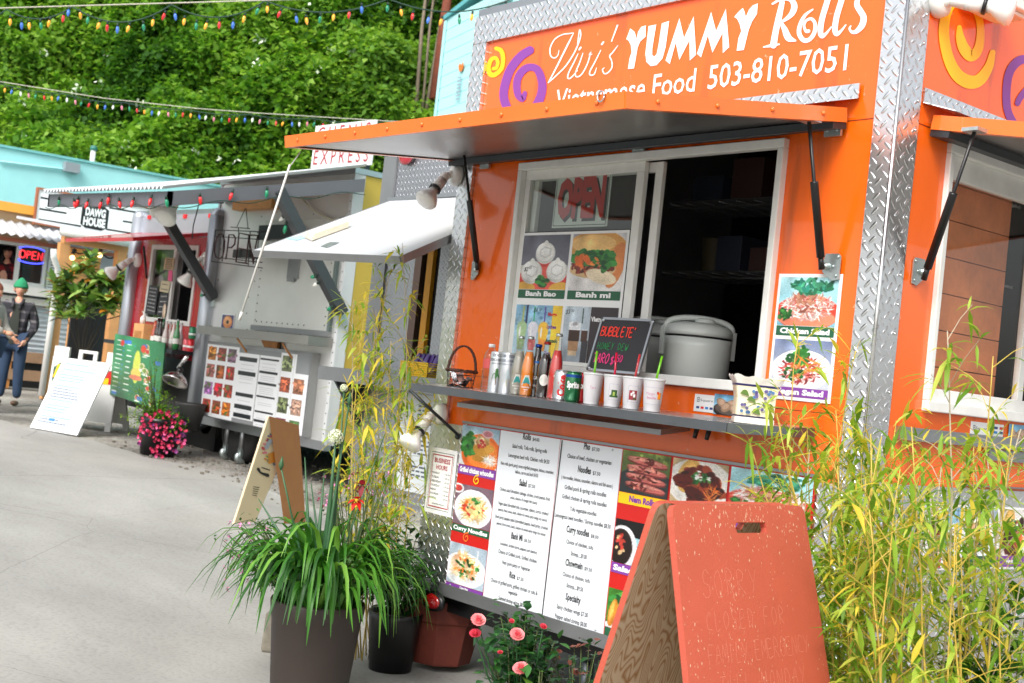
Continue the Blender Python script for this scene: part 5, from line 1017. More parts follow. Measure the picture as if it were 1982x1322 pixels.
# ------------------------------------------------------------------ ground
CONC = mat('concrete', (178, 176, 170), .85, 0, .12, .9, .25, 40)
def concrete_mat():
    m = bpy.data.materials.new('yard_concrete'); m.use_nodes = True; nt = m.node_tree; L = nt.links.new; b = nt.nodes['Principled BSDF']; b.inputs['Roughness'].default_value = .8
    tc = nt.nodes.new('ShaderNodeTexCoord'); mp = nt.nodes.new('ShaderNodeMapping'); L(tc.outputs['Object'], mp.inputs[0]); mp.inputs['Rotation'].default_value = (0, 0, R(20)); mp.inputs['Scale'].default_value = (.5, 1.1, 1)
    n1 = nt.nodes.new('ShaderNodeTexNoise'); n1.inputs['Scale'].default_value = 1.1; n1.inputs['Detail'].default_value = 8; n1.inputs['Roughness'].default_value = .6; L(mp.outputs[0], n1.inputs['Vector'])
    n2 = nt.nodes.new('ShaderNodeTexNoise'); n2.inputs['Scale'].default_value = 45; n2.inputs['Detail'].default_value = 5; L(tc.outputs['Object'], n2.inputs['Vector'])
    cr = nt.nodes.new('ShaderNodeValToRGB'); e = cr.color_ramp.elements; e[0].color = (*lin((146, 144, 140)), 1); e[1].color = (*lin((174, 172, 167)), 1); e[0].position = .3; e[1].position = .7; L(n1.outputs['Fac'], cr.inputs[0])
    mx = nt.nodes.new('ShaderNodeMix'); mx.data_type = 'RGBA'; mx.blend_type = 'MULTIPLY'; mx.inputs[0].default_value = .3; L(cr.outputs[0], mx.inputs[6]); L(n2.outputs['Color'], mx.inputs[7]); 
    c2 = nt.nodes.new('ShaderNodeValToRGB'); c2.color_ramp.elements[0].color = (.55, .55, .55, 1); c2.color_ramp.elements[0].position = .35; c2.color_ramp.elements[1].position = .5; L(n2.outputs['Fac'], c2.inputs[0]); L(c2.outputs[0], mx.inputs[7])
    n3 = nt.nodes.new('ShaderNodeTexNoise'); n3.inputs['Scale'].default_value = .9; n3.inputs['Detail'].default_value = 9; n3.inputs['Roughness'].default_value = .7; L(tc.outputs['Object'], n3.inputs['Vector'])
    s3 = nt.nodes.new('ShaderNodeMapRange'); s3.inputs[1].default_value = .56; s3.inputs[2].default_value = .72; s3.inputs[4].default_value = .3; L(n3.outputs['Fac'], s3.inputs[0]); m3 = nt.nodes.new('ShaderNodeMix'); m3.data_type = 'RGBA'; L(s3.outputs[0], m3.inputs[0]); L(mx.outputs[2], m3.inputs[6]); m3.inputs[7].default_value = (*lin((110, 104, 96)), 1)
    wv = nt.nodes.new('ShaderNodeMix'); wv.data_type = 'VECTOR'; wv.inputs[0].default_value = .12; L(tc.outputs['Object'], wv.inputs[4]); L(n3.outputs['Color'], wv.inputs[5]); vo = nt.nodes.new('ShaderNodeTexVoronoi'); vo.feature = 'DISTANCE_TO_EDGE'; vo.inputs['Scale'].default_value = .33; L(wv.outputs[1], vo.inputs['Vector'])
    ck = nt.nodes.new('ShaderNodeMath'); ck.operation = 'LESS_THAN'; ck.inputs[1].default_value = .0008; L(vo.outputs['Distance'], ck.inputs[0]); cm = nt.nodes.new('ShaderNodeMath'); cm.operation = 'MULTIPLY'; cm.inputs[1].default_value = .3; L(ck.outputs[0], cm.inputs[0]); m4 = nt.nodes.new('ShaderNodeMix'); m4.data_type = 'RGBA'; L(cm.outputs[0], m4.inputs[0]); L(m3.outputs[2], m4.inputs[6]); m4.inputs[7].default_value = (*lin((70, 66, 60)), 1); L(m4.outputs[2], b.inputs['Base Color'])
    bp = nt.nodes.new('ShaderNodeBump'); bp.inputs['Strength'].default_value = .25; bp.inputs['Distance'].default_value = .01; L(n2.outputs['Fac'], bp.inputs['Height']); L(bp.outputs[0], b.inputs['Normal']); return m
def gravel_mat():
    m = bpy.data.materials.new('gravel'); m.use_nodes = True; nt = m.node_tree; L = nt.links.new; b = nt.nodes['Principled BSDF']; b.inputs['Roughness'].default_value = .9
    tc = nt.nodes.new('ShaderNodeTexCoord'); v = nt.nodes.new('ShaderNodeTexVoronoi'); v.inputs['Scale'].default_value = 34; L(tc.outputs['Object'], v.inputs['Vector'])
    n = nt.nodes.new('ShaderNodeTexNoise'); n.inputs['Scale'].default_value = .8; n.inputs['Detail'].default_value = 6; L(tc.outputs['Object'], n.inputs['Vector'])
    cr = nt.nodes.new('ShaderNodeValToRGB'); e = cr.color_ramp.elements; e[0].color = (*lin((96, 92, 86)), 1); e[1].color = (*lin((168, 164, 156)), 1); e[0].position = .3; e[1].position = .65; L(n.outputs['Fac'], cr.inputs[0])
    mx = nt.nodes.new('ShaderNodeMix'); mx.data_type = 'RGBA'; mx.blend_type = 'MULTIPLY'; mx.inputs[0].default_value = .6; L(cr.outputs[0], mx.inputs[6]); L(v.outputs['Color'], mx.inputs[7]); hs = nt.nodes.new('ShaderNodeHueSaturation'); hs.inputs['Saturation'].default_value = .12; hs.inputs['Value'].default_value = 1.6; L(v.outputs['Color'], hs.inputs['Color']); L(hs.outputs[0], mx.inputs[7]); L(mx.outputs[2], b.inputs['Base Color'])
    bp = nt.nodes.new('ShaderNodeBump'); bp.inputs['Strength'].default_value = .8; bp.inputs['Distance'].default_value = .02; L(v.outputs['Distance'], bp.inputs['Height']); L(bp.outputs[0], b.inputs['Normal']); return m
YC, GRV = concrete_mat(), gravel_mat()
def sheet(name, poly_, dz, mt, kind='structure', step=None):
    xs = sorted(set([-200, -60, -40, -30, -22, -16, -12, -9, -7, -5.5, -4.2, -3, -1.8, -.6, 0, 3, 8, 20, 60, 200]))
    m = MB()
    if poly_ is None:
        ys = [-200, -60, -20, -8, -3, 0, 3, 8, 20, 60, 200]
        vs = [V(x, y, GZ(x)+dz) for x in xs for y in ys]; n = len(ys); m.add(vs, [(i*n+j, (i+1)*n+j, (i+1)*n+j+1, i*n+j+1) for i in range(len(xs)-1) for j in range(n-1)], 0, True)
    else:
        # boundary given as (x, ymin, ymax)
        P = poly_; X = np.arange(P[0][0], P[-1][0]+.01, .25); lo = np.interp(X, [p[0] for p in P], [p[1] for p in P]); hi = np.interp(X, [p[0] for p in P], [p[2] for p in P])
        vs = []; 
        for x, a, b_ in zip(X, lo, hi): b_ += .06*math.sin(x*3.1)+.05*math.sin(x*7.7); vs += [V(x, a, GZ(x)+dz), V(x, b_, GZ(x)+dz)]
        m.add(vs, [(2*i, 2*i+2, 2*i+3, 2*i+1) for i in range(len(X)-1)], 0, True)
    o = m.build(name, mt, None, origin=(0, 0, 0)); tag(o, kind=kind); return o
sheet('ground', None, -.006, GRV)
# the concrete yard: its far edge runs past the trailers
edge = [GND(0, 815), GND(120, 838), GND(250, 875), GND(450, 918)]
ed = sorted([(p.x, -40, p.y) for p in edge])
ed = [(-40, -40, ed[0][2]-3.2)]+ed+[(-3.2, -40, 1.75), (-1, -40, 1.8), (1, -40, 4.5), (8, -40, 6), (30, -40, 8)]
sheet('concrete_yard', ed, .0, YC)

# ------------------------------------------------------------------ middle trailer (tread plate, grey awning)
YM = .6; FMD = Fr((0, YM, 0), (1, 0, 0), (0, 0, 1)); GM = GZ(-1)
MT = empty('food_trailer', (-.9, 1.8, GM), 'tread plate food trailer with a raised grey metal awning squeezed behind the orange one', 'food trailer')
xl = -1.62; xr = -.14
diam2 = diamond('tread_plate_dull', (0, 2), .026, (.46, .47, .50), .36)
m = MB(); m.box((xl, YM, .62+0), (-1.22, YM+.05, 2.36)); m.box((-.98, YM, 1.33), (-.86, YM+.05, 2.36)); m.box((xl, YM, .62), (xr, YM+.05, 1.36)) if False else None
m.box((xl+.11, YM, 2.38), (xr, YM+.05, 2.665)); m.box((-1.215, YM, .62), (xr, YM+.05, 1.36)); m.box((-.86, YM+.0, 1.36), (xr, YM+.05, 1.44)); m.box((-.855, YM, 2.30), (xr, YM+.05, 2.375)); m.build('front_wall', diam2, MT)
m = MB(); m.box((xl-.025, YM-.012, .6), (xl+.11, YM-.001, 2.72)); m.build('corner_trim', ALUD, MT)
m = MB(); m.box((xl-.02, YM, .6), (xl+.02, 3.6, 2.72)); m.build('side_wall', mat('yellow_side', (206, 176, 60), .35, .3, .1), MT)
m = MB(); m.box((xl-.02, YM-.012, 2.665), (xr, YM+.6, 2.80)); m.build('yellow_header', mat('yellow_paint', (246, 214, 60), .4, 0, .04), MT)
m = MB(); c = FMD.px(786, 303, .02); m.ball(c, .05, 14, sc=(1.5, .4, 1)); m.build('marker_lamp', mat('red_marker', (170, 20, 40), .2, 0, 0, coat=1), MT)
m = MB(); m.box((xl, YM+.62, 2.70), (xr+.02, 3.6, 2.78)); m.build('roof', ALU, MT)
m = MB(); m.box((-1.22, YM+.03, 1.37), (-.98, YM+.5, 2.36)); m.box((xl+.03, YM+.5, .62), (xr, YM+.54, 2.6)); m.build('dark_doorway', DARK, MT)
m = MB(); m.box((-1.215, YM-.004, 1.37), (-1.15, YM+.025, 2.36)); m.build('door_edge', mat('brown_steel', (120, 100, 92), .3, .8, .1), MT)
m = MB(); m.box((-1.10, YM+.0, 1.37), (-1.045, YM+.025, 2.36)); m.build('yellow_post', mat('ochre', (214, 150, 30), .5), MT)
FMW = Fr((0, YM, 0), (1, 0, 0), (0, 0, 1))
m = MB(); u0, u1, v0, v1 = -.85, -.15, 1.445, 2.295; t = .035
m.fbox(FMW, u0, v1-t, -.03, u1, v1, .012); m.fbox(FMW, u0, v0, -.03, u1, v0+t, .012); m.fbox(FMW, u0, v0+t, -.03, u0+t, v1-t, .012); m.fbox(FMW, u1-t, v0+t, -.03, u1, v1-t, .012); wf = m.build('window_frame', VIN, MT)
m = MB(); m.fbox(FMW, u0+t, v0+t, -.02, u1-t, v1-t, -.016); m.build('window_pane', GLASS, wf)
m = MB()
for i in range(18): x = u0+.04+i*.036; m.box((x, YM+.10+.012*(i % 2), 1.60), (x+.036, YM+.104+.012*(i % 2), 2.2))
m.box((u0+.05, YM+.13, 1.42), (u1, YM+.14, 1.6)); m.build('curtain', mat('grey_curtain', (176, 176, 184), .8, 0, .1), MT)
tipL = PX(490, 487, 0, -1.50); tipR = V(-.25, tipL.y+.02, tipL.z-.045); tr_ = PX(775, 499, 1, tipR.y); tipR = V(tr_.x, tipR.y, tr_.z)
def awn2(hl, hr, tl, tr, parent, skin, rim, th=.03):
    hl, hr, tl, tr = map(Vector, (hl, hr, tl, tr)); n = (hr-hl).cross(tr-hr).normalized(); n = n if n.z > 0 else -n
    m = MB(); m.prism([hl, hr, tr, tl], n*.006); o = m.build('awning', skin, parent)
    m = MB()
    for P, Q in ((hr, tr), (tr, tl), (tl, hl)):
        d = (Q-P).normalized(); s = d.cross(n); c = (hl+tr)/2; s = s if s.dot((P+Q)/2-c) > 0 else -s; m.prism([P-n*th, Q-n*th, Q-n*th+s*.006, P-n*th+s*.006], n*(th+.009)); m.prism([P-n*th, Q-n*th, Q-n*th-s*.04, P-n*th-s*.04], n*.003)
    m.build('rim', rim, o); return o, n
hL = V(-1.52, YM-.015, 2.385); hR = V(tipR.x+.02, YM-.015, 2.37)
SKN = mat('awning_sheet', (212, 215, 220), .4, .2, .08, 1.2); aw, an = awn2(hL, hR, tipL, tipR, MT, SKN, ALUD)
m = MB(); m.box((-1.55, YM-.02, 2.39), (xr, YM, 2.41)); m.build('hinge_strip', ALU, MT)
m = MB(); m.box((-1.72, YM-.26, 1.29), (xr+.02, YM-.002, 1.37)); m.build('counter_shelf', ALUD, MT)
m = MB(); m.prism([V(-1.60, YM-.003, 1.29), V(-1.60, YM-.22, 1.29), V(-1.60, YM-.003, 1.0)], V(.02, 0, 0)); m.build('shelf_bracket', DKMET, MT)
# notices on its wall
o = MB(); F_ = Fr((0, YM-.001, 0), (1, 0, 0), (0, 0, 1)); o.fbox(F_, -1.18, .72, .001, -.5, 1.27, .004); bo = o.build('notice_board', mat('notice_white', (214, 220, 222), .4, 0, .06, 3), MT)
m = MB(); rr = random.Random(3)
for blk, y0 in ((0, 1.20), (1, 1.03), (2, .86)):
    for i in range(5 if blk < 2 else 3):
        x = -1.02; 
        while x < -.62: w_ = rr.uniform(.02, .06); band(m, F_, x, y0-i*.024, x+w_, y0-i*.024+.010, .0052, 0); x += w_+.012
m.build('faded_print', mat('faded_ink', (90, 100, 110), .6, 0, 0), bo)
m = MB()
for i in range(18):
    x, z = random.uniform(-1.7, -.2), random.uniform(0, .5)
m.box((-1.55, 1.2, GM), (-1.35, 1.4, .62)); m.box((-.4, 1.2, GM), (-.2, 1.4, .62)); m.build('support_block', CONC, MT)
# things on it: folded paper on the awning, yellow basket on its shelf
ac = (hL+tipR+tipL+hR)/4
def on_awn(px, py, up=.012):
    F = Fr(tipL, tipR-tipL, hL-tipL); F.N = F.N if F.N.z > 0 else -F.N; d = CR*((px-991)/FPX)-CU*((py-661)/FPX)+CF; t = (F.O-CAM).dot(F.N)/d.dot(F.N); return CAM+d*t+F.N*up
m = MB(); a, b_, c, d = on_awn(588, 462), on_awn(605, 470), on_awn(676, 444), on_awn(650, 440); m.prism([a, b_, c, d], V(0, 0, .022)); m.prism([a.lerp(b_, .3)+V(0, 0, .0225), b_.lerp(c, .05)+V(0, 0, .0225), c+V(0, 0, .0225), d.lerp(c, .4)+V(0, 0, .0225)], V(0, 0, .012))
tag(m.build('folded_paper', mat('old_paper', (222, 212, 190), .8, 0, .08, 20)), 'folded cream paper lying on the grey metal awning', 'paper')
m = MB()
for q in (((554, 464), (575, 468), (592, 463), (588, 459)), ((618, 443), (630, 445), (650, 442), (640, 440))): m.prism([on_awn(x, y, .008) for x, y in q], V(0, 0, .0015))
m.build('tape_patch', mat('blue_tape', (160, 206, 226), .6, 0, .05), aw)
m = MB(); q = [on_awn(x, y, .008) for x, y in ((622, 480), (634, 482), (657, 473), (640, 472))]; m.prism(q, V(0, 0, .003)); m.build('latch_plate', GALV, aw)
b = PX(818, 742, 1, YM-.14); b.z = 1.371; YB_ = empty('plastic_basket', b, 'small yellow plastic basket of purple bags on the middle trailer shelf', 'basket')
m = MB()
for z in np.arange(.0, .075, .012): m.box(b+V(-.13, -.07, z), b+V(.13, -.066, z+.006)); m.box(b+V(-.13, .066, z), b+V(.13, .07, z+.006)); m.box(b+V(.126, -.07, z), b+V(.13, .07, z+.006)); m.box(b+V(-.13, -.07, z), b+V(-.126, .07, z+.006))
for x in np.arange(-.13, .13, .014): m.box(b+V(x, -.071, 0), b+V(x+.005, -.0655, .075)); m.box(b+V(x, .0655, 0), b+V(x+.005, .071, .075))
m.build('basket_mesh', mat('yellow_plastic', (240, 196, 30), .4), YB_)
m = MB()
for i in range(5): x = -.09+i*.045; m.prism([b+V(x-.03, -.03+.02*(i % 2), .02), b+V(x+.03, -.03, .02), b+V(x+.022, .01, .12), b+V(x-.01, .02, .13)], V(0, .02, .0))
m.build('snack_bag', mat('purple_bag', (92, 56, 150), .3, 0, .2, 40, coat=.4), YB_)

# ------------------------------------------------------------------ silver trailer with the closed hatch
YC2 = 2.4; o0 = PX(377, 807, 1, YC2); o1 = PX(628, 862, 1, YC2); o2 = PX(437, 374, 1, YC2)
FC = Fr(o0, (o1-o0), (o2-o0)); CW = (o1-o0).length; CH = 2.42
CT = empty('food_trailer', V((o0.x+o1.x)/2, YC2+1.2, GZ(-6)), 'dull silver food trailer with closed hatch, corrugated awning and photo menu', 'food trailer')
SIL = mat('silver_skin', (224, 224, 222), .38, .75, .1, 1.4, .12, 2.2)
FC.N = FC.N if FC.N.y < 0 else -FC.N
def fcb(name, u0, v0, n0, u1, v1, n1, mt, parent=CT, **k): m = MB(); m.fbox(FC, u0, v0, n0, u1, v1, n1); return m.build(name, mt, parent, **k)
fcb('front_wall', .02, .03, -.05, CW-.02, CH, 0, SIL)
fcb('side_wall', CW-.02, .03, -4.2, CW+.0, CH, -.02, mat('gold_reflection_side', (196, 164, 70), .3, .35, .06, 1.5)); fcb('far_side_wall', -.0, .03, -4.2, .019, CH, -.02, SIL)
fcb('roof', -.02, CH+.001, -4.25, CW+.02, CH+.05, .02, ALU); TRM = mat('trim_grey', (200, 202, 204), .5, .2, .06)
fcb('corner_trim', CW-.04, .0, -.015, CW+.012, CH+.03, .012, TRM); fcb('corner_trim', -.01, .0, -.015, .03, CH+.03, .012, ALU); fcb('corner_trim', CW+.0005, .0, -.10, CW+.010, CH+.03, -.016, TRM)
fcb('bottom_rail', -.01, -.05, -.06, CW+.01, .03, .014, ALU); fcb('back_wall', .0, .0, -4.25, CW, CH, -4.21, ALU); fcb('floor', .0, -.02, -4.2, CW, .01, -.06, DARK)
m = MB()
for i in range(26): m.lathe(FC.p(CW-.02, .1+i*.09, .012), [(.007, 0), (.004, .004)], 6, FC.N)
for i in range(14):
    for u_ in (.12, .9, 1.35, 1.95): m.lathe(FC.p(u_+random.uniform(-.05, .05), .15+i*.16, .0), [(.008, 0), (.004, .004)], 6, FC.N)
m.build('rivet', DKMET, CT)
def fcuv(x, y, n=0): return FC.uv(FC.px(x, y, n))
ha = fcuv(510, 480); hb = fcuv(494, 633); hc = fcuv(636, 650); ht = fcuv(560, 420)
hu0, hu1, hv0 = (hb[0]), (hc[0]), hb[1]+.02; hv1 = hv0+1.02
fcb('hatch', hu0, hv0, .0, hu1, hv1, .025, mat('hatch_sheet', (214, 214, 210), .4, .7, .08, 2, .1, 3)); m = MB()
for i in range(12):
    for u_ in (hu0+.03, hu1-.05): m.lathe(FC.p(u_, hv0+.05+i*.08, .025), [(.008, 0), (.004, .005)], 6, FC.N)
for i in range(10): m.lathe(FC.p(hu0+.06+i*.1, hv0+.035, .025), [(.008, 0), (.004, .005)], 6, FC.N)
m.build('rivet', DKMET, CT)
m = MB(); cu_ = (hu0+hu1)/2-.12
m.fbox(FC, cu_, hv0+.46, .025, cu_+.2, hv0+.85, .04); m.fbox(FC, cu_+.02, hv0+.43, .04, cu_+.15, hv0+.47, .045); m.build('hatch_latch', ALUD, CT)
fcb('hatch_seal', hu1+.0, hv0-.03, .0, hu1+.04, hv1, .03, mat('seal_green_grey', (96, 110, 108), .5)); fcb('hatch_ledge', hu0-.02, hv0-.05, .0, hu1+.05, hv0-.002, .04, ALUD)
s1 = fcuv(427, 648); s2 = fcuv(644, 680)
fcb('counter_shelf', s1[0], s1[1]-.01, .0, s2[0], s1[1]+.07, .26, mat('shelf_sheet', (150, 148, 144), .4, .8, .1, 3)); m = MB()
for u_ in (s1[0]+.75, s2[0]-.55): m.tube([FC.p(u_, s1[1]-.02, .2), FC.p(u_, s1[1]-.22, .01)], .01, 6)
m.prism([FC.p(1.3, s1[1]-.01, .02), FC.p(1.62, s1[1]-.01, .02), FC.p(1.60, s1[1]-.25, .02)], FC.N*.03); m.build('shelf_bracket', WOOD, CT)
# menu: painted board (24 dish photos and price lists)
mt0, mt1, mb0 = fcuv(418, 667), fcuv(617, 699), fcuv(403, 803); mU0, mU1, mV0, mV1 = mt0[0], mt1[0], mb0[1], mt0[1]
CM = empty('menu_board', FC.p((mU0+mU1)/2, mV0, .1), 'white menu board with rows of small dish photos and black headings on the silver trailer', 'menu board')
m = MB(); m.fbox(FC, mU0-.01, mV0-.01, .002, mU1+.02, mV1+.03, .085); m.build('board_box', ALUD, CM)
P = Pic(190, 120, (222, 224, 226)); rr = np.random.default_rng(4)
pal = [(206,130,60),(150,70,60),(120,90,110),(200,120,110),(150,80,40),(170,30,40),(190,120,200),(190,30,50),(160,50,30),(220,70,50),(170,80,50),(210,110,40)]
for i in range(12):
    cx_, cy_ = .055+.105*(i % 3), .12+.245*(i//3); c0 = np.array(pal[i]); P.rect(cx_-.042, cy_-.09, cx_+.042, cy_+.09, c0*.8); P.scat(26, cx_, cy_, .035, .075, .016, [tuple(c0), tuple(np.clip(c0*1.3, 0, 255)), tuple(c0*.6), (90,110,60)], 1.2, i)
for i, (a, b_) in enumerate(((.80, .13), (.80, .40), (.80, .66), (.80, .93), (.92, .40), (.92, .66), (.92, .93))): c0 = np.array([(120,130,90),(180,90,60),(110,120,80),(150,60,80),(170,110,80),(190,150,130),(90,130,70)][i]); P.rect(a-.045, b_-.10, a+.045, b_+.10, c0*.8); P.scat(26, a, b_, .038, .08, .016, [tuple(c0), tuple(np.clip(c0*1.35, 0, 255)), tuple(c0*.5)], 1.2, i+30)
P.rect(.335, .0, .74, .06, (120, 124, 126)); P.rect(.88, 0, 1, .24, (128, 132, 134)); P.rect(.335, .95, .55, 1, (130, 132, 134))
for k_, x0 in ((0, .345), (1, .55)):
    for j, y in enumerate((.14, .33, .62, .78, .9) if k_ == 0 else (.11, .28, .43, .60, .80, .92)):
        P.rect(x0, y-.025 if k_ == 0 else y-.014, x0+.175, y+.03 if k_ == 0 else y+.014, (30, 34, 40))
        for l in range(4): 
            if rr.random() < .8: P.rect(x0+.02, y+.05+l*.026, x0+.15, y+.058+l*.026, (190, 192, 196))
P.rect(.541, .02, .545, .98, (120, 120, 120))
for x0 in (.105, .21, .315, .745, .86): P.rect(x0+.002, .0, x0+.005, 1, (200, 202, 204))
picture('printed_menu', P, (FC.p(mU0, mV1, .087), FC.p(mU1, mV1, .087), FC.p(mU1, mV0, .087), FC.p(mU0, mV0, .087)), CM, 0)
dn0, dn1 = fcuv(432, 609), fcuv(451, 637); 
DN = empty('donut_picture', FC.p(dn0[0], dn1[1], .0), 'small framed picture of a glazed ring on the silver trailer shelf end', 'picture'); m = MB(); m.fbox(FC, dn0[0]-.012, dn1[1]-.012, .002, dn1[0]+.012, dn0[1]+.012, .006); m.build('white_card', WPAINT, DN); picture('print', food('donut', 24, 30), (FC.p(dn0[0], dn0[1], .0075), FC.p(dn1[0], dn0[1], .0075), FC.p(dn1[0], dn1[1], .0075), FC.p(dn0[0], dn1[1], .0075)), DN, 0)
# corrugated awning on posts braced to the wall
AWX0, AWX1 = -7.36, -4.68; hz = 2.99
top = [V(AWX0, YC2-.02, hz+.0), V(AWX1, YC2-.02, hz), V(AWX1, .60, 2.565), V(AWX0, .60, 2.655)]
CA_ = CT
m = MB(); nx = 150; vs = []
for i in range(nx+1):
    t = i/nx; A = top[0].lerp(top[1], t); B = top[3].lerp(top[2], t); h = .018*math.sin(i*2*math.pi/4.4); vs += [A+V(0, 0, .15+h), B+V(0, -.06, .05+h)]
m.add(vs, [(2*i, 2*i+2, 2*i+3, 2*i+1) for i in range(nx)], 0, True); crg = m.build('corrugated_roof', mat('corrugated', (226, 230, 234), .45, .1, .08, 2), CT)
FAS = mat('grey_fascia', (96, 98, 104), .5, 0, .08, 3)
m = MB(); 
for P_, Q_ in ((top[1], top[2]), (top[2], top[3]), (top[3], top[0])):
    d = (Q_-P_).normalized(); s = d.cross(V(0, 0, 1)); m.prism([P_+V(0, 0, -.09), Q_+V(0, 0, -.09), Q_+V(0, 0, .028), P_+V(0, 0, .028)], s.normalized()*.035)
m.build('fascia_board', FAS, CT)
m = MB(); m.prism([top[0]+V(.05, -.05, -.055), top[1]+V(-.05, -.05, -.055), top[1]+V(-.05, -.05, .0), top[0]+V(.05, -.05, .0)], V(0, .04, 0)); m.build('ledger_board', WOOD, CT)
m = MB()
for k_ in (1, 2, 3): 
    m = MB(); A = top[0].lerp(top[1], k_/4); B = top[3].lerp(top[2], k_/4); m.prism([A+V(0, -.1, -.07), B+V(0, .04, -.07), B+V(0, .04, .02), A+V(0, -.1, .02)], V(.04, 0, 0)); m.build('rafter', WOOD, CT)
def brace(px0, px1, x):
    a = PX(*px0, 0, x); b_ = PX(*px1, 0, x); b_ = FC.px(*px1, .02); d = (b_-a).normalized(); s = V(1, 0, 0)*.05; t_ = d.cross(V(1, 0, 0)).normalized()*.045
    m = MB(); a = a-d*.02; m.add([p+q for p in (a, b_) for q in (s+t_, -s+t_, -s-t_, s-t_)], [(0,1,2,3),(7,6,5,4),(0,4,5,1),(1,5,6,2),(2,6,7,3),(3,7,4,0)], 0, False); m.build('brace', mat('brace_paint', (62, 66, 70), .45, 0, .08), CT); return a, b_
bR = brace((540, 372), (662, 606), AWX1-.02); bL = brace((303, 392), (413, 578), AWX0+.02)
m = MB()
for px, py in ((663, 614), (413, 585)): p = FC.px(px, py, 0); m = MB(); m.box(p+V(-.04, -.03, -.05), p+V(.04, .02, .04)); m.build('brace_bracket', GALV, CT)
# wood block, neon OPEN frame, pizza-strip shelf
w0, w1 = fcuv(470, 393), fcuv(532, 406); fcb('wood_block', w0[0]-.02, w1[1]-.0, .0, w1[0]+.1, w0[1]+.04, .1, WOODL)
NF = Fr(FC.p(0, 0, .34), FC.U, FC.V); NF.N = FC.N
n0_, n1_ = NF.pu(424, 445), NF.pu(515, 515)
NO = empty('neon_open_sign', NF.p((n0_[0]+n1_[0])/2, n1_[1], 0), 'unlit tube OPEN sign in a wire frame hanging under the corrugated awning', 'neon sign')
TUB = mat('dark_tube', (60, 20, 22), .3, 0, .1); U = lambda x, y: NF.p(*NF.pu(x/5.083+380, y/5.083+380), 0)
m = MB()
def nline(pts, r=.008): m.tube([U(*p) for p in pts], r, 6)
nline([(232,368),(205,400),(182,470),(178,550),(195,605),(230,615),(258,590),(275,520),(278,440),(262,385),(232,368)])
nline([(290,620),(305,520),(322,378),(365,380),(385,410),(378,470),(345,505),(312,502)]); nline([(500,660),(390,645),(405,520),(420,360),(515,380)]); nline([(405,510),(490,525)]); nline([(485,665),(500,540),(520,380)])
nline([(515,400),(545,560),(560,660),(578,520),(605,385),(530,382)])
m.build('letter_tube', TUB, NO)
m = MB()
for pts in ([(150,640),(190,330),(710,352)], [(150,640),(650,705)], [(275,335),(255,640)], [(530,345),(510,690)], [(620,350),(585,690)], [(185,395),(710,430)], [(190,600),(640,650)], [(340,302),(525,318)], [(415,312),(415,360)]): nline(pts, .005)
m.build('wire_frame', BLK, NO)
m = MB()
for a, b_ in (((482,120),(400,300)), ((488,120),(508,312))): m.tube([U(*a), U(*b_)], .004, 5)
m.build('hanging_chain', DKMET, NO)
m = MB(); c = NF.uv(U(345, 520)); e = NF.uv(U(505, 600)); m.fbox(NF, c[0], e[1], -.12, e[0], c[1], -.02); m.build('transformer_box', BLK, NO)
for x, (y0, y1) in ((-.0, (0, 0)),): pass
m = MB(); wires = [U(0, 0)]; m = MB()
a = FC.px(575, 372, .03); m.tube([FC.px(x, y, .03) for x, y in ((575, 372), (600, 402), (625, 418), (660, 432), (690, 430))], .007, 5); m.build('cable', mat('cream_cable', (190, 180, 150), .6), CT)
m = MB(); m.fbox(FC, *fcuv(522, 447)[:1], fcuv(522, 447)[1]-.10, 0, fcuv(590, 447)[0], fcuv(522, 440)[1], .12); m.build('ticket_rail', DKMET, CT)
# wheel, jacks with casters
wc = PX(500, 850, 1, YC2+.35); m = MB(); m.lathe((wc.x, YC2+.1, GZ(wc.x)+.36), [(.2, 0), (.35, .01), (.37, .05), (.37, .18), (.35, .21), (.2, .22)], 28, (0, 1, 0)); wl = m.build('wheel', RUBBER, CT)
m = MB(); m.lathe((wc.x, YC2+.095, GZ(wc.x)+.36), [(.05, 0), (.19, .02), (.19, .1), (.05, .12)], 20, (0, 1, 0)); m.build('rim', DKMET, wl)
for tpx, bpx in (((443, 818), (436, 893)), ((472, 825), (465, 905))):
    g = GND(*bpx); t_ = FC.px(*tpx, -.1); m = MB(); m.tube([V(t_.x, t_.y, t_.z+.05), V(t_.x, t_.y, g.z+.14)], .028, 10); jk = m.build('jack_leg', ALU, CT)
    m = MB(); m.lathe((t_.x-.02, t_.y, GZ(t_.x)+.06), [(.02, 0), (.06, .002), (.06, .035), (.02, .037)], 16, (1, 0, 0)); m.box((t_.x-.03, t_.y-.02, GZ(t_.x)+.07), (t_.x+.03, t_.y+.02, GZ(t_.x)+.15)); m.build('caster_wheel', GALV, jk)
m = MB(); a = FC.px(372, 865, -.3); m.tube([FC.px(420, 812, -.1), FC.px(350, 800, .1)+V(0, 0, -.25)], .03); m.build('tow_bar', DKMET, CT)
m = MB(); m.box((-7.3, 4.5, GZ(-6)), (-4.4, 4.6, .68)); m.build('rear_skirt', DARK, CT)

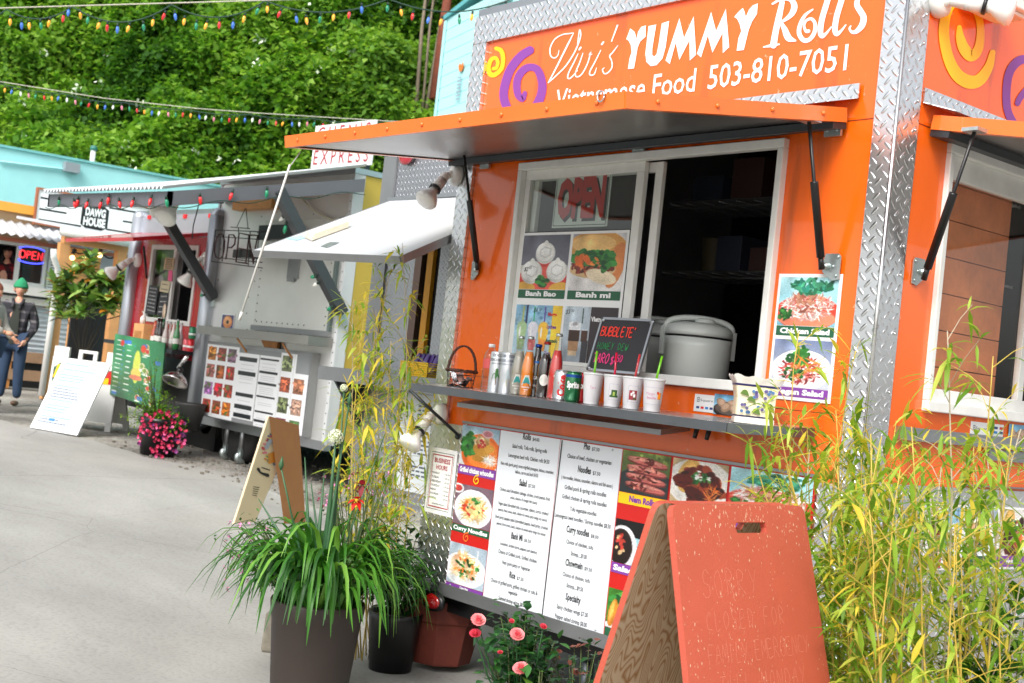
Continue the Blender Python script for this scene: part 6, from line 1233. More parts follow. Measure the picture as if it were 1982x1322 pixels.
# roof sign CHEN'S EXPRESS
YS = 3.2; FN = Fr((0, YS, 0), PX(730, 240, 1, YS)-PX(614, 252, 1, YS), PX(612, 252, 1, YS)-PX(601, 322, 1, YS)); q0 = PX(601, 326, 1, YS); FN.O = q0
FN.N = FN.N if FN.N.y < 0 else -FN.N; SW, SH_ = (PX(717, 318, 1, YS)-q0).length, FN.uv(PX(612, 244, 1, YS))[1]
SG = empty('roof_sign', FN.p(SW/2, -.1, 0), 'white roof sign lettered in dark red above the silver trailer', 'sign')
m = MB(); m.fbox(FN, 0, 0, -.02, SW, SH_, 0); m.build('board', WPAINT, SG)
m = MB(); MRN = mat('maroon_letters', (176, 60, 70), .5, 0, 0)
text(m, FN, "CHEN'S", SW*.06, SH_*.63, SW*.93, SH_*.33, bold=.0, n=.004, sp=1.5); text(m, FN, 'EXPRESS', SW*.04, SH_*.08, SW*.95, SH_*.34, bold=.0, n=.004, sp=1.5); m.build('lettering', MRN, SG)
m = MB(); m.fbox(FN, .1, -.55, -.06, .14, .1, -.02); m.fbox(FN, SW-.14, -.55, -.06, SW-.1, .1, -.02); m.build('sign_post', DKMET, SG)

# christmas bulbs along the awning edge
BC = {'red': (214, 30, 34), 'green': (20, 130, 90), 'blue': (60, 110, 200), 'amber': (250, 170, 40), 'clear': (226, 226, 220), 'pinkish': (220, 130, 150)}
def bulb_protos():
    D = {}
    for k_, c in BC.items():
        mt = mat('bulb_'+k_, c, .25, 0, .05, 9, coat=.4, emit=.12)
        m = MB(); m.lathe((0, 0, 0), [(.010, .0), (.011, -.03)], 8); m.mi = 1; m.lathe((0, 0, 0), [(.008, -.028), (.014, -.045), (.0155, -.058), (.013, -.075), (.006, -.092), (.001, -.097)], 10)
        me = bpy.data.meshes.new('string_bulb'); me.from_pydata([tuple(v) for v in m.v], [], m.f); me.materials.append(mat('socket_green', (20, 46, 36), .5)); me.materials.append(mt)
        me.polygons.foreach_set('material_index', m.m[:10+0] + m.m[10:]); me.polygons.foreach_set('use_smooth', [True]*len(m.f)); D[k_] = me
    return D
BP = bulb_protos()
def hang(parent, loc, col, s=1., tilt=(0, 0), nm='bulb'):
    o = bpy.data.objects.new(nm, BP[col]); COL.objects.link(o); o.parent = parent; o.location = Vector(loc)-Vector(ROOTW[parent.name].translation); o.scale = (s, s, s); o.rotation_euler = (tilt[0], tilt[1], 0); ROOTW[o.name] = ROOTW[parent.name]; return o
ST = empty('light_string', top[2], 'string of mostly red bulbs under the edge of the corrugated awning', 'string lights')
m = MB(); pth = [top[3].lerp(top[2], t)+V(0, -.02, -.095-.02*math.sin(t*30)) for t in np.linspace(0, 1, 40)]+[top[2].lerp(top[1], t)+V(.02, 0, -.095-.02*math.sin(t*20)) for t in np.linspace(0, 1, 30)]; m.tube(pth, .004, 5); m.build('wire', mat('green_wire', (26, 60, 46), .6), ST)
for px, py, c in ((112, 393, 'green'), (141, 397, 'red'), (150, 393, 'red'), (170, 398, 'red'), (196, 398, 'red'), (210, 389, 'red'), (228, 397, 'red'), (258, 396, 'red'), (292, 392, 'red')):
    hang(ST, PX(px, py, 1, .58)+V(0, 0, .06), c, 1., (random.uniform(-.3, .3), random.uniform(-.3, .3)))
for px, py, c in ((319, 393, 'green'), (385, 388, 'red'), (450, 381, 'red'), (516, 375, 'green')): hang(ST, PX(px, py, 0, AWX1+.03)+V(0, 0, .06), c, 1., (random.uniform(-.3, .3), 0))
for px, py, c, tl in ((552, 418, 'clear', 1.2), (554, 429, 'green', .1), (613, 535, 'green', 1.5), (618, 546, 'clear', 1.2), (645, 593, 'green', 1.2), (396, 571, 'green', 1.5)): hang(ST, PX(px, py, 0, AWX1-.09 if px > 420 else AWX0+.1), c, 1.1, (0, tl))
# clamp flood under the awning
LM = empty('twin_flood_lamp', PX(345, 388, 0, -6.0), 'white twin floodlight fixed under the corrugated awning', 'flood lamp'); b = PX(345, 388, 0, -6.0)
m = MB(); m.lathe(b+V(0, 0, .06), [(.07, 0), (.07, -.03), (.05, -.04)], 16); m.build('lamp_base', VIN, LM)
for aim in ((-.5, -.75, -.35), (.35, -.6, -.8)):
    a = Vector(aim).normalized(); m = MB(); m.tube([b+V(0, 0, .02), b+a*.10], [.03, .04], 12); lh = m.build('lamp_holder', VIN, LM); m = MB(); m.lathe(b+a*.1, [(.035, 0), (.045, .03), (.085, .10), (.10, .14), (.09, .16), (.04, .172), (.001, .173)], 18, a); m.build('bulb', MATS['frosted_glass'], lh)

# ------------------------------------------------------------------ red trailer
YR = 2.4; r0 = PX(203, 790, 1, YR); r1 = PX(362, 802, 1, YR); r1 = PX(370, 803, 1, YR)
a0 = PX(275, 418, 1, YR); a1_ = PX(421, 414, 1, YR)
FR2 = Fr(V(a0.x-.02, YR, .66), (a1_-a0), V(-.02, 0, 1)); FR2.N = FR2.N if FR2.N.y < 0 else -FR2.N; RW = (a1_-a0).length+.05; RH = 2.18
RT = empty('food_trailer', V(a0.x+RW/2, YR+1.2, GZ(-8.5)), 'red fronted food trailer with rounded silver corners and a green poster', 'food trailer')
def rb(name, u0, v0, n0, u1, v1, n1, mt, parent=RT, **k): m = MB(); m.fbox(FR2, u0, v0, n0, u1, v1, n1); return m.build(name, mt, parent, **k)
REDP = mat('red_paint', (190, 22, 38), .25, 0, .08, 2, coat=.5); SLV = mat('silver_post', (178, 184, 192), .35, .6, .05, 3)
rv = lambda x, y, n=0: FR2.uv(FR2.px(x, y, n))
w0, w1, w2 = rv(297, 474), rv(388, 474), rv(277, 612); wU0, wU1, wV0, wV1 = w0[0], w1[0], w2[1]-.05, w0[1]
rb('front_wall', .0, wV1, -.05, RW-.02, RH-.25, 0, REDP); rb('front_wall', .0, .62, -.05, RW-.02, wV0, 0, REDP); rb('front_wall', .0, wV0, -.05, wU0, wV1, 0, REDP); rb('front_wall', wU1, wV0, -.05, RW-.02, wV1, 0, REDP)
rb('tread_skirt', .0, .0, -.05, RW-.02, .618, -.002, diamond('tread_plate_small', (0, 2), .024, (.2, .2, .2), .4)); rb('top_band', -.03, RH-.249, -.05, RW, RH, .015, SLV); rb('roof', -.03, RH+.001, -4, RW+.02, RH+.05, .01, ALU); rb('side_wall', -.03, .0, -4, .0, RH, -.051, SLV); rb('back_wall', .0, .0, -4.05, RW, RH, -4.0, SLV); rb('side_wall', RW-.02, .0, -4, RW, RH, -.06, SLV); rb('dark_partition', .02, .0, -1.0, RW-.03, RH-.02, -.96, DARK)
for u_, nm in ((-.02, 'corner_post'), (RW+.0, 'corner_post')): m = MB(); m.tube([FR2.p(u_, -.08, .02), FR2.p(u_, RH-.03, .02)], .085, 16); m.ball(FR2.p(u_, RH-.03, .02), .085, 14); m.build(nm, SLV, RT)
m = MB()
for px in (293, 362, 411): u_ = rv(px, 420)[0]; m.fbox(FR2, u_-.04, RH-.05, .015, u_+.03, RH-.005, .03)
m.build('marker_lamp', mat('red_marker2', (214, 30, 40), .2), RT)
m = MB(); t = .05
m.fbox(FR2, wU0, wV1-t, -.02, wU1, wV1, .015); m.fbox(FR2, wU0, wV0, -.02, wU1, wV0+t, .015); m.fbox(FR2, wU0, wV0+t, -.02, wU0+t, wV1-t, .015); m.fbox(FR2, wU1-t, wV0+t, -.02, wU1, wV1-t, .015); mu_ = (wU0+wU1)/2+.02; m.fbox(FR2, mu_-.03, wV0+t, -.02, mu_+.03, wV1-t, .01); wf = m.build('window_frame', WHITE, RT)
m = MB(); m.fbox(FR2, wU0+t, wV0+t, -.015, mu_-.03, wV1-t, -.01); m.build('window_pane', GLASS, wf)
m = MB(); m.fbox(FR2, wU0+t, wV0+t, -.10, mu_, wV1-t, -.09); m.build('pale_blind', mat('blind', (150, 150, 152), .7), RT)
# awning
hA, hB = FR2.p(.10, wV1+.13, .02), FR2.p(RW-.12, wV1+.13, .02); tL = PX(145, 461, 0, hA.x-.35); tL = V(hA.x-.1, YR-.85, PX(150, 462, 1, YR-.85).z); tR = V(hB.x, YR-.85, PX(230, 462, 1, YR-.85).z)
awn2(hA, hB, tL, tR, RT, REDP, REDP, .03)
m = MB(); m.tube([FR2.px(278, 478, .28), FR2.px(284, 538, .02)], .014, 6); m.build('gas_strut', BLK, RT)
# papers in the window
def sheetp(F, nm, q, mt, label, cat, n=.02):
    m = MB(); P_ = [F.px(x, y, n) for x, y in q]; m.prism(P_, F.N*.003); o = m.build(nm, mt); tag(o, label, cat); return o
PAPR = mat('kraft_paper', (196, 170, 134), .7, 0, .05)
def lines(o_name, F, q, mt, n, rows, parent):
    m = MB(); a, b_, c, d = [F.px(x, y, n) for x, y in q]; rr = random.Random(rows)
    for i in range(rows):
        t = (i+.6)/rows*.9; A = a.lerp(d, t); B = b_.lerp(c, t); x0 = .12; 
        while x0 < .8: x1 = x0+rr.uniform(.05, .2); m.quad(A.lerp(B, x0), A.lerp(B, min(.88, x1)), A.lerp(B, min(.88, x1))+V(0, 0, -.010), A.lerp(B, x0)+V(0, 0, -.010)); x0 = x1+.05
    m.build(o_name, mt, parent)
CHK = mat('chalk_white', (190, 190, 188), .8, 0, 0); SLT = mat('slate', (44, 46, 50), .6, 0, .1)
for nm, q, mt, lb, cat, ink, rows in (('chalk_notice', ((289, 552), (307, 555), (300, 611), (281, 606)), SLT, 'tall chalk notice at the left of the red trailer window', 'notice', CHK, 7), ('chalk_notice', ((311, 567), (326, 567), (321, 611), (303, 611)), SLT, 'shorter chalk notice at the middle of the red trailer window', 'notice', CHK, 4),
        ('paper_notice', ((320, 499), (338, 500), (335, 523), (317, 521)), PAPR, 'kraft paper note at the top of the red trailer window', 'notice', INK, 6), ('paper_notice', ((313, 543), (330, 545), (326, 567), (309, 564)), mat('pale_paper', (200, 190, 160), .7), 'pale sheet above the shorter chalk notice', 'notice', INK, 2), ('pink_card', ((327, 523), (334, 524), (333, 545), (325, 543)), mat('pink_card_', (226, 90, 140), .6), 'pink ice cream shaped card in the red trailer window', 'card', None, 0)):
    o = sheetp(FR2, nm, q, mt, lb, cat)
    if ink: lines('writing', FR2, q, ink, .0245, rows, o)
m = MB(); c = FR2.px(318, 603, .022); m.lathe(c, [(.05, 0), (.05, .004)], 14, FR2.N); m.v = [c+V((v.x-c.x)*.8, v.y-c.y, (v.z-c.z)*1.8) for v in m.v]; tag(m.build('oval_card', mat('cream_card', (226, 206, 180), .6)), 'cream oval card at the bottom of the red trailer window', 'card')
# counter and what stands on it
sv = rv(318, 668); shelf_v = sv[1]-.02
rb('counter_shelf', .06, shelf_v-.04, .0, RW-.1, shelf_v, .30, DKMET)
def rs(px, n=.16): P_ = FR2.px(px, 660, n); u_ = FR2.uv(P_)[0]; return FR2.p(u_, shelf_v+.002, n)
b = rs(279); WB = empty('wood_box', b, 'small wooden dispenser box at the left end of the red trailer counter', 'box'); m = MB(); m.box(b+V(-.13, -.08, 0), b+V(.13, .08, .22)); m.build('box_body', WOODL, WB, bevel=.005); m = MB(); m.box(b+V(-.09, -.082, .03), b+V(.09, -.0805, .14)); m.build('front_opening', WOOD, WB)
b = rs(272)+V(0, 0, .222); PB = empty('pump_bottle', b, 'white pump bottle standing on the wooden box', 'bottle'); m = MB(); m.lathe(b, [(.03, 0), (.032, .06), (.02, .085), (.01, .09)], 12); m.build('bottle_body', WPAINT, PB); m = MB(); m.tube([b+V(0, 0, .09), b+V(0, 0, .13), b+V(-.04, 0, .13)], .007, 6); m.build('pump', WPAINT, PB)
cols = [((180,70,30), 'amber sauce bottle beside the wooden box', 297), ((30,16,14), 'dark cola bottle behind the counter row', 303), ((24,14,12), 'dark cola bottle with a paper label', 308), ((30,90,50), 'green glass bottle at the back of the row', 313), ((200,190,186), 'clear soda bottle next to the dark bottles', 319), ((206,196,190), 'clear soda bottle with a blue label', 327), ((210,200,190), 'clear soda bottle, third clear one of the counter row', 334), ((60,140,80), 'pale green soda bottle in the counter row', 341), ((210,206,206), 'clear soda bottle near the cans', 348)]
for c, lb, px in cols:
    b = rs(px, .14+.05*(px % 3)); P_ = empty('soda_bottle', b, lb+' on the red trailer', 'bottle', 'drinks on the red trailer counter'); H = .30 if c[0] < 100 else .27
    m = MB(); m.lathe(b, [(.001, .001), (.034, 0), (.036, H*.5), (.016, H*.75), (.014, H)], 12); m.build('bottle_body', mat('glass_%d' % px, c, .12, 0, .05, 9, coat=.8), P_); m = MB(); m.lathe(b, [(.0365, H*.2), (.0368, H*.38)], 12, cap=False); m.build('label', LBL, P_); m = MB(); m.lathe(b, [(.016, H), (.016, H+.012)], 10); m.build('cap', GALV, P_)
for px, c, lb, z in ((362, (214,90,100), 'pink can in front on the red trailer counter', 0), (370, (206,24,40), 'red cola can at the right end of the red trailer counter', 0), (371, (30,120,80), 'green can standing on the red can', .13)):
    b = rs(px, .2)+V(0, 0, z); P_ = empty('soda_can', b, lb, 'soda can', 'drinks on the red trailer counter'); m = MB(); m.lathe(b, [(.028, 0), (.036, .01), (.036, .115), (.028, .126), (.001, .126)], 16); m.build('can_body', mat('can_%d_%d' % (px, int(z*100)), c, .3, .3, .05, coat=.4), P_); m = MB(); m.lathe(b, [(.0364, .04), (.0364, .06)], 16, cap=False); m.build('label_band', WPAINT, P_)
# green poster (a map-like menu)
q = [FR2.px(x, y, .31) for x, y in ((224, 646), (320, 664), (309, 793), (209, 762))]
GP = empty('green_poster', (q[2]+q[3])/2, 'large green menu poster with blue labels hanging from the red trailer counter', 'poster')
P = Pic(110, 110, (52, 128, 86)); P.grad((58, 136, 90), (36, 110, 66)); rr = np.random.default_rng(8)
for i in range(12): P.rect(.06, .08+i*.075, .06+rr.uniform(.09, .14), .095+i*.075, (206, 214, 206)); P.rect(.2, .085+i*.075, .225, .10+i*.075, (60, 120, 190))
for i in range(9): P.rect(.28, .12+i*.09, .28+rr.uniform(.07, .12), .135+i*.09, (206, 214, 206)); P.rect(.42, .125+i*.09, .445, .14+i*.09, (60, 120, 190))
P.ell(.5, .45, .07, .26, (196, 206, 80)).ell(.5, .55, .1, .08, (206, 190, 90)).ell(.5, .62, .13, .04, (206, 120, 90))
for i in range(16): x, y = rr.uniform(.55, .95), rr.uniform(.1, .95); P.ell(x, y, .045, .045, (214, 206, 180)); P.ell(x, y, .035, .035, [(190, 60, 50), (170, 130, 70), (120, 150, 70)][i % 3]); P.rect(x-.05, y+.05, x+.05, y+.065, (220, 224, 216))
for x, y in ((.25, .07), (.3, .06), (.62, .08), (.9, .3), (.88, .7), (.62, .9), (.12, .92)): P.rect(x-.05, y, x+.05, y+.05, (60, 116, 190))
P.ell(.17, .12, .04, .05, (206, 60, 50)).ell(.6, .15, .05, .06, (206, 70, 50)).noise(.05)
picture('printed_face', P, q, GP, .004, N=FR2.N); m = MB(); m.prism(q, -FR2.N*.008); m.build('backing', GREEN, GP)
m = MB(); a = FR2.px(352, 708, .30); m.tube([FR2.px(362, 690, .31), FR2.px(345, 712, .33)], .02, 8); CL = m.build('clamp_lamp', CHROME); tag(CL, 'round metal clamp lamp hanging below the red trailer counter', 'lamp')
c = FR2.px(344, 735, .36); m = MB(); m.lathe(c+V(0, 0, .06), [(.02, 0.03), (.05, .0), (.10, -.03), (.13, -.08), (.135, -.10), (.12, -.09), (.04, -.02)], 24, V(-.2, .45, 1)); m.build('reflector', mat('polished', (200, 196, 196), .18, 1, .05), CL)
m = MB(); m.lathe(c+V(0, 0, .06), [(.03, .0), (.032, .05), (.02, .07)], 12, V(-.2, .45, 1)); m.build('socket', BLK, CL)
for px, py, lb in ((262, 512, 'white flood lamp left of the red trailer window'), (395, 510, 'small white flood lamp right of the red trailer window')):
    P_ = FR2.px(px+8, py-8, .0); E = empty('flood_lamp', P_, lb, 'flood lamp'); flood(P_, FR2.N, (-.45, -.55, -.6) if px < 300 else (-.3, -.3, -.9), E, 1.55, 'lamp_base')
m = MB(); m.tube([FR2.px(388, 384, .5), FR2.px(374, 437, .5), FR2.px(372, 462, .5)], .006, 5); tag(m.build('hanging_chain', DKMET), 'thin dark chain holding up the red awning', 'chain')
m = MB(); m.box(FR2.p(.1, -.4, -1.2), FR2.p(RW-.1, 0, -.3)); m.build('dark_underbody', DARK, RT)
for u_ in (.25, RW-.35): g = FR2.p(u_, 0, -.3); m = MB(); m.lathe((g.x, g.y, GZ(g.x)+.3), [(.15, 0), (.3, .01), (.31, .05), (.31, .16), (.15, .18)], 22, (0, 1, 0)); m.build('wheel', RUBBER, RT)
# ------------------------------------------------------------------ lot end: food hut with corrugated siding, turquoise buildings
TQ = mat('turquoise_paint', (160, 222, 224), .7, 0, .07, 1.2, .15, 25); XD = -16.
FD = Fr((XD, 0, 0), (0, 1, 0), (0, 0, 1)); dv_ = lambda x, y: FD.pu(x, y)
HUT = empty('food_hut', (XD-1.2, 4.5, GZ(-16)), 'low food hut clad in white corrugated sheet with a sliding window at the lot end', 'hut')
def db(name, u0, v0, n0, u1, v1, n1, mt, parent=HUT): m = MB(); m.fbox(FD, u0, v0, n0, u1, v1, n1); return m.build(name, mt, parent)
g0_ = GZ(-16); w0 = dv_(0, 466); w1 = dv_(93, 478); w2 = dv_(80, 556); wu1, wv1, wv0 = w1[0], (w0[1]+w1[1])/2, w2[1]; wu0 = 1.75
CORR = mat('white_corrugated', (206, 210, 216), .45, .1, .06)
m = MB()
nz = 60; vs = []
for i in range(nz+1): z = g0_+.45+(wv0-.02-g0_-.45)*i/nz; d = .025*math.sin(i*1.571); vs += [FD.p(.5, z, d), FD.p(5.2, z, d)]
m.add(vs, [(2*i, 2*i+1, 2*i+3, 2*i+2) for i in range(nz)], 0, True); m.build('corrugated_siding', CORR, HUT)
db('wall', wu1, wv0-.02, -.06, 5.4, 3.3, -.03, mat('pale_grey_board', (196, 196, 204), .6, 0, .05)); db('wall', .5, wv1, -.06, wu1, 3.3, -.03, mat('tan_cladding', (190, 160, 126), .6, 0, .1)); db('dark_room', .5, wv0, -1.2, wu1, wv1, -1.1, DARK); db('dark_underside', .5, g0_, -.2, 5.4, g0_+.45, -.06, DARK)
db('end_wall', 5.35, g0_, -2.4, 5.4, 3.3, -.061, CORR); db('roof', .4, 3.301, -2.5, 5.5, 3.36, -.03, CORR); db('back_wall', .4, g0_, -2.5, 5.4, 3.3, -2.45, CORR); db('end_wall', .4, g0_, -2.44, .45, 3.3, -.061, CORR)
m = MB(); t = .05; mu2 = dv_(33, 510)[0]
m.fbox(FD, wu0-1, wv1-t, -.02, wu1, wv1, .03); m.fbox(FD, wu0-1, wv0-.02, -.02, wu1, wv0+t, .05); m.fbox(FD, mu2-.03, wv0+t, -.02, mu2+.04, wv1-t, .02); m.fbox(FD, wu1-t, wv0+t, -.02, wu1, wv1-t, .03); wf = m.build('window_frame', WHITE, HUT)
m = MB(); m.fbox(FD, mu2+.04, wv0+t, -.01, wu1-t, wv1-t, -.005); m.build('window_pane', GLASS, wf)
db('counter', .6, wv0-.16, .02, wu1+.05, wv0-.025, .34, WHITE); db('counter', 1.2, wv0-.30, .02, wu1+.05, wv0-.2, .2, WHITE)
m = MB(); nx = 90; vs = []
A0, A1 = dv_(3, 420), dv_(275, 462)
for i in range(nx+1): u_ = 2.05+(5.2-2.05)*i/nx; h = .02*math.sin(i*1.571); vs += [FD.p(u_, 3.06+h, .0), FD.p(u_, 2.80+h, .75)]
m.add(vs, [(2*i, 2*i+1, 2*i+3, 2*i+2) for i in range(nx)], 0, True); m.build('corrugated_canopy', CORR, HUT)
db('canopy_beam', 2.0, 2.70, .60, 5.2, 2.76, .66, mat('red_brown_wood', (150, 84, 60), .6, 0, .15)); db('yellow_gutter', 1.6, 3.20, -.02, dv_(66, 415)[0], 3.34, .12, mat('yellow_trim', (226, 160, 60), .5, 0, .06)); 
# sign
sL, sR = dv_(73, 375), dv_(64, 431); su0 = sR[0]-.02; sv0, sv1 = sR[1]-.0, 3.62; su1 = su0+2.55
HS = empty('roof_sign', FD.p((su0+su1)/2, sv0, .15), 'long white hut sign with black bars and a black hexagon reading DAWG HOUSE', 'sign')
m = MB(); m.fbox(FD, su0, sv0, .10, su1, sv1, .14); m.build('board', WPAINT, HS)
m = MB(); m.fbox(FD, su0-.03, sv0-.03, .09, su1+.03, sv0, .17); m.fbox(FD, su0-.03, sv1, .09, su1+.03, sv1+.03, .17); m.fbox(FD, su0-.03, sv0, .09, su0, sv1, .17); m.fbox(FD, su1, sv0, .09, su1+.03, sv1, .17); m.build('frame', mat('rust_wood', (156, 92, 62), .6, 0, .15), HS)
FH2 = Fr((XD+.14, 0, 0), (0, 1, 0), (0, 0, 1)); m = MB()
k7 = lambda x, y: (x/6.607, y/6.607+380)
for a, b_ in (((520, 22), (1070, 104)), ((505, 160), (850, 215)), ((490, 297), (1035, 380)), ((1395, 152), (1880, 222)), ((1570, 318), (1830, 358)), ((1355, 425), (1830, 492))):
    p, q_ = FH2.pu(*k7(*a)), FH2.pu(*k7(*b_)); v_ = (p[1]+q_[1])/2; band(m, FH2, p[0], v_-.014, q_[0], v_+.014, .003, 0)
c = FH2.pu(*k7(1212, 268)); hr_ = .285
poly(m, FH2, [(c[0]+hr_*math.sin(i*math.pi/3)*.92, c[1]+hr_*math.cos(i*math.pi/3)) for i in range(6)], 0, .004, px=False)
m.build('black_marks', INK, HS)
m = MB(); text(m, FH2, 'DAWG', c[0]-.165, c[1]+.015, c[0]+.175, .125, bold=.05, n=.006); text(m, FH2, 'HOUSE', c[0]-.185, c[1]-.145, c[0]+.185, .125, bold=.05, n=.006); m.build('lettering', WPAINT, HS)
# neon OPEN, lit
nc = dv_(60, 494); FNn = Fr((XD+.012, 0, 0), (0, 1, 0), (0, 0, 1)); NE = empty('neon_open_sign', FNn.p(nc[0], nc[1]-.2, 0), 'lit neon OPEN sign, red letters inside blue arcs, in the far hut window', 'neon sign')
m = MB(); u0 = nc[0]-.19
def nt_(pts): m.tube([FNn.p(u0+x*.82, nc[1]+y*.7, .01) for x, y in pts], .008, 6)
nt_([(.06+.055*math.cos(t), .085*math.sin(t)) for t in np.linspace(0, 6.28, 14)]); nt_([(.15, -.085), (.15, .085), (.21, .07), (.21, .01), (.15, 0)]); nt_([(.32, .085), (.25, .085), (.25, -.085), (.32, -.085)]); nt_([(.25, 0), (.31, 0)]); nt_([(.36, -.085), (.36, .085), (.44, -.085), (.44, .085)])
m.build('letter_tube', mat('neon_red', (255, 50, 60), .4, 0, 0, emit=1.6), NE)
m = MB(); m.tube([FNn.p(nc[0]+.2*math.cos(t), nc[1]+.08+.05*math.sin(t), .01) for t in np.linspace(.15, 3.0, 14)], .012, 6); m.tube([FNn.p(nc[0]+.2*math.cos(t), nc[1]-.08-.05*math.sin(t), .01) for t in np.linspace(.15, 3.0, 14)], .012, 6); m.build('arc_tube', mat('neon_blue', (70, 80, 255), .4, 0, 0, emit=1.8), NE)
# menu strip, small photos
a, b_ = dv_(97, 490), dv_(110, 570); m = MB(); m.fbox(FD, a[0], b_[1], -.025, b_[0]+.02, a[1], -.012); ms = m.build('price_list', WPAINT); tag(ms, 'narrow white price list on the hut wall right of its window', 'sign')
m = MB(); 
for i in range(18): band(m, FD, a[0]+.03, b_[1]+.05+i*.045, a[0]+.16, b_[1]+.062+i*.045, -.010, 0)
m.build('printing', mat('grey_ink', (70, 74, 78)), ms)
for i in range(3): p = dv_(92-i*1.2, 572+i*9); o = rectpic('food_photo', FD, food('mi', 12, 10, i), p[0]-.06, p[1]-.07, p[0]+.07, p[1]+.03, None, .03); tag(o, ['topmost', 'middle', 'lowest'][i]+' of three small food photos in a column on the far hut', 'photo', 'small food photos on the hut')
# yellow lamps row and bench beams
BE = empty('timber_bench', FD.p(3.0, g0_, .6), 'stacked timber beams lying along the foot of the corrugated hut', 'bench')
for i, z in enumerate((.14, .42)): m = MB(); m.fbox(FD, 1.5, g0_+z, .5, 4.4, g0_+z+.16, .68); m.build('beam', mat('old_timber', (150, 122, 96), .8, 0, .2, 8), BE)
m = MB(); 
for u_ in (1.7, 3.0, 4.2): m = MB(); m.fbox(FD, u_, g0_, .52, u_+.12, g0_+.42, .66); m.build('bench_leg', WOOD, BE)

# low turquoise building behind the hut
XB = -23.; FB = Fr((XB, 0, 0), (0, 1, 0), (0, 0, 1)); t0_, t1_ = FB.pu(0, 290), FB.pu(350, 346)
LB = empty('turquoise_building', (XB-4, 8, GZ(XB)), 'long low turquoise building with a flat roof behind the food hut', 'building')
m = MB(); P4 = [FB.p(-3, GZ(XB)-.5), FB.p(t1_[0]+1.2, GZ(XB)-.5), FB.p(t1_[0]+1.2, t1_[1]-.02), FB.p(-3, t0_[1]-.02)]; m.prism(P4, V(-.2, 0, 0)); m.build('wall', TQ, LB)
m = MB(); m.prism([FB.p(-3, t0_[1]-.019, .05), FB.p(t1_[0]+1.2, t1_[1]-.019, .05), FB.p(t1_[0]+1.2, t1_[1]-.019, -6), FB.p(-3, t0_[1]-.019, -6)], V(0, 0, .05)); m.build('roof', mat('tq_trim', (120, 190, 190), .6), LB)
m = MB(); m.box((XB-6, t1_[0]+1.0, -.5), (XB-.2, t1_[0]+1.2, t1_[1]-.03)); m.build('end_wall', TQ, LB)
m = MB(); m.tube([FB.px(0, 312, .05), FB.px(128, 328, .05), FB.px(140, 326, .05)], .03, 6); m.build('conduit', mat('conduit_tq', (150, 210, 214), .6), LB)
m = MB(); p = FB.px(136, 325, .05); m.box(p+V(-.02, -.16, -.10), p+V(.15, .16, .10)); m.build('junction_box', mat('grey_box', (140, 150, 156), .6), LB)
p = FB.px(178, 316, -1.2); m = MB(); m.tube([p+V(0, 0, -.6), p+V(0, 0, .30)], .06, 10); VP_ = m.build('vent_pipe', WHITE, LB); m = MB(); m.tube([p+V(0, 0, .301), p+V(0, 0, .40)], [.085, .07], 10); m.build('vent_cap', mat('green_cap', (60, 120, 110), .5), VP_)
m = MB(); m.box((XB+.01, t1_[0]-1.5, 3.6), (XB+.05, t1_[0]-1.0, 3.7)) if False else m.box((XB+.001, 3.6, 3.9), (XB+.02, 4.2, 4.15)); m.build('wall_patch', mat('faded_tq', (150, 206, 200), .8), LB)

# tall turquoise building behind the orange trailer
uT = V(-.972, .233, 0); cT = DEP(850, 130, 24.5); nT = V(-.233, -.972, 0)
FTb = Fr(V(cT.x, cT.y, 0), -uT, V(0, 0, 1)); 
if FTb.N.dot(CAM-FTb.O) < 0: FTb.N = -FTb.N
e0 = FTb.uv(FTb.px(866, 33, 0)); e1 = FTb.uv(FTb.px(909, 0, 0)); sl_ = (e1[1]-e0[1])/(e1[0]-e0[0]); eb = FTb.uv(FTb.px(833, 240, 0)); ev = min(e0[0], eb[0])
TB = empty('turquoise_building', FTb.p(3, GZ(-8), -2), 'tall pale turquoise clapboard building with a sloping gable behind the orange trailer', 'building')
CLAP = mat('turquoise_clapboard', (176, 230, 232), .65, 0, .04, 2)
m = MB(); Lg = 17.
for i in range(80):
    v0 = .1+i*.22; v1 = v0+.2195
    # boards clipped by the roof slope
    lo = e0[0]+max(0, (v1-e0[1])/sl_)+.02; hi = Lg-max(0, (v1-e0[1])/sl_)
    if lo < hi-.2: m.prism([FTb.p(lo, v0, .006), FTb.p(hi, v0, .006), FTb.p(hi, v1, .0), FTb.p(lo, v1, .0)], -FTb.N*.03)
m.build('clapboard_wall', CLAP, TB)
m = MB(); ap = (e0[0]+Lg)/2; av = e0[1]+(ap-e0[0])*sl_; 
m.prism([FTb.p(e0[0]-.06, e0[1]-.05, .05), FTb.p(ap, av-.01, .05), FTb.p(ap, av+.09, .05), FTb.p(e0[0]-.10, e0[1]+.03, .05)], -FTb.N*8.05); m.prism([FTb.p(Lg+.06, e0[1]-.05, .05), FTb.p(ap+.001, av-.01, .05), FTb.p(ap+.001, av+.09, .05), FTb.p(Lg+.10, e0[1]+.03, .05)], -FTb.N*8.05); m.build('roof', mat('teal_edge', (96, 170, 176), .6), TB)
m = MB(); m.prism([FTb.p(e0[0], .1, -.035), FTb.p(e0[0]+.1, .1, -.035), FTb.p(e0[0]+.1, e0[1]-.06, -.035), FTb.p(e0[0], e0[1]-.06, -.035)], -FTb.N*7.9); m.build('side_wall', CLAP, TB); m = MB(); m.prism([FTb.p(e0[0]-.04, .1, .02), FTb.p(e0[0]+.05, .1, .02), FTb.p(e0[0]+.05, e0[1]-.08, .02), FTb.p(e0[0]-.04, e0[1]-.08, .02)], FTb.N*.02); m.build('corner_board', mat('pale_tq', (176, 230, 232), .6), TB)
m = MB(); F2 = Fr(FTb.O+FTb.N*.03, FTb.U, FTb.V); F2.N = FTb.N
